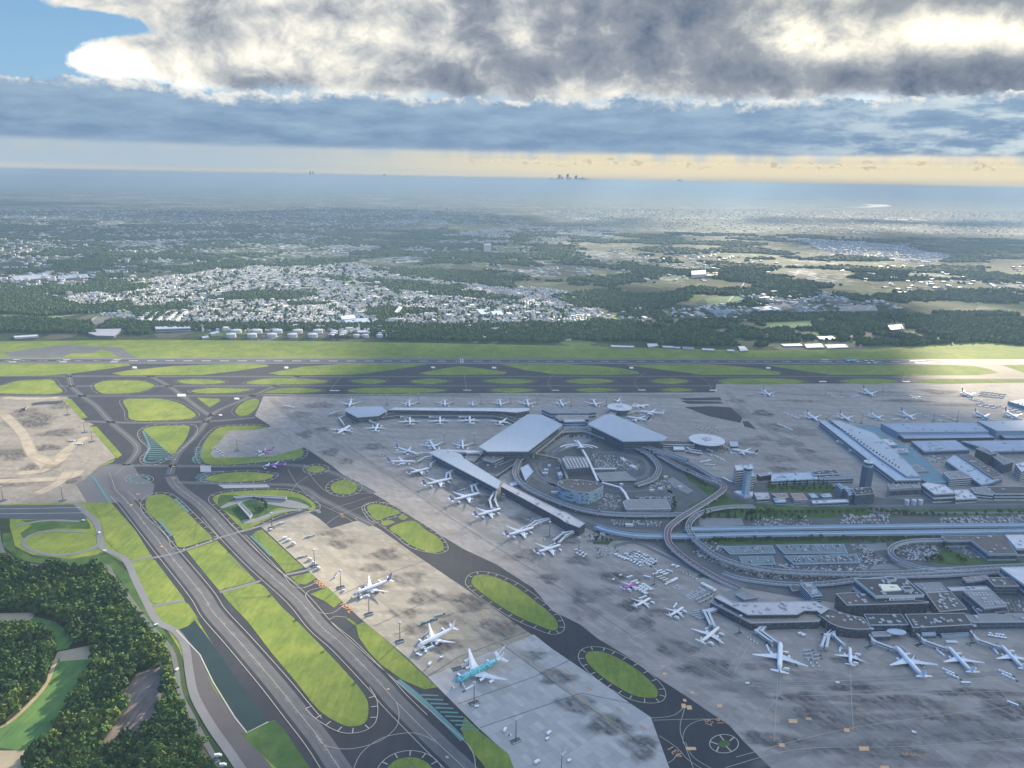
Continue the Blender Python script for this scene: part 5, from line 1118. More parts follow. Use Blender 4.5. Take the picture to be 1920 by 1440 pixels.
for q, h, w, r, l in [
 ([670,619.5, 688,619.3, 690,622, 671,622.5], 16, 'white', 'white', 'pump house among the fuel tanks'), ([393,624, 410,620, 412,623, 396,627], 7, 'blue', 'pale', 'pale hut left of the fuel tanks'), ([378,631, 390,629, 392,632, 380,634], 5, 'blue', 'pale', 'low pale hut left of the fuel tanks'),
 ([290,612, 355,611, 358,615, 292,617], 12, 'blue', 'white', 'long white office behind the trees left of the tanks'), ([25,630, 70,627, 72,630, 28,633], 6, 'white', 'white', 'white shed far left beyond the runway'),
 ([165,624, 180,617, 227,616, 222,624, 214,630, 180,629], 7, 'grey', 'pinkwhite', 'cluttered pale roof yard far left'),
 ([820,629, 840,628.5, 841,632, 821,632.5], 8, 'white', 'pale', 'white depot right of the tanks, first'), ([845,629, 862,628.7, 863,632, 846,632.3], 8, 'blue', 'white', 'white depot right of the tanks, second'), ([866,631, 880,630.6, 881,633, 867,633.4], 6, 'blue', 'teal', 'blue-roofed depot right of the tanks'),
 ([893,631, 905,630.5, 906,634, 894,634.4], 7, 'blue', 'white', 'pale depot near the red mast, first'), ([906,629, 912,628.8, 914,632, 907,632.4], 10, 'white', 'white', 'pale depot near the red mast, second'), ([914,632.5, 935,631.8, 936,635, 915,635.6], 5, 'blue', 'white', 'pale depot near the red mast, third'),
 ([960,630, 974,629.6, 976,632, 961,632.6], 6, 'white', 'pinkwhite', 'warm-roofed shed beyond the runway, first of four'), ([976,631, 1000,630.2, 1002,633, 978,634], 5, 'white', 'tan', 'warm-roofed shed beyond the runway, second of four'), ([1003,631, 1030,630.6, 1032,634, 1004,634.4], 5, 'white', 'pale', 'warm-roofed shed beyond the runway, third of four'), ([1034,633, 1070,633.2, 1071,636.5, 1036,636], 5, 'white', 'white', 'warm-roofed shed beyond the runway, last of four'),
 ([1145,647, 1189,648.3, 1189,651.3, 1146,650.3], 5, 'grey', 'white', 'thin white shed by the grass, left one'), ([1213,644, 1232,644, 1235,648, 1216,651], 6, 'grey', 'white', 'white-roofed shed cluster, first from left'), ([1241,648, 1262,649, 1263,652, 1243,651], 5, 'grey', 'white', 'white-roofed shed cluster, second from left'), ([1262,650, 1275,650.5, 1276,653, 1264,652.6], 5, 'grey', 'pale', 'white-roofed shed cluster, third from left'), ([1279,650, 1300,651, 1303,655, 1282,654.6], 5, 'grey', 'grey', 'grey-roofed shed cluster, fourth from left'),
 ([1316,653, 1339,654, 1340,657, 1317,656], 5, 'grey', 'white', 'thin white shed by the dark trees'), ([1363,655, 1377,655.5, 1377,658.5, 1364,658.2], 6, 'grey', 'white', 'small white shed with rounded doors'), ([1384,649, 1396,649, 1404,657, 1388,658], 6, 'grey', 'white', 'square white roof near the fence bend'),
 ([1532,631, 1560,630, 1567,635.5, 1540,637], 8, 'grey', 'pinkwhite', 'broad warm-white roof beyond the runway right'), ([1464,645, 1500,644, 1506,648, 1470,649], 4, 'grey', 'white', 'glittering white depot roofs, left part'), ([1508,645, 1540,644, 1546,651, 1512,652], 4, 'grey', 'white', 'glittering white depot roofs, middle part'), ([1546,646, 1584,645, 1592,651, 1552,652.5], 4, 'grey', 'pinkwhite', 'glittering white depot roofs, right part'),
 ([1698,641, 1710,641, 1711,643.5, 1699,643.5], 5, 'blue', 'pale', 'tiny pale hut on the green slope right'), ([1665,610, 1690,608, 1694,616, 1670,618], 14, 'grey', 'white', 'white block in the woods right')]:
    bld('airside_shed', l, q, h, w, r, 1 if h > 6 else 0, group=SG, par=.5, win=.35, cat='shed')
def redmast(px, py, h, label):
    c = at(px, py); t = empty('radar_tower', (*c, 0)); m_ = MB(); m_.box(0, 0, 0, 4, 4, h*.7); m_.build('tower_frame', WM['white'], t)
    m_ = MB(); m_.box(0, 0, h*.7, 9, 9, 1.2); m_.box(0, 0, h*.7+1.2, 6, 6, 2.5); m_.build('platform', M_red, t); m_ = MB(); m_.lathe([(2.2, h*.7+3.7), (2.4, h*.7+5.2), (.01, h)], 12); m_.build('radome', WM['white'], t); tag(t, label, 'radar tower', 'radar towers by the far fence')
redmast(380, 622, 32, 'red and white tower left of the fuel tanks'); redmast(673, 621, 34, 'slim mast rising behind the pump house'); redmast(949, 630, 18, 'small red-topped mast beyond the runway centre'); redmast(1437, 637, 26, 'white radar mast at the edge of the dark woods'); redmast(1596, 638, 22, 'white radar mast right of the broad warm-white roof'); redmast(1689, 624, 30, 'slim white tower in the right woods')
# blast fence on the cargo apron
bf = MB(); P_ = smooth_open(pts([48,770, 53,764, 62,760, 80,757, 119,754.5], 0))
for a, b in zip(P_, P_[1:]):
    bf.add([(*a, .3), (*b, .3), (b[0]-1.0, b[1]+1.5, 5.5), (a[0]-1.0, a[1]+1.5, 5.5)], [(0, 1, 2, 3), (3, 2, 1, 0)])
o = bf.build('blast_fence', WM['grey']); tag(o, 'curved blast fence standing on the sunlit cargo apron', 'blast fence')
# skyline on the horizon, beyond the haze box; haze tint put into its colour
for i, (x, hh, w) in enumerate(sorted([(1032,90,160),(1040,60,200),(1046,120,120),(1049,260,130),(1054,150,110),(1064,300,120),(1069,120,120),(1080,240,140),(1086,110,150),(1092,140,130),(1096,120,120),(1274,120,200),(1102,90,130),(722,110,160),(583,190,90),(588,180,90)])):
    A_, E_ = azel(x, 336); D_ = 66000; c = (D_*sin(radians(A_)), D_*cos(radians(A_))); up_ = 600+hh*1.6; m_ = MB(); m_.box(0, 0, -1, w*1.5, w*1.5, up_); m_.box(w*.2, 0, up_-1, w*.7, w*.7, 50)
    o = m_.build('skyline_tower', mat('haze_tinted_concrete', (.26, .30, .34), .9)); o.location = (*c, 0)
    tag(o, 'far hazy high-rise silhouette on the horizon, %s from the left' % ORD[i], 'high-rise', 'high-rises on the horizon')
# ------------------------------------------------------------------ landside ground
M_lot = mat('car_park_asphalt', (0, 0, 0), .85, build=lambda t, p: t.ramp(t.noise(p, .03, 5, .6), [(.3, (.07, .078, .088)), (.7, (.12, .125, .135))]))
sheet('landside_asphalt', pts([985,852, 1040,815, 1078,803, 1100,803, 1140,818, 1240,850, 1290,868, 1340,893, 1375,905, 1500,905, 1560,915, 1660,935, 1800,940, 2500,940, 2500,1150, 1800,1150, 1620,1140, 1560,1130, 1480,1118, 1400,1104, 1330,1075, 1290,1058, 1240,1030, 1190,1012, 1120,1000, 1097,990, 1060,965, 1000,945, 955,918, 968,905]), LV['strip']+.03, M_lot)
M_walk = mat('paving_grey', (.22, .225, .23), .85, .25, .05)
multi_sheet('landside_paving', [pts(q) for q in ([1262,895, 1300,920, 1290,926, 1265,915, 1250,900],[1010,845, 1050,822, 1070,812, 1100,812, 1118,822, 1100,830, 1040,850],[1310,971, 1390,972, 1395,985, 1325,990, 1312,985],[1600,1022, 1660,1018, 1665,1030, 1620,1036],[1640,1058, 1710,1056, 1715,1068, 1630,1068],[1386,1103, 1400,1110, 1440,1127, 1430,1130, 1375,1128, 1352,1112])], LV['isle']+.02, M_walk)
multi_sheet('landside_grass', [pts(q) for q in ([1280,878, 1330,905, 1370,935, 1410,945, 1500,948, 1640,950, 1640,956, 1420,960, 1380,975, 1310,968, 1290,950, 1330,930, 1290,900],[1310,1008, 1590,1006, 1600,1018, 1330,1022],[1400,958, 1660,956, 2200,950, 2200,966, 1700,968, 1400,975],[1440,903, 1560,905, 1565,925, 1440,922],[1110,1012, 1150,1010, 1140,1022, 1112,1020],[1620,995, 1770,1000, 1700,1012, 1640,1018, 1600,1010],[1770,1030, 1830,1045, 1900,1046, 1920,1056, 1780,1060, 1730,1052],[1200,962, 1290,962, 1290,970, 1150,972])], LV['isle'], M_grass_dk)
strip_obj('inner_road', [smooth_open(pts(p)) for p in ([1000,868, 1012,888, 1030,905, 1060,922, 1100,938, 1150,948, 1165,950],[1015,862, 1030,848, 1045,838, 1060,830],[1022,868, 1040,850, 1056,836],[1110,848, 1160,850, 1205,862, 1215,880, 1200,896, 1130,906],[1135,915, 1165,922, 1240,918, 1262,925],[1040,905, 1020,890, 1012,875, 1020,862, 1040,858],[1120,958, 1180,962, 1240,960])]+[smooth_open(pts(p)) for p in ([1640,949, 1500,948, 1420,940, 1370,925, 1310,895, 1270,872, 1230,852],[2300,944, 1900,946, 1640,949],[2300,958, 1700,962, 1640,954],[990,880, 1010,900, 1060,918, 1040,930],[1240,905, 1260,930, 1245,960],[1200,958, 1290,962, 1330,960],[1080,970, 1150,990, 1230,998, 1290,1000],[1100,1015, 1200,1015, 1300,1060, 1400,1100],[1150,1025, 1190,1018, 1240,1040, 1330,1085])], 9, LV['isle']+.04, mat('road_mid_grey', (.14, .145, .155), .8, .2, .03))
# ------------------------------------------------------------------ elevated roads
M_par = mat('parapet_concrete', (.46, .50, .54), .7, .15, .1)
M_deck = mat('deck_asphalt', (.13, .135, .15), .8, .2, .03); M_redroad = mat('deck_red_paving', (.20, .085, .085), .8, .2, .05)
M_guide = mat('guideway_pale_blue', (.36, .46, .55), .6, .1, .05)
def viaduct(label, px, hs, w, deck=M_deck, par=M_par, pier=True, red=None, parh=1.6, cat='elevated road', group='elevated roads and ramps', dashes=True, k=6, depth=1.8):
    P3 = []
    n = len(px)//2
    for i in range(n):
        h = hs if not isinstance(hs, list) else np.interp(i/(n-1)*(len(hs)-1), range(len(hs)), hs)
        P3.append((*at(px[2*i], px[2*i+1], h), float(h)))
    C = smooth_open(P3, k); cx, cy = C[len(C)//2][:2]; C = [(x-cx, y-cy, z) for x, y, z in C]
    t = empty('elevated_road', (cx, cy, 0))
    def side(d, dz=0):
        o = offset_open([c[:2] for c in C], d); return [(x, y, c[2]+dz) for (x, y), c in zip(o, C)]
    def rib(a, b, mb, mi=0):
        m_ = len(a); mb.add(a+b, [(i, m_+i, m_+i+1, i+1) for i in range(m_-1)], mi)
    A, B = side(w/2), side(-w/2); mb = MB(); rib(A, B, mb); rib(side(-w/2, -depth), side(w/2, -depth), mb); rib(side(w/2, -depth), A, mb, 1); rib(B, side(-w/2, -depth), mb, 1); mb.build('deck', [deck, par], t)
    for s_ in (1, -1):
        q = MB(); rib(side(s_*(w/2+.35), parh), side(s_*(w/2-.35), parh), q) if s_ > 0 else rib(side(s_*(w/2-.35), parh), side(s_*(w/2+.35), parh), q)
        o_ = side(s_*(w/2+.35), parh); ob = side(s_*(w/2+.35), -depth); i_ = side(s_*(w/2-.35), parh); ib = side(s_*(w/2-.35), 0)
        rib(o_, ob, q); rib(i_, ib, q); q.build('parapet', par, t)
    if red:
        q = MB(); rib(side(red[0], .04), side(red[1], .04), q); q.build('red_lane', M_redroad, t)
    if dashes:
        q = MB(); acc = 0
        for a, b in zip(C, C[1:]):
            L_ = hypot(b[0]-a[0], b[1]-a[1]); u = 0
            while u+4 < L_:
                p0 = [a[j]+(b[j]-a[j])*u/L_ for j in range(3)]; p1 = [a[j]+(b[j]-a[j])*(u+4)/L_ for j in range(3)]; nx_, ny_ = -(b[1]-a[1])/L_*.35, (b[0]-a[0])/L_*.35
                q.add([(p0[0]+nx_, p0[1]+ny_, p0[2]+.09), (p0[0]-nx_, p0[1]-ny_, p0[2]+.09), (p1[0]-nx_, p1[1]-ny_, p1[2]+.09), (p1[0]+nx_, p1[1]+ny_, p1[2]+.09)], [(0, 1, 2, 3)]); u += 9
        if q.v: q.build('lane_marking', M_line_w, t)
    if pier:
        acc = 99
        for a, b in zip(C, C[1:]):
            acc += hypot(b[0]-a[0], b[1]-a[1])
            if acc > 34 and a[2] > 3:
                acc = 0; ang = atan2(b[1]-a[1], b[0]-a[0]); q = MB(); q.box(a[0], a[1], 0, 2, min(4, w*.4), a[2]-depth-.8, ang); q.box(a[0], a[1], a[2]-depth-1, 2.2, w*.8, 1, ang); q.build('pillar', M_par, t)
    tag(t, label, cat, group); return t
viaduct('loop road on stilts circling the garages of the far terminal', [1286,964.7, 1211,965.6, 1136,963, 1080,952.5, 1023.8,932, 986,913, 967.5,893, 968,874, 978,858, 1005,840, 1035,817.5, 1048,811, 1061,808.5, 1099,808.5, 1136,822, 1192.5,839, 1222.5,858, 1235,876, 1232,890, 1222,900, 1192.5,910], [6, 7, 8, 9, 9, 9, 8, 8, 7, 5], 11, k=4)
viaduct('kerbside deck hugging the two great roofs', [1000,850, 1030,826, 1052,807, 1062,802, 1100,802, 1125,811, 1175,828, 1240,846, 1290,862], 12, 11)
viaduct('S-shaped flyover with a red lane', [1236,854, 1250,862, 1277,876.5, 1323,896.5, 1348,905.7, 1357.5,912, 1352,922, 1328,938.5, 1300,956, 1273.7,973, 1256,988, 1251.5,1002, 1257,1022, 1286.5,1048, 1323,1072, 1355,1090, 1387,1104], [5, 7, 9, 11, 12, 12, 12, 11, 8, 4, 1.2], 11, red=(.5, 5), k=5)
viaduct('flyover turning back beside the S-shaped flyover and running right', [1415,950, 1377.6,950, 1341,954, 1312,963, 1294.5,977, 1291.5,992, 1303,1011, 1326.6,1031.5, 1359,1049.7, 1414,1064, 1487,1072.5, 1600,1075.5, 1700,1073.5, 1800,1067, 1900,1062, 2050,1056], [2, 7, 9, 10, 10, 10, 9, 8, 8], 10, k=5)
viaduct('lower ramp sweeping below the parking decks to the near terminal', [1355,1074, 1385,1084, 1430,1091, 1480,1095.5, 1540,1095, 1600,1088, 1650,1080, 1740,1078, 1830,1074], [1.5, 3, 5, 6, 7], 9)
viaduct('spiral ramp round the small car park on the right', [1771,1012.5, 1734,1013, 1705,1015, 1684,1020, 1671,1029, 1671,1039, 1682,1049, 1700,1057, 1722,1063.5, 1750,1068, 1790,1070], [10, 10, 9, 8], 8, k=5)
viaduct('pale blue covered guideway, upper of two running to the right edge', [1285,993, 1350,992.5, 1450,991, 1600,988.5, 1750,986.5, 1920,985, 2100,984], 8, 11, deck=M_guide, par=M_guide, parh=2.6, cat='guideway', group='pale blue guideways', dashes=False, k=3)
viaduct('pale blue covered guideway, lower of two, starting near the white pier', [1117.5,987, 1132,993, 1155,999, 1180,1003, 1211,1005.5, 1286,1006, 1350,1004, 1450,1002, 1600,1000.5, 1750,999, 1920,996, 2100,994], 8, 11, deck=M_guide, par=M_guide, parh=2.6, cat='guideway', group='pale blue guideways', dashes=False, k=3)
viaduct('dark road strip between the two pale guideways', [1290,999, 1400,998, 1600,995, 1920,990.5, 2100,989], 4, 9, pier=False, dashes=True, k=3)
viaduct('upper airside ramp from the right great roof', [1225,846, 1262,856, 1300,872, 1345,900, 1352,904], [9, 7, 4], 8)
viaduct('grey access road deck above the near terminal', [1600,1083, 1680,1079, 1760,1077, 1850,1072, 2000,1066], 6, 13, pier=False)
# covered walkways inside the loop
def walkway(label, px, h, w, m=M_wing):
    P_ = [(*at(px[i], px[i+1], h), h) for i in range(0, len(px), 2)]; cx, cy = P_[0][:2]; t = empty('covered_walkway', (cx, cy, 0)); P_ = [(x-cx, y-cy, z) for x, y, z in P_]
    q = MB()
    for a, b in zip(P_, P_[1:]): q.tube(a, b, w, 2.2)
    q.build('roof', m, t); q = MB()
    for a, b in zip(P_, P_[1:]): q.tube((a[0], a[1], a[2]-1.9), (b[0], b[1], b[2]-1.9), w*.8, 1.5)
    q.build('glazed_side', M_win, t)
    for a in P_: q = MB(); q.box(a[0], a[1], 0, 1.5, 1.5, h-2.6); q.build('pillar', M_par, t)
    tag(t, label, 'walkway', 'covered walkways inside the loop')
walkway('white walkway running down from the glass arch to the blue block', [1078,826, 1090,840, 1102,860, 1111,880, 1121,902], 9, 5)
walkway('white walkway from the blue block to the white-banded garage', [1129,905, 1163,914, 1172,925, 1178,937], 8, 5)
walkway('tan walkway along the left side of the tall garage', [1005,851, 1047,860, 1055,873, 1064,898], 9, 5, RM['tan'])
walkway('short white walkway above the low garage', [1112,879, 1154,879], 7, 4)
# glass arch canopy
t = empty('arch_canopy', (*at(1085, 836, 12), 0)); 
q = MB(); r0 = 30
for k in range(20):
    a0, a1 = pi*.08+k*pi*.84/20, pi*.08+(k+1)*pi*.84/20
    q.tube((cos(a0)*44, sin(a0)*30-18, 12), (cos(a1)*44, sin(a1)*30-18, 12), 3.2, 1); 
q.build('outer_ring', M_white, t); q = MB()
for k in range(20):
    a0, a1 = pi*.08+k*pi*.84/20, pi*.08+(k+1)*pi*.84/20; q.tube((cos(a0)*32, sin(a0)*20-18, 12), (cos(a1)*32, sin(a1)*20-18, 12), 2.4, 1)
q.build('inner_ring', M_white, t)
q = MB(); vs, fs = [], []
for k in range(13):
    y = 30-k*4
    for j in range(7): a = pi*j/6; w_ = 4+(12*max(0, (k-8)/4)**2); vs.append((cos(a)*w_-k*-.6, y, 11+sin(a)*4))
for k in range(12):
    for j in range(6): fs.append((k*7+j, k*7+j+1, k*7+8+j, k*7+7+j))
q.add(vs, fs); q.build('vault', M_white, t); tag(t, 'white vaulted arch canopy with half rings above the inner forecourt', 'canopy')
# ------------------------------------------------------------------ jet bridges
M_br = mat('bridge_white', (.55, .58, .60), .6, .15, .3)
def jetbridge(label, px, h=5.2):
    P_ = [(*at(px[i], px[i+1], h), h) for i in range(0, len(px), 2)]; cx, cy = P_[0][:2]; t = empty('boarding_bridge', (cx, cy, 0)); P_ = [(x-cx, y-cy, z) for x, y, z in P_]
    for a, b in zip(P_, P_[1:]):
        q = MB(); q.tube(a, b, 3.6, 3.2); q.build('tunnel', M_br, t)
        d_ = Vector(b)-Vector(a); n_ = Vector((-d_.y, d_.x, 0)).normalized()*1.85
        for s_ in (1, -1): q = MB(); q.tube(Vector(a)+n_*s_+Vector((0, 0, .3)), Vector(b)+n_*s_+Vector((0, 0, .3)), .12, 1.1); q.build('window', M_win, t)
    q = MB(); q.lathe([(3.1, h-2.2), (3.1, h+2.2), (.01, h+2.9)], 14, P_[-2][0], P_[-2][1]); q.build('rotunda', M_br, t)
    q = MB(); q.box(P_[-2][0], P_[-2][1], 0, 1.4, 1.4, h-2); q.build('column', M_par, t)
    e = P_[-1]; a = P_[-2]; an = atan2(e[1]-a[1], e[0]-a[0]); q = MB(); q.box(e[0], e[1], h-2.2, 4.6, 4.6, 4.6, an); q.build('cab', M_unit, t)
    q = MB(); q.box(a[0]*.25+e[0]*.75, a[1]*.25+e[1]*.75, 0, 1, 3.6, h-2, an); q.build('wheel_column', M_dark, t)
    tag(t, label, 'boarding bridge', 'boarding bridges')
for l, p in [
 ('left of the twin bridges at the left tip of the pale-roofed pier', [1340,1141, 1320,1147, 1332,1172]), ('right of the twin bridges at the left tip of the pale-roofed pier', [1344,1143, 1328,1148, 1340,1176]),
 ('left bridge at the middle of the pale-roofed pier', [1432,1171, 1418,1184, 1446,1204]), ('right bridge at the middle of the pale-roofed pier', [1437,1172, 1428,1184, 1458,1206]),
 ('left bridge by the curved dark concourse', [1563,1180, 1548,1192, 1540,1214]), ('middle bridge by the curved dark concourse', [1564,1180, 1554,1191, 1550,1215]), ('right bridge by the curved dark concourse', [1565,1178, 1563,1192, 1582,1210]),
 ('long bridge to the left of the three slanting airliners', [1630,1190, 1638,1203, 1676,1217]), ('long bridge to the middle of the three slanting airliners', [1712,1182, 1732,1202, 1774,1217]), ('long bridge to the right slanting airliner', [1818,1182, 1832,1200, 1872,1214]),
 ('bridge at the top of the angled pier', [804,850, 790,850, 781,853]), ('second bridge along the angled pier', [812,856, 798,858, 783,866]), ('third bridge along the angled pier', [820,862, 808,870, 807,876]),
 ('bridge to the fourth airliner of the angled pier, left', [850,880, 838,888, 836,898]), ('bridge to the fourth airliner of the angled pier, right', [852,881, 843,888, 845,896]), ('bridge to the fifth airliner of the angled pier, left', [900,904, 884,912, 886,924]), ('bridge to the fifth airliner of the angled pier, right', [903,904, 890,910, 896,922]),
 ('bridge at the start of the white pier, left', [928,920, 918,938, 922,954]), ('bridge at the start of the white pier, right', [931,922, 928,938, 934,952]), ('bridge near the end of the white pier, left', [1030,972, 1004,978, 986,990]), ('bridge near the end of the white pier, right', [1032,974, 1012,980, 997,988]),
 ('bridge under the white pier tip, left', [1075,996, 1056,1000, 1038,1014]), ('bridge under the white pier tip, right', [1076,998, 1062,1004, 1048,1018]),
 ('bridge at the far satellite tip, upper', [640,771, 626,774, 616,778]), ('bridge at the far satellite tip, lower', [650,778, 636,784, 645,797]), ('bridge below the hexagonal roof', [692,783, 694,790, 704,794]),
 ('near-side bridge of the long pier, first', [750,778, 752,782, 764,783]), ('near-side bridge of the long pier, second', [806,778, 806,782, 820,783]), ('near-side bridge of the long pier, third', [862,778, 862,782, 875,782]), ('near-side bridge of the long pier, fourth', [944,779, 940,784, 948,786]),
 ('bridge left under the larger disc roof', [1280,836, 1288,840, 1294,844]), ('bridge right under the larger disc roof', [1320,836, 1326,842, 1334,846]), ('bridge towards the navy-tailed airliner', [1350,832, 1358,838, 1366,841]),
 ('upper bridge right of the right great roof', [1176,776, 1186,773, 1196,772]), ('left bridge on the long diagonal pale building', [1575,824, 1570,828, 1586,834]), ('right bridge on the long diagonal pale building', [1592,838, 1594,845, 1612,850])]:
    jetbridge('white boarding bridge, '+l, p)
# ------------------------------------------------------------------ floodlight masts
M_mast = mat('mast_steel', (.20, .17, .17), .5, metal=.3)
def make_mast():
    t = empty('floodlight_mast'); q = MB(); q.lathe([(.75, 0), (.3, 29)], 8); q.build('pole', M_mast, t)
    q = MB(); q.lathe([(2.2, 28.4), (2.4, 28.8), (2.4, 29.6), (.01, 30.2)], 12); q.build('lamp_ring', M_unit, t)
    q = MB(); q.box(0, 0, 0, 12, 7, .5, .5); q.build('base_slab', M_dark, t)
    for s_ in (1, -1): q = MB(); q.box(s_*-sin(.5)*3.4, s_*cos(.5)*3.4, .5, 12, .5, .9, .5); q.build('barrier', M_par, t)
    return t
mast0 = make_mast(); used_m = False
for x, y, l in [(590,1062,'second mast down the left edge of the tan apron'), (639,1102,'mast just left of the blue-striped airliner on the tan apron'), (692,1152,'mast right of the orange number at the apron edge'), (510,990,'mast at the top corner of the tan apron'), (750,1203,'mast left of the all-white airliner'),
 (889,1319,'mast below the turquoise double-decker'), (967,1390,'mast in the lower part of the pale slab apron'), (1052,1458,'mast cut by the bottom edge of the photo'), (1385,1189,'mast in front of the pale-roofed pier'), (1226,1098,'mast right of the magenta jet'), (1547,1190,'mast at the left end of the curved concourse'), (1629,1214,'mast beside the leftmost slanting airliner bridge'),
 (1723,1210,'mast by the middle slanting airliner bridge'), (1820,1208,'mast by the right slanting airliner bridge'), (1030,1007,'mast by the white pier bridges'), (1085,1038,'mast left of the parked white trucks'), (127,778,'mast at the top of the sunlit cargo apron'), (159,811,'mast in the middle right of the sunlit cargo apron'), (173,828,'mast lowest right on the sunlit cargo apron'),
 (118,939,'mast on the lower edge of the sunlit cargo apron'), (6,939,'mast at the far left edge of the cargo apron'), (445,846,'mast on the small walled apron'), (840,865,'mast above the roof of the angled pier'), (900,875,'mast between the angled pier and the court'), (833,833,'mast between two white airliners above the angled pier'), (889,835,'mast left of the left great roof'), (1547,742,'mast on the upper cargo stands, left'),
 (1576,743,'mast on the upper cargo stands, middle'), (1655,737,'mast on the upper cargo stands, right'), (1615,794,'mast on the lower cargo stands, left'), (1552,795,'mast at the corner of the diagonal roof'), (1750,790,'mast on the lower cargo stands, middle'), (1794,790,'mast on the lower cargo stands, right'), (1322,842,'mast in front of the larger disc roof'), (1358,848,'mast right of the larger disc roof'),
 (785,757,'mast on the far side of the long pier, first'), (849,757,'mast on the far side of the long pier, second'), (902,758,'mast on the far side of the long pier, third'), (957,757,'mast on the far side of the long pier, fourth'), (1007,759,'mast on the far side of the long pier, fifth'), (1071,762,'mast behind the pale link buildings, left'), (1137,761,'mast behind the pale link buildings, right'), (726,760,'mast right of the hexagonal roof')]:
    o = mast0 if not used_m else copy_tree(mast0); used_m = True; o.location = (*at(x, y), APRON_Z); tag(o, 'tall floodlight mast, '+l, 'floodlight mast', 'floodlight masts')

# small things inside the loop
for i, (x, y, w_, l_) in enumerate([(1024,880,9,'white tanker group upper left of the blue block'), (1022,886,12,'long white shelter left of the garage'), (1030,872,6,'small white hut left of the garage'), (1040,922,14,'white shelter strip left of the blue block'), (1235,885,8,'white hut right of the loop road'), (1248,893,8,'second white hut right of the loop road'), (1222,918,9,'pale kiosk above the white-banded garage'), (1238,915,9,'pale kiosk right above the white-banded garage'), (1165,907,7,'tiny kiosk under the loop road'), (1275,912,8,'small pale roof by the garden'), (1180,983,14,'white bus shelter on the strip above the guideway'), (1130,1000,8,'white hut below the pier tip')]):
    c = at(x, y, 4); bld('kiosk', l_, None, 4, 'white', 'white', 0, par=.3, world=[(c[0]-w_/2, c[1]-3), (c[0]+w_/2, c[1]-3), (c[0]+w_/2, c[1]+3), (c[0]-w_/2, c[1]+3)], group='small huts around the loop road')
# ------------------------------------------------------------------ vehicles
CARC = {'white': (.82, .83, .84), 'silver': (.42, .44, .46), 'black': (.03, .032, .036), 'grey': (.2, .21, .22), 'blue': (.05, .10, .28), 'red': (.38, .04, .04)}
def car_mesh(L=4.7, W=1.9, Hh=1.55):
    a, w = L/2, W/2; vs = []; z = (.3, .85, Hh)
    for x, zz_, ww in ((a, .35, w*.9), (a, .75, w*.9), (a*.5, .9, w), (a*.15, Hh, w*.78), (-a*.6, Hh, w*.78), (-a*.92, .95, w), (-a, .9, w*.92), (-a, .35, w*.92)): vs += [(x, ww, zz_), (x, -ww, zz_)]
    fs = [(2*i, 2*i+1, 2*i+3, 2*i+2) for i in range(7)]; mi = [0, 0, 1, 0, 1, 0, 0]
    b = len(vs); vs += [(x, s_*w*.98, .3) for x in (a*.9, -a*.95) for s_ in (1, -1)]
    for s_ in (0, 1):
        fs += [(14+s_, 12+s_, 10+s_, 4+s_, 2+s_, 0+s_), (10+s_, 8+s_, 6+s_, 4+s_)]; mi += [0, 1]
    return vs, fs, mi
CV = car_mesh(); CARP = {}
for n_, c_ in CARC.items():
    me = bpy.data.meshes.new('parked_car'); me.from_pydata(CV[0], [], CV[1]); me.materials.append(mat('car_paint_'+n_, c_, .3, spec=.5)); me.materials.append(M_dark)
    me.polygons.foreach_set('material_index', CV[2]); me.update(); CARP[n_] = me
cars = []
def park(zone, dirpx, rowgap, fill, label, z=0.0, gap=2.7, double=True):
    poly = pts(zone, z); a = at(*dirpx[:2]); b = at(*dirpx[2:]); an = atan2(b[1]-a[1], b[0]-a[0]); c, d = cos(an), sin(an)
    cx = sum(p[0] for p in poly)/len(poly); cy = sum(p[1] for p in poly)/len(poly); R2 = max(hypot(p[0]-cx, p[1]-cy) for p in poly)
    rnd = random.Random(int(cx)); v = -R2
    while v < R2:
        for dv in ((0, 5.2) if double else (0,)):
            u = -R2; run = rnd.random() < .8
            while u < R2:
                if rnd.random() < .06: run = not run
                x, y = cx+c*u-d*(v+dv), cy+d*u+c*(v+dv)
                if inside(x, y, poly) and rnd.random() < (min(.97, fill*1.12) if run else fill*.45):
                    cars.append((x, y, z, an+pi/2+(pi if rnd.random() < .5 else 0)+rnd.uniform(-.04, .04), rnd.choice(['white']*7+['silver']*3+['black', 'black', 'grey', 'blue', 'red']), label))
                u += gap
        v += rowgap
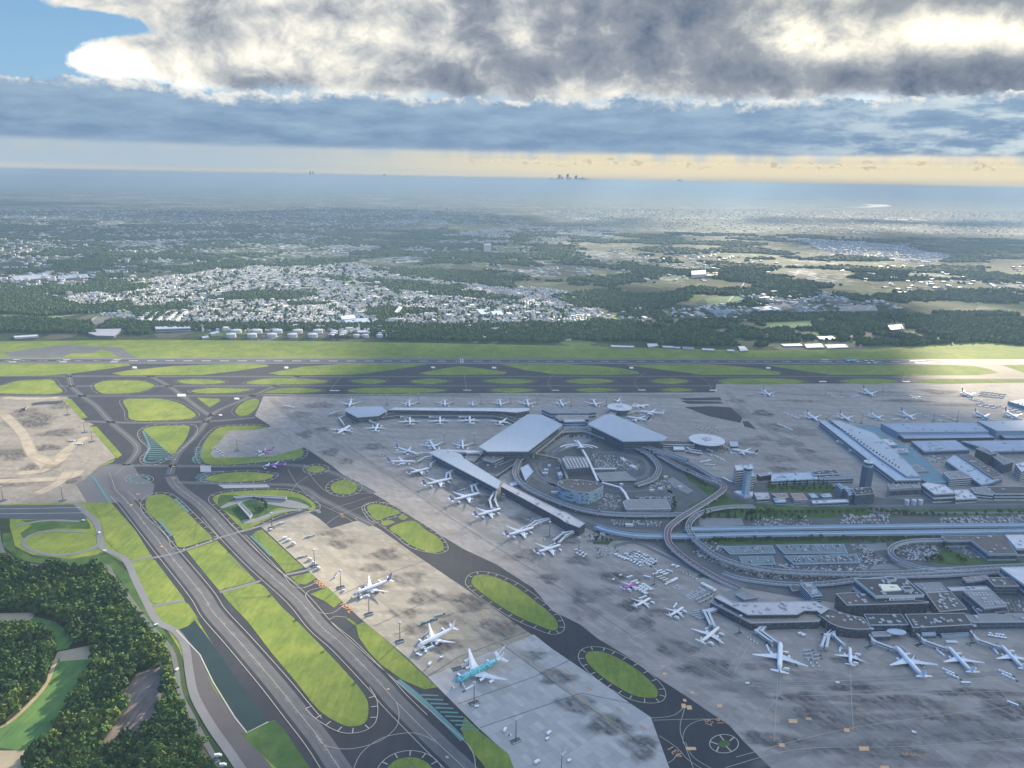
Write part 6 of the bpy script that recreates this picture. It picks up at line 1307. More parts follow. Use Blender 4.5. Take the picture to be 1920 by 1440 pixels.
LZ = [
 ([1110,851, 1165,856, 1200,872, 1190,882, 1125,882, 1108,865], (1110,860, 1160,862), 13, .75, 'the car park inside the loop road', 0.5),
 ([1040,862, 1052,862, 1058,880, 1045,882], (1040,870, 1056,870), 14, .4, 'the yard left of the tall garage', .5),
 ([1130,925, 1165,930, 1160,955, 1120,955], (1130,930, 1160,945), 13, .55, 'the triangle left of the white-banded garage', .5),
 ([1188,931, 1262,930, 1268,945, 1256,950, 1250,936, 1190,936], (1190,932, 1260,932), 12, .8, 'the rows behind the white-banded garage', .5),
 ([1145,975, 1245,978, 1240,988, 1150,984], (1150,978, 1240,981), 11, .6, 'the strip above the pale guideway', .5),
 ([1408,972, 1510,968, 1530,985, 1412,987], (1410,975, 1440,984), 16, .6, 'the lot behind the upper guideway, left', .5),
 ([1580,965, 1668,965, 1668,982, 1575,984], (1580,970, 1660,970), 12, .75, 'the lot behind the upper guideway, middle', .5),
 ([1760,970, 1930,966, 1935,982, 1765,983], (1760,975, 1920,972), 12, .75, 'the lot behind the upper guideway, right', .5),
 ([1365,1026, 1446,1025, 1450,1035, 1372,1036], (1365,1030, 1446,1029), 14, .25, 'the upper left parking deck', 4.6), ([1465,1024, 1578,1022, 1584,1034, 1474,1035], (1465,1030, 1578,1028), 13, .3, 'the upper right parking deck', 4.6),
 ([1480,1045, 1600,1041, 1606,1052, 1490,1055], (1480,1050, 1600,1047), 12, .6, 'the lower right parking deck', 4.6), ([1400,1046, 1444,1045, 1448,1055, 1404,1056], (1400,1050, 1444,1049), 14, .12, 'the lower left parking deck', 4.6),
 ([1310,1030, 1340,1040, 1385,1055, 1440,1065, 1520,1078, 1600,1081, 1620,1086, 1500,1090, 1420,1082, 1360,1065, 1320,1050, 1300,1035], (1400,1072, 1420,1080), 12, .75, 'the dark lot beneath the curved flyover', .5),
 ([1460,1058, 1600,1060, 1632,1058, 1625,1071, 1500,1070, 1440,1062], (1500,1062, 1520,1069), 14, .85, 'the lot just below the parking decks', .5),
 ([1590,1022, 1615,1020, 1640,1038, 1665,1052, 1655,1058, 1600,1058, 1612,1040], (1600,1030, 1625,1045), 13, .85, 'the lot right of the parking decks', .5),
 ([1318,1012, 1360,1022, 1365,1036, 1335,1036, 1318,1025], (1320,1015, 1350,1028), 13, .6, 'the lot left of the parking decks', .5),
 ([1680,1022, 1755,1022, 1760,1045, 1740,1052, 1700,1050, 1678,1038], (1690,1025, 1730,1043), 11, .8, 'the small lot inside the spiral ramp', .5),
 ([1795,1026, 1812,1026, 1840,1045, 1822,1050], (1795,1028, 1830,1045), 14, .5, 'the pale yard beside the big brown-grey roof', .5),
 ([1240,1000, 1290,1003, 1285,1010, 1245,1010], (1240,1002, 1285,1005), 11, .5, 'the strip under the S-shaped flyover', .5),
 ([1095,1002, 1130,1004, 1120,1015, 1095,1012], (1095,1003, 1120,1012), 11, .6, 'the lot below the white pier tip', .5),
 ([1170,1045, 1190,1030, 1235,1050, 1225,1066, 1200,1060], (1175,1035, 1225,1055), 8, .85, 'the staff lot left of the red-lane flyover', .5),
 ([1110,1028, 1150,1020, 1165,1040, 1130,1045], (1110,1030, 1150,1036), 11, .5, 'the van lot beside the apron road', .5),
 ([1860,1120, 1920,1125, 1920,1150, 1870,1148], (1860,1130, 1915,1140), 13, .35, 'the dark yard at the right edge', .5),
 ([1690,844, 1760,850, 1830,882, 1810,882, 1740,864], (1700,848, 1790,875), 13, .4, 'the alley among the freight halls', .5),
 ([1860,925, 1960,928, 1960,938, 1865,936], (1870,930, 1950,932), 11, .6, 'the yard below the long white depot', .5),
 ([1215,895, 1260,905, 1255,920, 1215,915], (1220,900, 1255,912), 11, .5, 'the corner right of the loop road', .5),
 ([1160,860, 1205,866, 1200,885, 1180,880], (1165,865, 1200,872), 12, .4, 'the right part of the loop interior', .5)]
for a in LZ: park(a[0], a[1], a[2], a[3], a[4], a[5] if a[5] > 1 else .45)
cars.sort(key=lambda c: c[0]**2+c[1]**2)
inview = []
for i, (x, y, z, an, c_, lab) in enumerate(cars[:262]):
    o = bpy.data.objects.new('parked_car', CARP[c_]); COL.objects.link(o); o.location = (x, y, z); o.rotation_euler = (0, 0, an)
    tag(o, c_+' car parked in '+lab, 'car', 'cars in '+lab)
rcar = random.Random(9)
for l_, hh, p in (('S-shaped flyover', 10.3, [1277,876.5, 1323,896.5, 1348,905.7, 1352,922, 1328,938.5, 1273.7,973, 1252,1002, 1286,1048, 1323,1072]), ('flyover beside the S-shaped one', 9.5, [1341,954, 1312,963, 1294.5,977, 1303,1011, 1359,1049.7, 1487,1072.5, 1600,1075.5, 1750,1070]), ('loop road on stilts', 8.6, [1136,963, 1023.8,932, 986,913, 968,880, 1005,840, 1035,817.5, 1099,808.5, 1192.5,839]), ('kerbside deck by the great roofs', 12.2, [1030,826, 1062,802, 1125,811, 1240,846]), ('road between the two guideways', 4.2, [1300,999, 1500,997, 1800,992])):
    P_ = smooth_open([at(p[i], p[i+1], hh) for i in range(0, len(p), 2)])
    for k in range(8):
        i = rcar.randrange(1, len(P_)-1); (xa, ya), (xb, yb) = P_[i], P_[i+1] if i+1 < len(P_) else P_[i]; an = atan2(yb-ya, xb-xa); sd_ = rcar.choice([-2, 2])
        c_ = rcar.choice(['white', 'white', 'silver', 'black', 'blue']); o = bpy.data.objects.new('car', CARP[c_]); COL.objects.link(o); o.location = (xa-sin(an)*sd_, ya+cos(an)*sd_, hh+.15); o.rotation_euler = (0, 0, an); tag(o, c_+' car driving on the '+l_, 'car', 'cars on the '+l_)
rest = cars[262:]
if rest:
    b = np.array(CV[0]); cn = list(CARC); Vs, Fm, Mi = [], [], []; mb = MB()
    for x, y, z, an, c_, lab in rest:
        c, d = cos(an), sin(an); vs = [(x+c*p[0]-d*p[1], y+d*p[0]+c*p[1], z+p[2]) for p in CV[0]]; k = cn.index(c_)
        b0 = len(mb.v); mb.v += vs; mb.f += [tuple(b0+i for i in f) for f in CV[1]]; mb.m += [6 if m_ else k for m_ in CV[2]]
    o = mb.build('parked_cars', [MATS['car_paint_'+n_] for n_ in cn]+[M_dark]); o['kind'] = 'stuff'
# bay lines in the open lots
bl = []
for a in LZ:
    poly = pts(a[0]); A_, B_ = at(*a[1][:2]), at(*a[1][2:]); an = atan2(B_[1]-A_[1], B_[0]-A_[0]); c, d = cos(an), sin(an); cx = sum(p[0] for p in poly)/len(poly); cy = sum(p[1] for p in poly)/len(poly); R2 = max(hypot(p[0]-cx, p[1]-cy) for p in poly)
    if a[5] > 1: continue
    v = -R2
    while v < R2:
        u = -R2
        while u < R2:
            x, y = cx+c*u-d*(v+2.6), cy+d*u+c*(v+2.6)
            if inside(x, y, poly): bl.append([(x+d*5, y-c*5), (x-d*5, y+c*5)])
            u += 5.4
        v += a[2]
strip_obj('parking_bay_line', bl, .3, .44, M_line_w)
# airport vehicles
def proto_bus(col, L=11.5, W=2.6, Hh=3.1):
    t = empty('bus'); q = MB(); q.box(0, 0, .4, L, W, Hh-.4); q.build('body', col, t); q = MB(); q.box(0, 0, 1.5, L*.94, W+.06, 1.0); q.box(0, 0, 1.3, L+.06, W*.86, 1.3); q.build('window', M_dark, t)
    for sx_ in (.34, -.3):
        for sy_ in (1, -1): q = MB(); q.box(L*sx_, sy_*(W/2-.1), 0, 1, .3, 1); q.build('wheel', M_tyre, t)
    return t
def proto_truck(col, box=M_white, L=8.0, hb=3.6, nm='service_truck'):
    t = empty(nm); q = MB(); q.box(L*.38, 0, .5, L*.2, 2.4, 2.0); q.build('cab', col, t); q = MB(); q.box(L*.45, 0, 1.5, L*.07, 2.1, .8); q.build('windscreen', M_dark, t)
    q = MB(); q.box(-L*.1, 0, .9, L*.72, 2.5, hb-.9); q.build('cargo_box', box, t)
    for sx_ in (.34, -.3):
        for sy_ in (1, -1): q = MB(); q.box(L*sx_, sy_*1.1, 0, .9, .3, .9); q.build('wheel', M_tyre, t)
    return t
def proto_tug():
    t = empty('tow_tractor'); q = MB(); q.box(0, 0, .35, 3.6, 2, .8); q.build('chassis', M_white, t); q = MB(); q.box(-.8, 0, 1.15, 1.4, 1.7, .9); q.build('cab', M_dark, t); return t
def proto_stairs():
    t = empty('boarding_stairs'); q = MB(); q.box(-1, 0, .4, 6, 2.3, 1.1); q.build('truck_bed', M_white, t); q = MB(); q.tube((-3.5, 0, 1.2), (3.6, 0, 5.0), 2.0, .5); q.build('stair_flight', M_wing, t)
    for s_ in (1, -1): q = MB(); q.tube((-3.5, s_*1, 2.2), (3.6, s_*1, 6.0), .15, .9); q.build('handrail', M_unit, t)
    q = MB(); q.box(1.2, 0, 0, .4, 1.6, 3.4); q.build('support', M_unit, t); return t
def proto_dolly(n, m=M_white, nm='container_train'):
    t = empty(nm)
    for i in range(n): q = MB(); q.box(i*3.9, 0, .5, 3.2, 2.2, 1.7); q.box(i*3.9, 0, .1, 3.6, 2.3, .3); q.build('container', m, t)
    q = MB(); q.box(n*3.9+.6, 0, .3, 2.8, 1.7, 1.0); q.build('tractor', M_dark, t); return t
def proto_flat():
    t = empty('empty_dolly'); q = MB(); q.box(0, 0, .3, 4.2, 2.2, .3); q.build('platform', M_par, t); q = MB(); q.box(2.6, 0, .3, 1.2, .2, .15); q.build('drawbar', M_dark, t); return t
M_tealbox = mat('dolly_teal', (.05, .25, .33), .6); M_beige = mat('bus_beige', (.60, .57, .50), .4)
PV = dict(bus=lambda: proto_bus(M_white), bus2=lambda: proto_bus(M_beige), truck=lambda: proto_truck(M_white), tank=lambda: proto_truck(M_unit, M_wing, 9.5, 3.0, 'fuel_truck'), cater=lambda: proto_truck(M_white, M_white, 8.6, 4.6, 'catering_truck'),
          tug=proto_tug, stairs=proto_stairs, train=lambda: proto_dolly(4), train2=lambda: proto_dolly(3, M_unit), teal=lambda: proto_dolly(2, M_tealbox, 'container_group'), van=lambda: proto_truck(M_white, M_white, 5.0, 2.2, 'van'), flat=proto_flat)
PVC = {}
NMV = dict(bus='white bus', bus2='beige-white bus', truck='white service truck', tank='grey fuel truck', cater='catering truck', tug='tow tractor', stairs='mobile boarding stairs', train='train of white baggage containers', train2='grey container train', teal='teal container group', van='small white van', flat='empty flat dolly')
def veh(kind, x, y, ang, label, group, world=None, z=None):
    o = PVC[kind] = PV[kind]() if kind not in PVC else PVC[kind]
    if 'category' in o: o = copy_tree(PVC[kind])
    wx, wy = world or at(x, y); o.location = (wx, wy, APRON_Z if z is None else z); o.rotation_euler = (0, 0, ang)
    for k_ in ('group',):
        if k_ in o: del o[k_]
    tag(o, label, {'bus': 'bus', 'bus2': 'bus', 'truck': 'truck', 'tank': 'fuel truck', 'cater': 'catering truck', 'tug': 'tow tractor', 'stairs': 'boarding stairs', 'train': 'baggage train', 'train2': 'baggage train', 'teal': 'container group', 'van': 'van', 'flat': 'dolly'}[kind], group)
    return o
def short(l): return l.replace('airliner', 'plane')[:70].rsplit(' ', 1)[0] if len(l) > 70 else l
rv = random.Random(5)
SH = ['turquoise double-decker', 'all-white jet above the double-decker', 'blue-striped jet on the tan apron', 'magenta jet', 'white jet below the magenta jet', 'third small white jet', 'white jet at the twin bridges', 'upright white jet at the pier', 'small jet below the curved concourse', 'left slanting white jet', 'middle slanting white jet', 'right slanting white jet', 'top jet of the angled pier row', 'second jet of the angled pier row', 'third jet of the angled pier row', 'fourth jet of the angled pier row', 'fifth jet of the angled pier row', 'sixth jet, by the white pier start', 'seventh jet, beside the white pier', 'lowest jet of the angled pier row', 'jet nosing onto the angled pier tip', 'jet by the thin white roof', 'purple-tailed jet below the hexagonal roof', 'white jet below the hexagonal roof', 'first near-side jet of the long pier', 'second near-side jet of the long pier', 'third near-side jet of the long pier', 'jet close to the left great roof', 'jet behind the hexagonal roof', 'first far-side jet of the long pier', 'second far-side jet of the long pier', 'small far-side jet of the long pier', 'jet right of the small far-side jet', 'jet at the long pier right end', 'left jet behind the link buildings', 'right jet behind the link buildings', 'jet behind the smaller disc roof', 'jet right of the smaller disc roof', 'jet below the smaller disc roof', 'blue-tailed jet by the right great roof', 'navy-tailed jet by the larger disc roof', 'leftmost upper freighter', 'freighter at the diagonal roof corner', 'middle upper freighter', 'right upper freighter', 'second lower freighter', 'yellow-tailed freighter', 'freighter right of the yellow-tailed one', 'pale blue freighter', 'freighter at the right edge', 'purple jet on the small apron', 'taxiing purple jet']
WH = {}
for gi, (cx, cy, an, L_, S_, R_p, label, npx, lv) in enumerate(GSE):
    far = cy > 1900; c, d = cos(an), sin(an); ll = SH[gi]
    def loc_(u, v): return (cx+c*u-d*v, cy+d*u+c*v)
    sets = [('tug', L_*.5+4, 0, pi, 'at the nose of'), ('truck', L_*.28, -R_p-6, pi/2, 'right of'), ('train', L_*.22, R_p+9, rv.uniform(-.3, .3), 'left of'), ('cater', -L_*.30, -R_p-5, pi/2, 'behind the wing of'), ('train2', -L_*.05, -S_*.33, .4, 'behind'), ('van', L_*.42, R_p+9, .5, 'off the nose of')]
    keep = sets[:4] if far else sets
    if 'slanting' in label or 'stands' in label: keep = sets[:5]
    for kd, u, v, da, rel in keep:
        if rv.random() < (.35 if far else .12): continue
        veh(kd, 0, 0, an+da, '%s %s the %s' % (NMV[kd], rel, ll), 'ground vehicles around the parked airliners', loc_(u+rv.uniform(-2, 2), v+rv.uniform(-2, 2)))
# explicitly placed vehicles near the open aprons
SP = [('stairs', 868, 1287, 2.2, 'mobile stairs at the forward door of the turquoise double-decker'), ('stairs', 809, 1209, 2.0, 'mobile stairs at the left door of the all-white airliner'), ('truck', 793, 1217, .6, 'white truck under the nose of the all-white airliner'), ('van', 783, 1228, -.3, 'white van just below the all-white airliner, left of two'), ('van', 788, 1230.5, -.3, 'white van just below the all-white airliner, right of two'), ('van', 828, 1234, .6, 'white van between the all-white airliner and the double-decker'),
 ('teal', 792, 1170, .5, 'teal containers left of the all-white airliner wing'), ('teal', 808, 1164, .3, 'single teal container set above the all-white airliner'), ('train2', 818, 1156, .5, 'low dollies above the teal containers'), ('truck', 806, 1247, 1.2, 'white truck left of the dark pit below the all-white airliner'), ('truck', 947, 1371, 1.2, 'white truck by the mast on the pale slab'), ('tug', 956, 1380, .8, 'small tractor by the mast on the pale slab'),
 ('truck', 1029, 1377, .9, 'upper of two white trucks in the middle of the pale slab'), ('van', 1026, 1387, .6, 'lower of two white vehicles in the middle of the pale slab'), ('stairs', 1059, 1412, .9, 'long white stairs truck low on the pale slab'), ('van', 1067, 1428, .7, 'white van lowest on the pale slab'), ('truck', 1007, 1431, .7, 'white truck at the bottom edge of the pale slab'), ('van', 894, 1326, .2, 'white van on the mast base below the double-decker'),
 ('tank', 528, 982, .3, 'white tank vehicle at the top of the tan apron'), ('truck', 534, 1010, .5, 'first of a string of vehicles on the tan apron'), ('truck', 541, 1014, .2, 'second of a string of vehicles on the tan apron'), ('cater', 551, 1021, -.3, 'third of a string of vehicles on the tan apron'), ('train2', 575, 1008, .5, 'low dolly train reaching right on the tan apron'), ('truck', 582, 1050, -.5, 'first vehicle beside the second mast of the tan apron'), ('cater', 589, 1058, -.6, 'second vehicle beside the second mast of the tan apron'), ('truck', 598, 1067, -.6, 'third vehicle beside the second mast of the tan apron'), ('stairs', 630, 1081, 1.2, 'white stairs truck casting a long shadow on the tan apron'), ('van', 644, 1108, -.4, 'white van at the mast left of the blue-striped airliner'), ('van', 508, 994, 0, 'white van at the top corner mast of the tan apron'),
 ('bus', 1213.5, 1084, -.45, 'white bus standing left of the bus block'), ('bus', 1180, 1084, .5, 'white bus behind the magenta jet'), ('van', 1163, 1080, .5, 'white van above left of the magenta jet'), ('van', 1150, 1088, .6, 'grey-white van left of the magenta jet'), ('bus', 1229, 1078, .5, 'white bus left of the mast in the bus park')]
for kx in range(3): SP.append(('bus', 1236+kx*6, 1073+kx*2.8, .52, ['first', 'second', 'third'][kx]+' bus in the upper row of the bus block'))
for kx in range(4): SP.append(('bus2', 1236+kx*5.6, 1084+kx*3.0, .52, ['first', 'second', 'third', 'fourth'][kx]+' bus in the lower row of the bus block'))
SP += [('bus', 1255, 1073, -.6, 'bus standing crosswise at the right of the bus block'), ('truck', 1262, 1062, .5, 'first of two grey vans near the red-lane flyover'), ('truck', 1270, 1064.5, .5, 'second of two grey vans near the red-lane flyover'),
 ('bus', 1898, 1322, -.7, 'white bus driving at the lower right edge'), ('bus', 1810, 1283, 0, 'white and dark bus crossing below the slanting airliners'), ('bus', 1488, 1007, .1, 'white bus on the road below the lower guideway'), ('van', 1713, 1375, -.6, 'white van on the diagonal apron road'), ('van', 1570, 1282, 0, 'small white van left on the lower apron'), ('van', 1401, 1283, 0, 'dark tug alone at the apron road bend'), ('van', 186, 1000, -1.5, 'white van on the perimeter road by the ramp curve'), ('van', 293, 1173, .6, 'white car on the perimeter road by the bright verge'), ('van', 332, 1257, 1.4, 'white car on the outer road by the dark barn'), ('truck', 409, 1419, .2, 'white truck on the outer road near the bottom edge'), ('truck', 418, 1437, .2, 'white truck at the very bottom of the outer road'), ('van', 156, 977, 0, 'white van at the end of the farm ramp'), ('van', 196, 1034, 0, 'white cabin beside the perimeter road bend')]
for k_, x, y, a_, l_ in SP: veh(k_, x, y, a_, l_, 'vehicles spread over the near aprons and roads')
# rows of stored ground equipment
def rowset(kind, x0, y0, dx, dy, n, a_, l_, m=1, ddx=0, ddy=0):
    for j in range(m):
        for i in range(n):
            if rv.random() < .93: veh(kind, x0+dx*i+ddx*j+rv.uniform(-.4, .4), y0+dy*i+ddy*j+rv.uniform(-.3, .3), a_+rv.uniform(-.06, .06), l_, 'rows of '+' '.join(l_.split()[-7:]))
rowset('truck', 1317, 1097, 4.5, 2.4, 6, .6, 'white box truck in the row left of the pale-roofed pier')
rowset('van', 1250, 1094, 3.5, -1.6, 7, .6, 'white van in the cluster below the bus block', 2, -2, 3)
rowset('flat', 1262, 1101, 4.5, -1.6, 3, .5, 'flat dolly in the group below the white vans', 3, 3.5, 3)
rowset('flat', 1286, 1118, 4.2, -2.6, 7, .55, 'empty dolly in the dense block left of the pier', 4, 3.2, 2.0)
rowset('train2', 1306, 1126, 8, -4, 3, .55, 'container train in the lines left of the pier tip', 2, 6, 5)
rowset('tug', 1280, 1074, 6, 3, 3, .6, 'dark tractor in the row under the red-lane flyover', 2, 12, 6)
rowset('truck', 1155, 1042, 6, 2.6, 4, .55, 'white van in the string along the apron road')
rowset('van', 1178, 1050, 5.5, 3, 5, .5, 'small van in the string along the apron road')
rowset('truck', 1174, 1041, 9, 5.5, 4, -.1, 'white lorry in the lorry row behind the string of vans')
rowset('van', 1198, 1036, 4.4, 2.5, 8, .55, 'white car in the crowded staff rows', 3, -4, 4)
rowset('train2', 830, 884, 5, 1.6, 4, .4, 'container line between the angled pier and its airliners')
rowset('train2', 858, 922, 5, -1.6, 3, .4, 'container line below the fifth striped airliner')
rowset('flat', 940, 788, 6, .4, 3, 0, 'dolly in the line beside the left great roof')
rowset('train2', 1330, 800, 6, 3, 4, .9, 'container row behind the larger disc roof', 2, -8, 1.5)
rowset('van', 1323, 872, 5, .4, 4, 0, 'white tanker in the row right of the great roof')
rowset('truck', 1315, 868, 5, -1.2, 4, .2, 'yellowish truck in the cluster right of the great roof')
rowset('train2', 1400, 742, 7, .3, 6, 0, 'container line on the far upper cargo stands')
rowset('truck', 1560, 744, 5, .6, 5, .5, 'loader cluster on the upper cargo stands, left')
rowset('truck', 1598, 745, 5, -.4, 4, .4, 'loader cluster on the upper cargo stands, middle')
rowset('van', 1706, 746, 4, .5, 6, .3, 'vehicle cluster on the upper cargo stands, right', 2, 1, -3)
rowset('train2', 1835, 742, 8, 1, 6, .2, 'container stacks at the far right upper stands', 3, 2, -3.4)
rowset('train', 1470, 775, 7, 2.8, 4, -.8, 'white trailer row left of the diagonal building')
rowset('truck', 1460, 797, 5, 2.2, 6, -.4, 'service vehicle cluster left of the diagonal roof corner')
rowset('train', 1720, 776, 12, 4, 4, -.8, 'container rank between the lower freighters', 2, 28, -1)
rowset('van', 1673, 786, 5, .3, 7, 0, 'bright loader pile by the upper freight hall', 2, 0, 2)
rowset('truck', 1700, 838, 10, 4, 7, -.5, 'delivery lorry in the alley among the freight halls')
rowset('bus', 1357, 899, 4, 2, 4, -.8, 'white bus in the rank by the pale control tower')
rowset('train2', 560, 1046, 8, 0, 1, .4, 'dark dolly line on the tan apron')
rowset('train2', 700, 852, 6, 2.0, 3, .2, 'dolly comb left of the angled pier')
rowset('truck', 535, 762, 5, 1, 4, .3, 'equipment cluster left of the hexagonal satellite')
rowset('van', 398, 842, 5, 3.4, 5, -.6, 'vehicle line at the left edge of the small apron', 2, 5, -2)
rowset('truck', 1500, 1190, 6, 3, 2, .4, 'equipment by the base of the concourse mast')
rowset('tug', 1514, 1238, 4, 6, 3, .2, 'dark cart in the group between the two upright airliners', 2, 12, 0)
rowset('train2', 1508, 1222, 2, 7, 3, .2, 'dark cart train left of the smaller white jet', 2, 12, 2)
rowset('flat', 1692, 1214, 5, 4, 5, -.8, 'dolly in the line right of the first slanting airliner')
rowset('tug', 1712, 1232, 5, 5, 5, -.8, 'baggage tug between the first and second slanting airliners')
rowset('train', 1768, 1256, 8, 8, 2, -.8, 'white cargo train between the second and third slanting airliners')
rowset('truck', 1778, 1206, 6, .5, 3, 0, 'white truck in the rank above the middle slanting airliner')
rowset('train', 1874, 1259, 6, 7, 2, -.8, 'long white trailer right of the third slanting airliner')
rowset('van', 1850, 1188, 6, 1, 6, .3, 'service van in the shade by the right concourse', 2, 4, 5)
rowset('tug', 1400, 1196, 6, 4, 4, .5, 'small tug near the base of the pier mast')
rowset('train2', 1300, 1148, 5, 3, 4, .3, 'equipment cluster at the left tip of the pier', 2, -5, 5)
rowset('truck', 1206, 1098, 5, 3, 4, .4, 'equipment cluster around the mast right of the magenta jet', 3, -5, 4)
rowset('van', 1080, 1032, 6, 3, 4, .4, 'equipment cluster around the mast left of the lorries', 2, -4, 4)
rowset('flat', 990, 975, 6, 3, 5, .3, 'dolly in the line beside the white pier bridges', 2, 8, -1)
rowset('train2', 900, 950, 9, 3, 4, .4, 'container line beside the sixth striped airliner')
rowset('tug', 1020, 1012, 6, 3, 4, .3, 'tug in the group below the white pier bridges', 2, 6, 3)
rowset('truck', 1270, 840, 6, 1, 8, 0, 'apron truck in the strip below the larger disc roof', 2, 3, 5)
rowset('van', 1330, 852, 5, 2, 6, .3, 'service van crowd right below the larger disc roof', 2, 3, 3)
rowset('train2', 1300, 800, 7, 3.4, 5, .6, 'container rank above the larger disc roof')
rowset('truck', 1815, 745, 5, 1.2, 6, .6, 'loader crowd on the far right upper stands', 2, 4, 4)
rowset('train', 1830, 757, 12, 2, 7, .2, 'trailer rank at the right edge of the cargo stands', 2, 5, 5)
rowset('train', 130, 827, 14, 6, 2, .1, 'white dolly train on the sunlit cargo apron')
# dark steel frames / pits
pq = MB()
for x, y in ((857, 1254), (889, 1319), (1123, 1045), (1313, 1081), (1559, 1192)):
    c = at(x, y); pq = MB(); pq.box(0, 0, 0, 13, 8, .35, .5); o = pq.build('steel_plate', M_dark); o.location = (*c, APRON_Z); tag(o, {857: 'dark flat pit cover left of the turquoise double-decker', 889: 'dark plate under the mast below the double-decker', 1123: 'dark frame at the top of the van lot', 1313: 'dark frame by the red-lane flyover', 1559: 'dark diamond frame below the curved concourse'}[x], 'steel plate', 'dark steel plates on the apron')
# ------------------------------------------------------------------ trees
def leafmat(name, a, b): 
    return mat(name, (0, 0, 0), .9, build=lambda t, p: t.ramp(t.noise(p, .35, 3, .6), [(.3, a), (.7, b)]), spec=.15)
LM = [leafmat('leaves_dark', (.022, .055, .02), (.05, .10, .03)), leafmat('leaves_mid', (.04, .085, .022), (.085, .15, .035)), leafmat('leaves_light', (.06, .105, .025), (.13, .18, .04)), leafmat('leaves_conifer', (.012, .035, .02), (.03, .06, .03))]
M_bark = mat('bark', (.09, .07, .05), .95)
def crown_quads(rnd, n, R, hh, z0, size, lumps=7, cone=False):
    V = []
    L = [(rnd.gauss(0, R*.42), rnd.gauss(0, R*.42), z0+hh*rnd.uniform(.25, .8), R*rnd.uniform(.38, .62)) for _ in range(lumps)]
    for i in range(n):
        if cone:
            u = rnd.random()**1.3; a = rnd.uniform(0, 2*pi); r = R*(1-u)*rnd.uniform(.7, 1.05); c = Vector((cos(a)*r, sin(a)*r, z0+u*hh)); nrm = Vector((cos(a), sin(a), .6))
        else:
            lx, ly, lz, lr = L[i % lumps]; d = Vector((rnd.gauss(0, 1), rnd.gauss(0, 1), rnd.gauss(.25, .8))).normalized(); c = Vector((lx, ly, lz))+d*lr*rnd.uniform(.75, 1.08); c.z = max(c.z, z0); nrm = d
        nrm = (nrm+Vector((rnd.gauss(0, .45), rnd.gauss(0, .45), rnd.gauss(.2, .4)))).normalized(); t1 = nrm.orthogonal().normalized(); t1.rotate(__import__('mathutils').Quaternion(nrm, rnd.uniform(0, 6.28))); t2 = nrm.cross(t1); s_ = size*rnd.uniform(.6, 1.3)
        V += [c+t1*s_, c+t2*s_*.8, c-t1*s_*.9, c-t2*s_*.8+nrm*.1]
    return np.array([tuple(v) for v in V])
rt_ = random.Random(11)
TP = []   # prototype crowns: (verts)
for k in range(6): TP.append(crown_quads(rt_, 260, 4.3+.4*(k % 3), 7.5+k % 2, 3.0, 1.0, 8))
TPl = [crown_quads(rt_, 110, 4.6, 7.5, 2.6, 1.5, 7) for k in range(5)]
TPc = crown_quads(rt_, 160, 2.3, 11, 1.2, .8, cone=True)
def trunk_mb(h=5): 
    q = MB(); q.lathe([(.38, 0), (.24, h*.7), (.12, h)], 7)
    for k in range(3): a = k*2.1+.4; q.tube((0, 0, h*.55), (cos(a)*1.9, sin(a)*1.9, h*.55+2.6), .22, .22)
    return q
def quad_faces(n): return np.arange(n*4).reshape(n, 4)
trunk_me = trunk_mb().build('trunk', M_bark); trunk_data = trunk_me.data; bpy.data.objects.remove(trunk_me)
crown_data = {}
def crown_me(k, m):
    if (k, m) not in crown_data:
        V = TPc if k == 'c' else TP[k]; o = np_mesh('crown', V, quad_faces(len(V)//4), LM[m]); crown_data[(k, m)] = o.data; bpy.data.objects.remove(o)
    return crown_data[(k, m)]
def tree(x, y, z, k, m, s_, label, group, name='broadleaf_tree'):
    t = empty(name, (x, y, z), rt_.uniform(0, 6.28)); t.scale = (s_, s_, s_*rt_.uniform(.9, 1.15))
    for nm, d_ in (('trunk', trunk_data), ('crown', crown_me(k, m))):
        o = bpy.data.objects.new(nm, d_); COL.objects.link(o); o.parent = t
    tag(t, label, 'tree', group); return t
FW = pts([-120,1042, 0,1038, 14,1052, 60,1068, 130,1070, 190,1068, 208,1088, 238,1128, 268,1170, 308,1220, 318,1250, 326,1300, 345,1345, 375,1400, 405,1450, 440,1510, -150,1510, -150,1300])
HOLES = [pts(q) for q in ([97,1236, 112,1218, 172,1206, 172,1272, 142,1302, 112,1342, 97,1372, 77,1403, 50,1412, 45,1440, 30,1500, -150,1500, -150,1392, -60,1388, 15,1350, 56,1316, 82,1285, 96,1250],
    [60,1150, 105,1162, 132,1182, 140,1205, 128,1220, 105,1224, 98,1197, 70,1182, 20,1176, -150,1172, -150,1148, 0,1146],
    [255,1260, 302,1246, 308,1280, 302,1322, 287,1357, 262,1385, 228,1403, 183,1414, 190,1392, 216,1353, 238,1328, 230,1300])]
cand = []
gx0 = min(p[0] for p in FW); gx1 = max(p[0] for p in FW); gy0 = min(p[1] for p in FW); gy1 = max(p[1] for p in FW)
for i in range(int((gx1-gx0)/7.6)):
    for j in range(int((gy1-gy0)/7.6)):
        x, y = gx0+i*7.6+rt_.uniform(-2.6, 2.6), gy0+j*7.6+rt_.uniform(-2.6, 2.6)
        if inside(x, y, FW) and not any(inside(x, y, h) for h in HOLES): cand.append((x, y))
def zone_name(x, y):
    # words for where in the wood the tree stands
    d = [hypot(x-c[0], y-c[1]) for c in (at(120, 1120), at(40, 1240), at(220, 1240), at(150, 1400), at(320, 1390))]
    return ['wood below the sunken road', 'wood left of the curved green field', 'wood between the green and brown fields', 'brushy wood at the bottom left corner', 'wood right of the brown field'][d.index(min(d))]
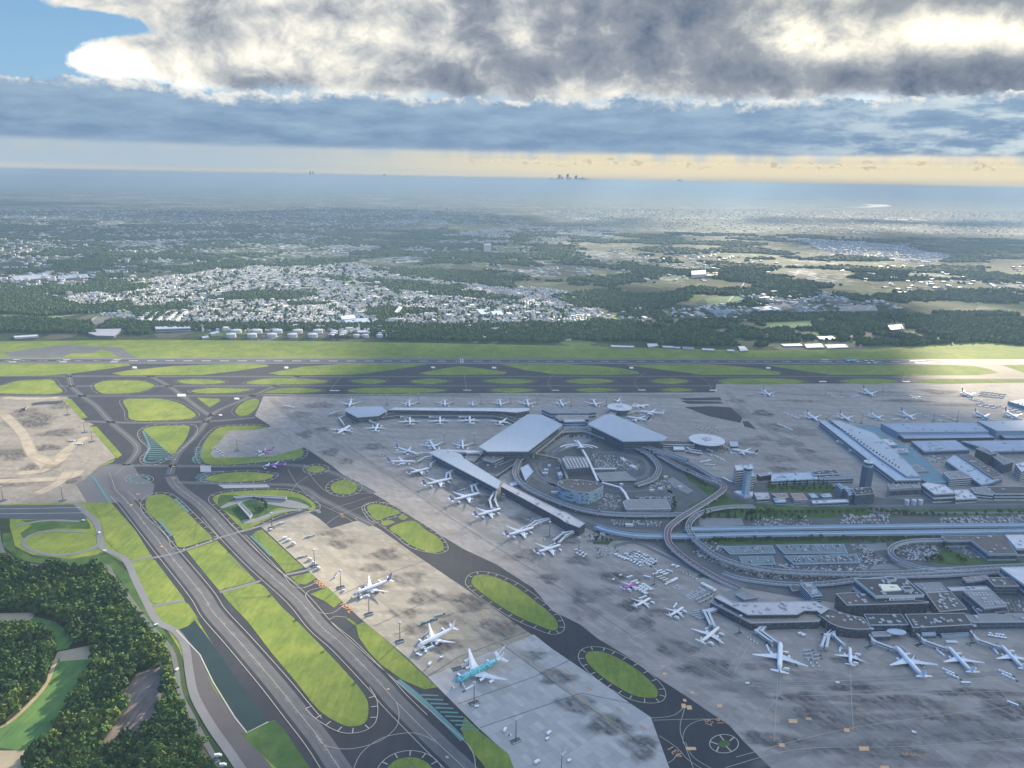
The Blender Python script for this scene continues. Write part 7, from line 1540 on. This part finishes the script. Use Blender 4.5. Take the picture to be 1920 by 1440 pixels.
BRI = [pts(q) for q in ([175,1160, 235,1130, 275,1170, 325,1235, 322,1255, 270,1235, 200,1200],[80,1450, 100,1390, 150,1350, 200,1325, 245,1320, 215,1360, 190,1412, 130,1460],[300,1240, 325,1240, 345,1310, 325,1310])]
def shade_of(x, y):
    n_ = noise.noise(Vector((x*.02, y*.02, 3.3)))*1.1+rt_.uniform(-.22, .22)
    if any(inside(x, y, q) for q in BRI): n_ += .38
    return 2 if n_ > .33 else (1 if n_ > -.02 else 0)
def size_of(x, y): return 0.82+.34*noise.noise(Vector((x*.03, y*.03, 9)))+rt_.uniform(-.22, .42)
LV3 = ['dark green', 'mid green', 'yellow-green']
cand.sort(key=lambda p: p[0]**2+p[1]**2)
NI = 230
for x, y in cand[:NI]:
    m_ = shade_of(x, y); z_ = zone_name(x, y); tree(x, y, 0, rt_.randrange(6), m_, size_of(x, y)*1.3, '%s bushy tree in the %s' % (LV3[m_], z_), 'trees of the '+z_)
Vs, Ms = [], []
for x, y in cand[NI:]:
    b = TPl[rt_.randrange(5)]; a = rt_.uniform(0, 6.28); s_ = size_of(x, y)*1.3; c, d = cos(a), sin(a); R3 = np.array([[c, d, 0], [-d, c, 0], [0, 0, 1.1]])
    Vs.append(b@R3*s_+np.array([x, y, 0])); Ms.append(np.full(len(b)//4, shade_of(x, y)))
V = np.concatenate(Vs); o = np_mesh('woodland', V, quad_faces(len(V)//4), LM[:3], midx=np.concatenate(Ms)); o['kind'] = 'stuff'
M_scrub = mat('forest_floor', (.03, .05, .02), .95, .3, .1)
sheet('forest_floor', [p for p in FW], LV['field']-.02, M_scrub)
# landside trees
def rowtrees(px, n, k, m, s_, l_, jit=2.5):
    P_ = smooth_open(pts(px), 8); 
    for i in range(n):
        u = i/(max(1, n-1))*(len(P_)-1); a = P_[int(u)]; b = P_[min(int(u)+1, len(P_)-1)]; f = u-int(u)
        tree(a[0]+(b[0]-a[0])*f+rt_.uniform(-jit, jit), a[1]+(b[1]-a[1])*f+rt_.uniform(-jit, jit), LV['isle'], k if k == 'c' else rt_.randrange(6), m, s_*rt_.uniform(.8, 1.2), l_, 'trees '+' '.join(l_.split()[-6:]), 'conifer' if k == 'c' else 'broadleaf_tree')
rowtrees([1460,911, 1500,911, 1550,911], 9, 'c', 3, 1.1, 'pointed dark conifer in front of the arcaded offices'); rowtrees([1440,917, 1500,920, 1565,919], 14, 0, 0, .75, 'low round tree in front of the arcaded offices')
rowtrees([1320,972, 1360,970, 1400,976, 1425,975], 9, 'c', 3, 1.3, 'tall conifer between the two curving flyovers'); rowtrees([1320,966, 1400,962, 1450,962], 8, 0, 0, .8, 'rounded tree between the two curving flyovers')
for l_, p, n in (('tree of the hedge row above the upper guideway', [1430,965, 1520,964, 1640,962, 1700,966], 26), ('tree of the second hedge row above the upper guideway', [1440,971, 1480,970, 1500,976], 6), ('tree of the hedge between guideway and parking decks', [1330,1015, 1400,1016, 1500,1014, 1600,1014], 24), ('tree right of the parking decks by the grass', [1605,1016, 1660,1018, 1690,1014], 8),
                 ('tree by the pale yard of the big brown-grey roof', [1768,1020, 1775,1030, 1793,1044, 1810,1056], 9), ('tree inside the spiral ramp', [1735,1054, 1755,1048, 1765,1052], 6), ('tree in the garden beside the S-shaped flyover', [1285,885, 1305,900, 1320,915], 7), ('tree at the slope under the S-shaped flyover', [1262,964, 1290,985, 1300,1000, 1275,1010], 8),
                 ('tree beside the white-banded garage', [1262,940, 1266,950, 1262,958], 4), ('tree in the small garden below the white pier', [1118,1014, 1135,1016, 1145,1018], 4), ('tree in the sunken pond garden', [478,938, 495,945, 500,955, 480,958], 10), ('tree in the pocket under the kerbside deck', [1070,822, 1085,820, 1110,824], 6), ('tree along the right upper car park', [1700,966, 1780,968, 1920,962], 16)):
    rowtrees(p, n, 0, 0, .72, 'dark green '+l_)
# pond garden structures in the hollow island
bld('pumping_house', 'pale roofed ramp house sloping down in the sunken pond garden', [446,945, 451,942, 473,964, 468,970], 5, 'grey', 'grey', 0)
bld('retaining_wall', 'long pale retaining wall along the top of the sunken garden', [438,931, 470,928, 538,932, 536,935, 470,931, 442,934], 4, 'grey', 'grey', 0, cat='wall')
multi_sheet('garden_path', [smooth_closed(pts([415,950, 440,938, 480,932, 545,938, 580,950, 560,954, 500,945, 470,938, 440,946, 418,953]), 3), smooth_closed(pts([455,975, 480,972, 520,958, 560,955, 565,957, 522,962, 490,976, 460,982]), 3)], LV['isle']+.08, M_walk)
bld('barn', 'long rusty-roofed barn beside the brown field', [302,1246, 307,1244, 315,1280, 307,1282], 5, 'dark', 'rust', 0, par=.3, cat='barn')
# ------------------------------------------------------------------ distant woods as crowns
TOWN = pts([150,572, 200,552, 300,532, 420,512, 540,502, 640,498, 760,520, 860,530, 1000,545, 1080,575, 1060,598, 960,606, 700,608, 500,607, 380,606, 345,603, 330,590, 260,583, 180,578])
TOWN2 = pts([1500,452, 1600,452, 1700,462, 1790,482, 1740,496, 1620,482, 1540,470]); TOWN3 = pts([820,436, 1000,425, 1160,428, 1150,448, 900,456]); TOWN4 = pts([1330,545, 1560,548, 1600,560, 1500,572, 1400,560])
WOODS = [pts(q) for q in ([185,613, 190,603, 380,608, 560,609, 800,610, 1000,608, 1180,606, 1215,625, 1180,640, 1000,624, 700,618, 380,619, 190,617],
  [1150,612, 1250,600, 1400,600, 1560,588, 1700,600, 2300,596, 2300,640, 1920,640, 1760,636, 1640,648, 1450,642, 1420,655, 1340,650, 1200,640, 1170,625], [0,545, 70,550, 160,575, 240,580, 60,590, -200,575, -200,545], [-200,598, 60,598, 170,605, 180,625, 90,628, -200,625],
  [740,505, 860,508, 960,535, 1000,560, 800,542, 720,522], [1000,560, 1120,545, 1290,560, 1240,580, 1050,578], [1058,590, 1090,585, 1118,608, 1080,602], [1210,582, 1240,586, 1262,606, 1230,600], [1410,587, 1560,590, 1500,604, 1400,600], [560,575, 600,570, 605,582, 565,584], [655,588, 690,586, 700,595, 660,596], [75,575, 240,580, 235,588, 80,585], [230,628, 262,612, 285,625, 262,634])]
CLEAR = [pts(q) for q in ([1030,590, 1110,580, 1130,600, 1060,610],[165,600, 240,583, 215,590, 190,615],[1430,570, 1500,565, 1510,578, 1440,582],[1430,604, 1520,600, 1530,615, 1440,618],[1660,606, 1696,604, 1700,620, 1664,622],[1525,628, 1570,628, 1575,638, 1530,640],[1455,640, 1600,640, 1600,656, 1455,656])]
AIRF = airfield
rw = random.Random(3)
ringA = [(cos(k*pi/3), sin(k*pi/3)) for k in range(6)]
base = np.array([(c, s_, 0) for c, s_ in ringA]+[(.86*cos(k*pi/3+.5), .86*sin(k*pi/3+.5), .62) for k in range(6)]+[(.1, .05, 1.0)])
tri = []
for k in range(6): a, b, c, d = k, (k+1) % 6, 6+(k+1) % 6, 6+k; tri += [(a, b, d), (b, c, d), (6+k, 6+(k+1) % 6, 12)]
tri = np.array(tri)
VC, FC, MC, nb = [], [], [], 0
def add_crowns(P_, rad, hgt):
    global nb
    n = len(P_)
    if not n: return
    P_ = np.array(P_); rs = np.random.RandomState(n); sc = rad*(0.75+.6*rs.rand(n)); hh = hgt*(.7+.7*rs.rand(n)); rot = rs.rand(n)*6.28
    jit = 1+.28*(rs.rand(n, 13)-.5)
    X_ = (base[:, 0][None]*np.cos(rot)[:, None]-base[:, 1][None]*np.sin(rot)[:, None])*sc[:, None]*jit+P_[:, 0][:, None]
    Y_ = (base[:, 0][None]*np.sin(rot)[:, None]+base[:, 1][None]*np.cos(rot)[:, None])*sc[:, None]*jit+P_[:, 1][:, None]
    Z_ = base[:, 2][None]*hh[:, None]*jit+1.0
    VC.append(np.stack([X_, Y_, Z_], -1).reshape(-1, 3)); FC.append((tri[None]+(np.arange(n)*13)[:, None, None]).reshape(-1, 3)+nb); nb += n*13
    MC.append(np.repeat(rs.choice([0, 0, 1, 3], n), len(tri)))
for y0, y1, sp, rad, hg in ((2850, 3900, 10, 7.0, 13), (3900, 5600, 16, 11, 14), (5600, 9500, 28, 20, 15)):
    P_ = []
    y = y0
    while y < y1:
        x = -.78*y
        while x < .80*y:
            X_, Y_ = x+rw.uniform(-.4, .4)*sp, y+rw.uniform(-.4, .4)*sp
            n_ = noise.noise(Vector((X_*.0016, Y_*.0022, 1)))+.5*noise.noise(Vector((X_*.006, Y_*.009, 5)))
            w = n_ > .14 or (n_ > .02 and rw.random() < .10)
            if Y_ < 4100 and X_ > -2500: w = (any(inside(X_, Y_, q) for q in WOODS[2:]+WOODS[:1]) or (inside(X_, Y_, WOODS[1]) and noise.noise(Vector((X_*.006, Y_*.008, 31)))+.5*noise.noise(Vector((X_*.02, Y_*.02, 11))) > -.12)) or (w and n_ > .2)
            elif Y_ < 5200 and not w: w = any(inside(X_, Y_, q) for q in WOODS)
            if not w and 2900 < Y_ < 5300 and inside(X_, Y_, TOWN) and rw.random() < .07: w = True; P_.append((X_, Y_)); x += sp; continue
            if w and not inside(X_, Y_, AIRF) and not any(inside(X_, Y_, q) for q in CLEAR) and (not inside(X_, Y_, TOWN) or n_ > .30) and not inside(X_, Y_, TOWN2): P_.append((X_, Y_))
            x += sp
        y += sp
    add_crowns(P_, rad, hg)
o = np_mesh('distant_woods', np.concatenate(VC), np.concatenate(FC), LM, midx=np.concatenate(MC)); o['kind'] = 'stuff'
# ------------------------------------------------------------------ houses
M_hw = [mat('house_wall_'+n, c, .8) for n, c in (('white', (.66, .65, .62)), ('cream', (.50, .46, .38)), ('grey', (.36, .37, .38)))]
M_hr = [mat('house_roof_'+n, c, .6) for n, c in (('slate', (.12, .13, .15)), ('pale', (.56, .57, .58)), ('tile', (.24, .19, .16)), ('blue', (.18, .24, .32)), ('white', (.68, .68, .66)), ('steel', (.30, .32, .34)))]
HM = M_hw+M_hr
hbase_g = np.array([(-.5, -.5, 0), (.5, -.5, 0), (.5, .5, 0), (-.5, .5, 0), (-.5, -.5, .62), (.5, -.5, .62), (.5, .5, .62), (-.5, .5, .62), (-.5, 0, 1), (.5, 0, 1)])
hf4 = [(0, 1, 5, 4), (1, 2, 6, 5), (2, 3, 7, 6), (3, 0, 4, 7), (4, 5, 9, 8), (6, 7, 8, 9), (5, 6, 9, 9), (7, 4, 8, 8)]
def make_houses(lst, name):
    V = []; Fh = []; Mh = []
    for i, (x, y, a, lx, ly, h, wm, rm, flat) in enumerate(lst):
        c, d = cos(a), sin(a)
        for p in hbase_g:
            z = p[2]*h if not flat else (h if p[2] > 0 else 0)
            V.append((x+c*p[0]*lx-d*p[1]*ly, y+d*p[0]*lx+c*p[1]*ly, z))
        b = i*10
        Fh += [(b, b+1, b+5, b+4), (b+1, b+2, b+6, b+5), (b+2, b+3, b+7, b+6), (b+3, b, b+4, b+7), (b+4, b+5, b+9, b+8), (b+6, b+7, b+8, b+9), (b+5, b+6, b+9), (b+7, b+4, b+8)]
        Mh += [wm]*4+[3+rm]*2+[wm]*2
    o = mesh_obj(name, V, Fh, HM, None, Mh); return o
def townfill(poly, sp, lst, dens, big=.06, rr=random.Random(17)):
    x0, x1 = min(p[0] for p in poly), max(p[0] for p in poly); y0, y1 = min(p[1] for p in poly), max(p[1] for p in poly)
    y = y0
    while y < y1:
        x = x0
        while x < x1:
            X_, Y_ = x+rr.uniform(-.25, .25)*sp, y+rr.uniform(-.25, .25)*sp; x += sp
            if not inside(X_+90*noise.noise(Vector((X_*.004, Y_*.004, 2))), Y_+120*noise.noise(Vector((X_*.004, Y_*.004, 8))), poly) or rr.random() > dens*(1.0+.9*noise.noise(Vector((X_*.007, Y_*.007, 4)))): continue
            n_ = noise.noise(Vector((X_*.0016, Y_*.0022, 1)))+.5*noise.noise(Vector((X_*.006, Y_*.009, 5)))
            if n_ > .30: continue
            an = .3+.9*round(2*noise.noise(Vector((X_*.0015, Y_*.0015, 7))))+rr.choice([0, pi/2])+rr.uniform(-.08, .08)
            a0_ = .3+.9*round(2*noise.noise(Vector((X_*.0015, Y_*.0015, 7)))); u_, v_ = X_*cos(a0_)+Y_*sin(a0_), -X_*sin(a0_)+Y_*cos(a0_)
            if sp < 25 and (u_ % 96 < 13 or v_ % 150 < 15): continue
            if rr.random() < big: lx, ly, h, flat = rr.uniform(16, 40), rr.uniform(12, 22), rr.uniform(7, 16), rr.random() < .8
            else: lx, ly, h, flat = rr.uniform(8, 13)*sp/17, rr.uniform(7, 10)*sp/17, rr.uniform(6, 9), rr.random() < .2
            lst.append((X_, Y_, an, lx, ly, h, rr.choice([0, 0, 0, 1, 2]), rr.choice([0, 1, 1, 4, 2, 3, 4, 5, 1]), flat))
        y += sp
H1 = []; townfill(expand(TOWN, 150), 14.5, H1, .97, .04)
townfill(pts([1100,590, 1200,583, 1330,570, 1420,560, 1560,575, 1640,560, 1700,580, 1500,596, 1300,600, 1180,606]), 26, H1, .30, .12)
townfill(pts([-100,520, 260,505, 300,520, 200,545, 60,560, -100,560]), 34, H1, .3, .3)
townfill(TOWN2, 22, H1, .75); townfill(TOWN4, 26, H1, .4, .2)
townfill(TOWN3, 34, H1, .6, .2)
for p_, d_ in (([-400,450, 500,430, 700,450, 650,490, 300,500, -400,510], .22), ([700,460, 1300,470, 1500,500, 1300,530, 900,505], .16), ([1560,500, 2200,500, 2300,560, 1700,560], .14), ([-500,400, 900,385, 1000,420, 300,440, -500,440], .10), ([1000,390, 2300,400, 2300,450, 1100,430], .10)):
    pl = pts(p_); townfill(pl, 46, H1, d_, .35)
H1.sort(key=lambda h: h[0]**2+h[1]**2)
hd = ['white', 'cream', 'grey']; rdn = ['slate-dark', 'pale grey', 'brown tiled', 'blue', 'white', 'steel-grey']
proto_h = {}
for (x, y, a, lx, ly, h, wm, rm, flat) in H1[:300]:
    key = (wm, rm, flat, lx > 15)
    if key not in proto_h:
        o = make_houses([(0, 0, 0, 1, 1, 1, wm, rm, flat)], 'house'); proto_h[key] = o
    else: o = proto_h[key].copy(); COL.objects.link(o)
    o.location = (x, y, 0); o.rotation_euler = (0, 0, a); o.scale = (lx, ly, h)
    q = 'fuel tanks' if x < -150 else ('pale depots' if x < 100 else 'right-hand fields')
    tag(o, '%s %s with %s roof at the town edge behind the %s' % (hd[wm], 'flat block' if flat else 'house', rdn[rm], q), 'house', 'town houses beyond the '+q)
o = make_houses(H1[300:], 'distant_town'); o['kind'] = 'stuff'
multi_sheet('town_ground', [TOWN, TOWN2], LV['field']-.03, mat('town_ground', (0, 0, 0), .9, build=lambda t, p: t.ramp(t.noise(p, .012, 5, .65), [(.35, (.07, .10, .06)), (.5, (.17, .18, .18)), (.7, (.26, .26, .26))])))
# rows of long apartment blocks and halls at the town edge
AG = 'long pale blocks at the left edge of town'
for r_ in range(4):
    for k in range(5):
        x, y = 258+k*17+r_*5, 599-r_*4.1
        o = bld('apartment_block', 'long pale block at town edge, %s row from the front, %s from the left' % (ORD[r_], ORD[k]), [x,y, x+8,y-3.3, x+12,y-3.1, x+4,y+.3], 13, 'white', 'white', 0, group=AG, par=.4)
for q, h, w, r, l in (([638,592, 665,590, 668,597, 641,599], 14, 'white', 'white', 'large white works hall at the town edge'), ([645,598, 690,596, 694,604, 648,605], 12, 'white', 'pale', 'pale works hall in front of the large white hall'), ([740,585, 748,574, 754,575, 747,586], 16, 'white', 'white', 'slim white hall inside the town'), ([893,580, 912,579, 922,588, 902,589], 9, 'blue', 'pale', 'pale diagonal factory roof in the town'), ([920,583, 940,582, 945,590, 925,591], 9, 'blue', 'pale', 'second pale factory roof in the town'),
  ([1148,556, 1190,554, 1197,561, 1155,563], 6, 'grey', 'white', 'broad white roof beyond the right fields'), ([1325,582, 1372,580, 1384,586, 1340,588], 5, 'grey', 'teal', 'turquoise flat roof among the right fields'), ([1412,576, 1450,573, 1466,580, 1425,582], 5, 'grey', 'white', 'white greenhouse roofs by the turquoise roof'), ([1570,574, 1640,572, 1646,582, 1580,583], 5, 'grey', 'tan', 'ribbed long sheds in the right woods'), ([1296,508, 1323,506, 1324,514, 1297,515], 22, 'white', 'white', 'pale industrial block on the right middle distance'), ([1324,511, 1346,510, 1347,516, 1325,517], 14, 'grey', 'tan', 'lower block beside the pale industrial block'), ([907,457, 920,456.5, 921,459, 908,459.5], 60, 'white', 'white', 'lone white high hotel block far in the haze'),
  ([20,518, 90,512, 100,520, 30,526], 4, 'grey', 'white', 'pale greenhouse block far left'), ([110,516, 170,513, 168,520, 108,523], 4, 'grey', 'pale', 'second pale greenhouse block far left'), ([186,503, 232,497, 240,503, 200,508], 5, 'grey', 'pale', 'pale roof on the fields left of town'), ([1075,590, 1130,585, 1132,588, 1080,592], 5, 'grey', 'white', 'long thin white shed by the dark green field')):
    bld('works_hall', l, q, h, w, r, 0, group='halls beyond the airport', par=.4)
strip_obj('country_roads', [smooth_open(pts(p)) for p in ([1365,565, 1375,555, 1390,540, 1398,520, 1402,508],[1850,640, 1856,625, 1866,610, 1858,595],[590,600, 620,585, 660,560, 680,545],[160,610, 190,590, 250,575],[0,608, 60,600, 140,590],[700,600, 720,580, 700,560])], 9, LV['grass'], mat('country_road', (.38, .37, .35), .9))
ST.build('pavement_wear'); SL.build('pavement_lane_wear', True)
# ------------------------------------------------------------------ unseen cloud sheets added up-sun to shade the ground, holes cut for sunlit patches
LIT = [[-900,620, 640,640, 600,675, 560,690, 500,722, 430,752, 380,790, 320,832, 250,865, 165,945, -900,960],
       [120,985, 300,965, 420,985, 500,950, 620,950, 690,965, 770,1035, 880,1110, 800,1170, 690,1215, 640,1270, 560,1280, 420,1215, 360,1230, 250,1150, 80,1070],
       [200,1120, 260,1150, 350,1210, 345,1330, 330,1400, 230,1440, 60,1470, -60,1440, 60,1290, 150,1230], [690,925, 790,905, 900,955, 960,1015, 910,1045, 780,990],
       [1745,600, 3400,600, 3400,745, 1800,735, 1750,690]]
LITW = [expand(pts(p), 0 if i == 3 else 70) for i, p in enumerate(LIT)]
FARLIT = pts([-1500,380, 3000,380, 3000,570, 1150,560, 1000,610, 640,640, -1500,640])
def lit_near(x, y):
    n_ = noise.noise(Vector((x*.0022, y*.0022, 1.7)))*130; n3 = noise.noise(Vector((x*.006, y*.006, 4.2)))*45
    X_, Y_ = x+n_+n3, y+n_-n3
    if any(inside(X_, Y_, p) for p in LITW): return True
    if Y_ > 3000 and (x < 500 or noise.noise(Vector((x*.0012, y*.0012, 8.0))) > .05): return True
    return noise.noise(Vector((x*.0016, y*.0016, 5.5))) > .62
def lit_far(x, y):
    if inside(x, y, FL1): return True
    n_ = noise.noise(Vector((x*.00022, y*.00030, 12.0)))+.55*noise.noise(Vector((x*.0007, y*.0009, 3.0)))
    return n_ > .04
FL1 = expand(pts([100,575, 330,520, 560,490, 760,510, 1000,540, 1090,575, 1060,606, 100,606]), 250)
def deck(CLZ, st, x0, x1, y0, y1, lit, label):
    off = (SD.x/SD.z*CLZ, SD.y/SD.z*CLZ); xs = np.arange(x0, x1, st); ys = np.arange(y0, y1, st); cv, cf, vid = [], [], {}
    def vid_(i, j, top):
        k = (i, j, top)
        if k not in vid:
            x, y = xs[0]+i*st, ys[0]+j*st
            z = CLZ+(22+16*noise.noise(Vector((x*.003, y*.003, 2)))+10*noise.noise(Vector((x*.01, y*.01, 2))) if top else -12*abs(noise.noise(Vector((x*.008, y*.008, 6)))))
            vid[k] = len(cv); cv.append((x+off[0], y+off[1], z))
        return vid[k]
    cells = {(i, j) for i in range(len(xs)) for j in range(len(ys)) if not lit(xs[i]+st/2, ys[j]+st/2)}
    for (i, j) in cells:
        for tp in (0, 1):
            q = (vid_(i, j, tp), vid_(i+1, j, tp), vid_(i+1, j+1, tp), vid_(i, j+1, tp)); cf.append(q if tp else q[::-1])
        for (a, b, c_, d_) in ((0, -1, (0, 0), (1, 0)), (1, 0, (1, 0), (1, 1)), (0, 1, (1, 1), (0, 1)), (-1, 0, (0, 1), (0, 0))):
            if (i+a, j+b) not in cells:
                p0, p1 = (i+c_[0], j+c_[1]), (i+d_[0], j+d_[1]); cf.append((vid_(*p0, 0), vid_(*p1, 0), vid_(*p1, 1), vid_(*p0, 1)))
    o = mesh_obj('unseen_shade_cloud', cv, cf, mat('shade_cloud_white', (.8, .82, .86), 1.0, .1, .002, spec=0), smooth=True); o['kind'] = 'stuff'
deck(6000.0, 70, -2600, 4600, 150, 4300, lit_near, '')
deck(18000.0, 240, -12000, 13000, 4300, 15000, lit_far, '')
# ------------------------------------------------------------------ haze
hb = MB(); hb.prism([(-64000, -3200), (64000, -3200), (64000, 64000), (-64000, 64000)], -1.0, 640.0, bottom=True)
hm = bpy.data.materials.new('haze_air'); hm.use_nodes = True; t = NT(hm.node_tree)
for n in list(t.n): t.n.remove(n)
vo = t.n.new('ShaderNodeVolumePrincipled'); vo.inputs['Color'].default_value = (.215, .325, .475, 1); vo.inputs['Density'].default_value = HAZE = 0.72e-4
vo.inputs['Anisotropy'].default_value = 0.12
ou = t.n.new('ShaderNodeOutputMaterial'); t.l.new(vo.outputs[0], ou.inputs['Volume'])
hb2 = hb.build('haze', hm); hb2['kind'] = 'stuff'
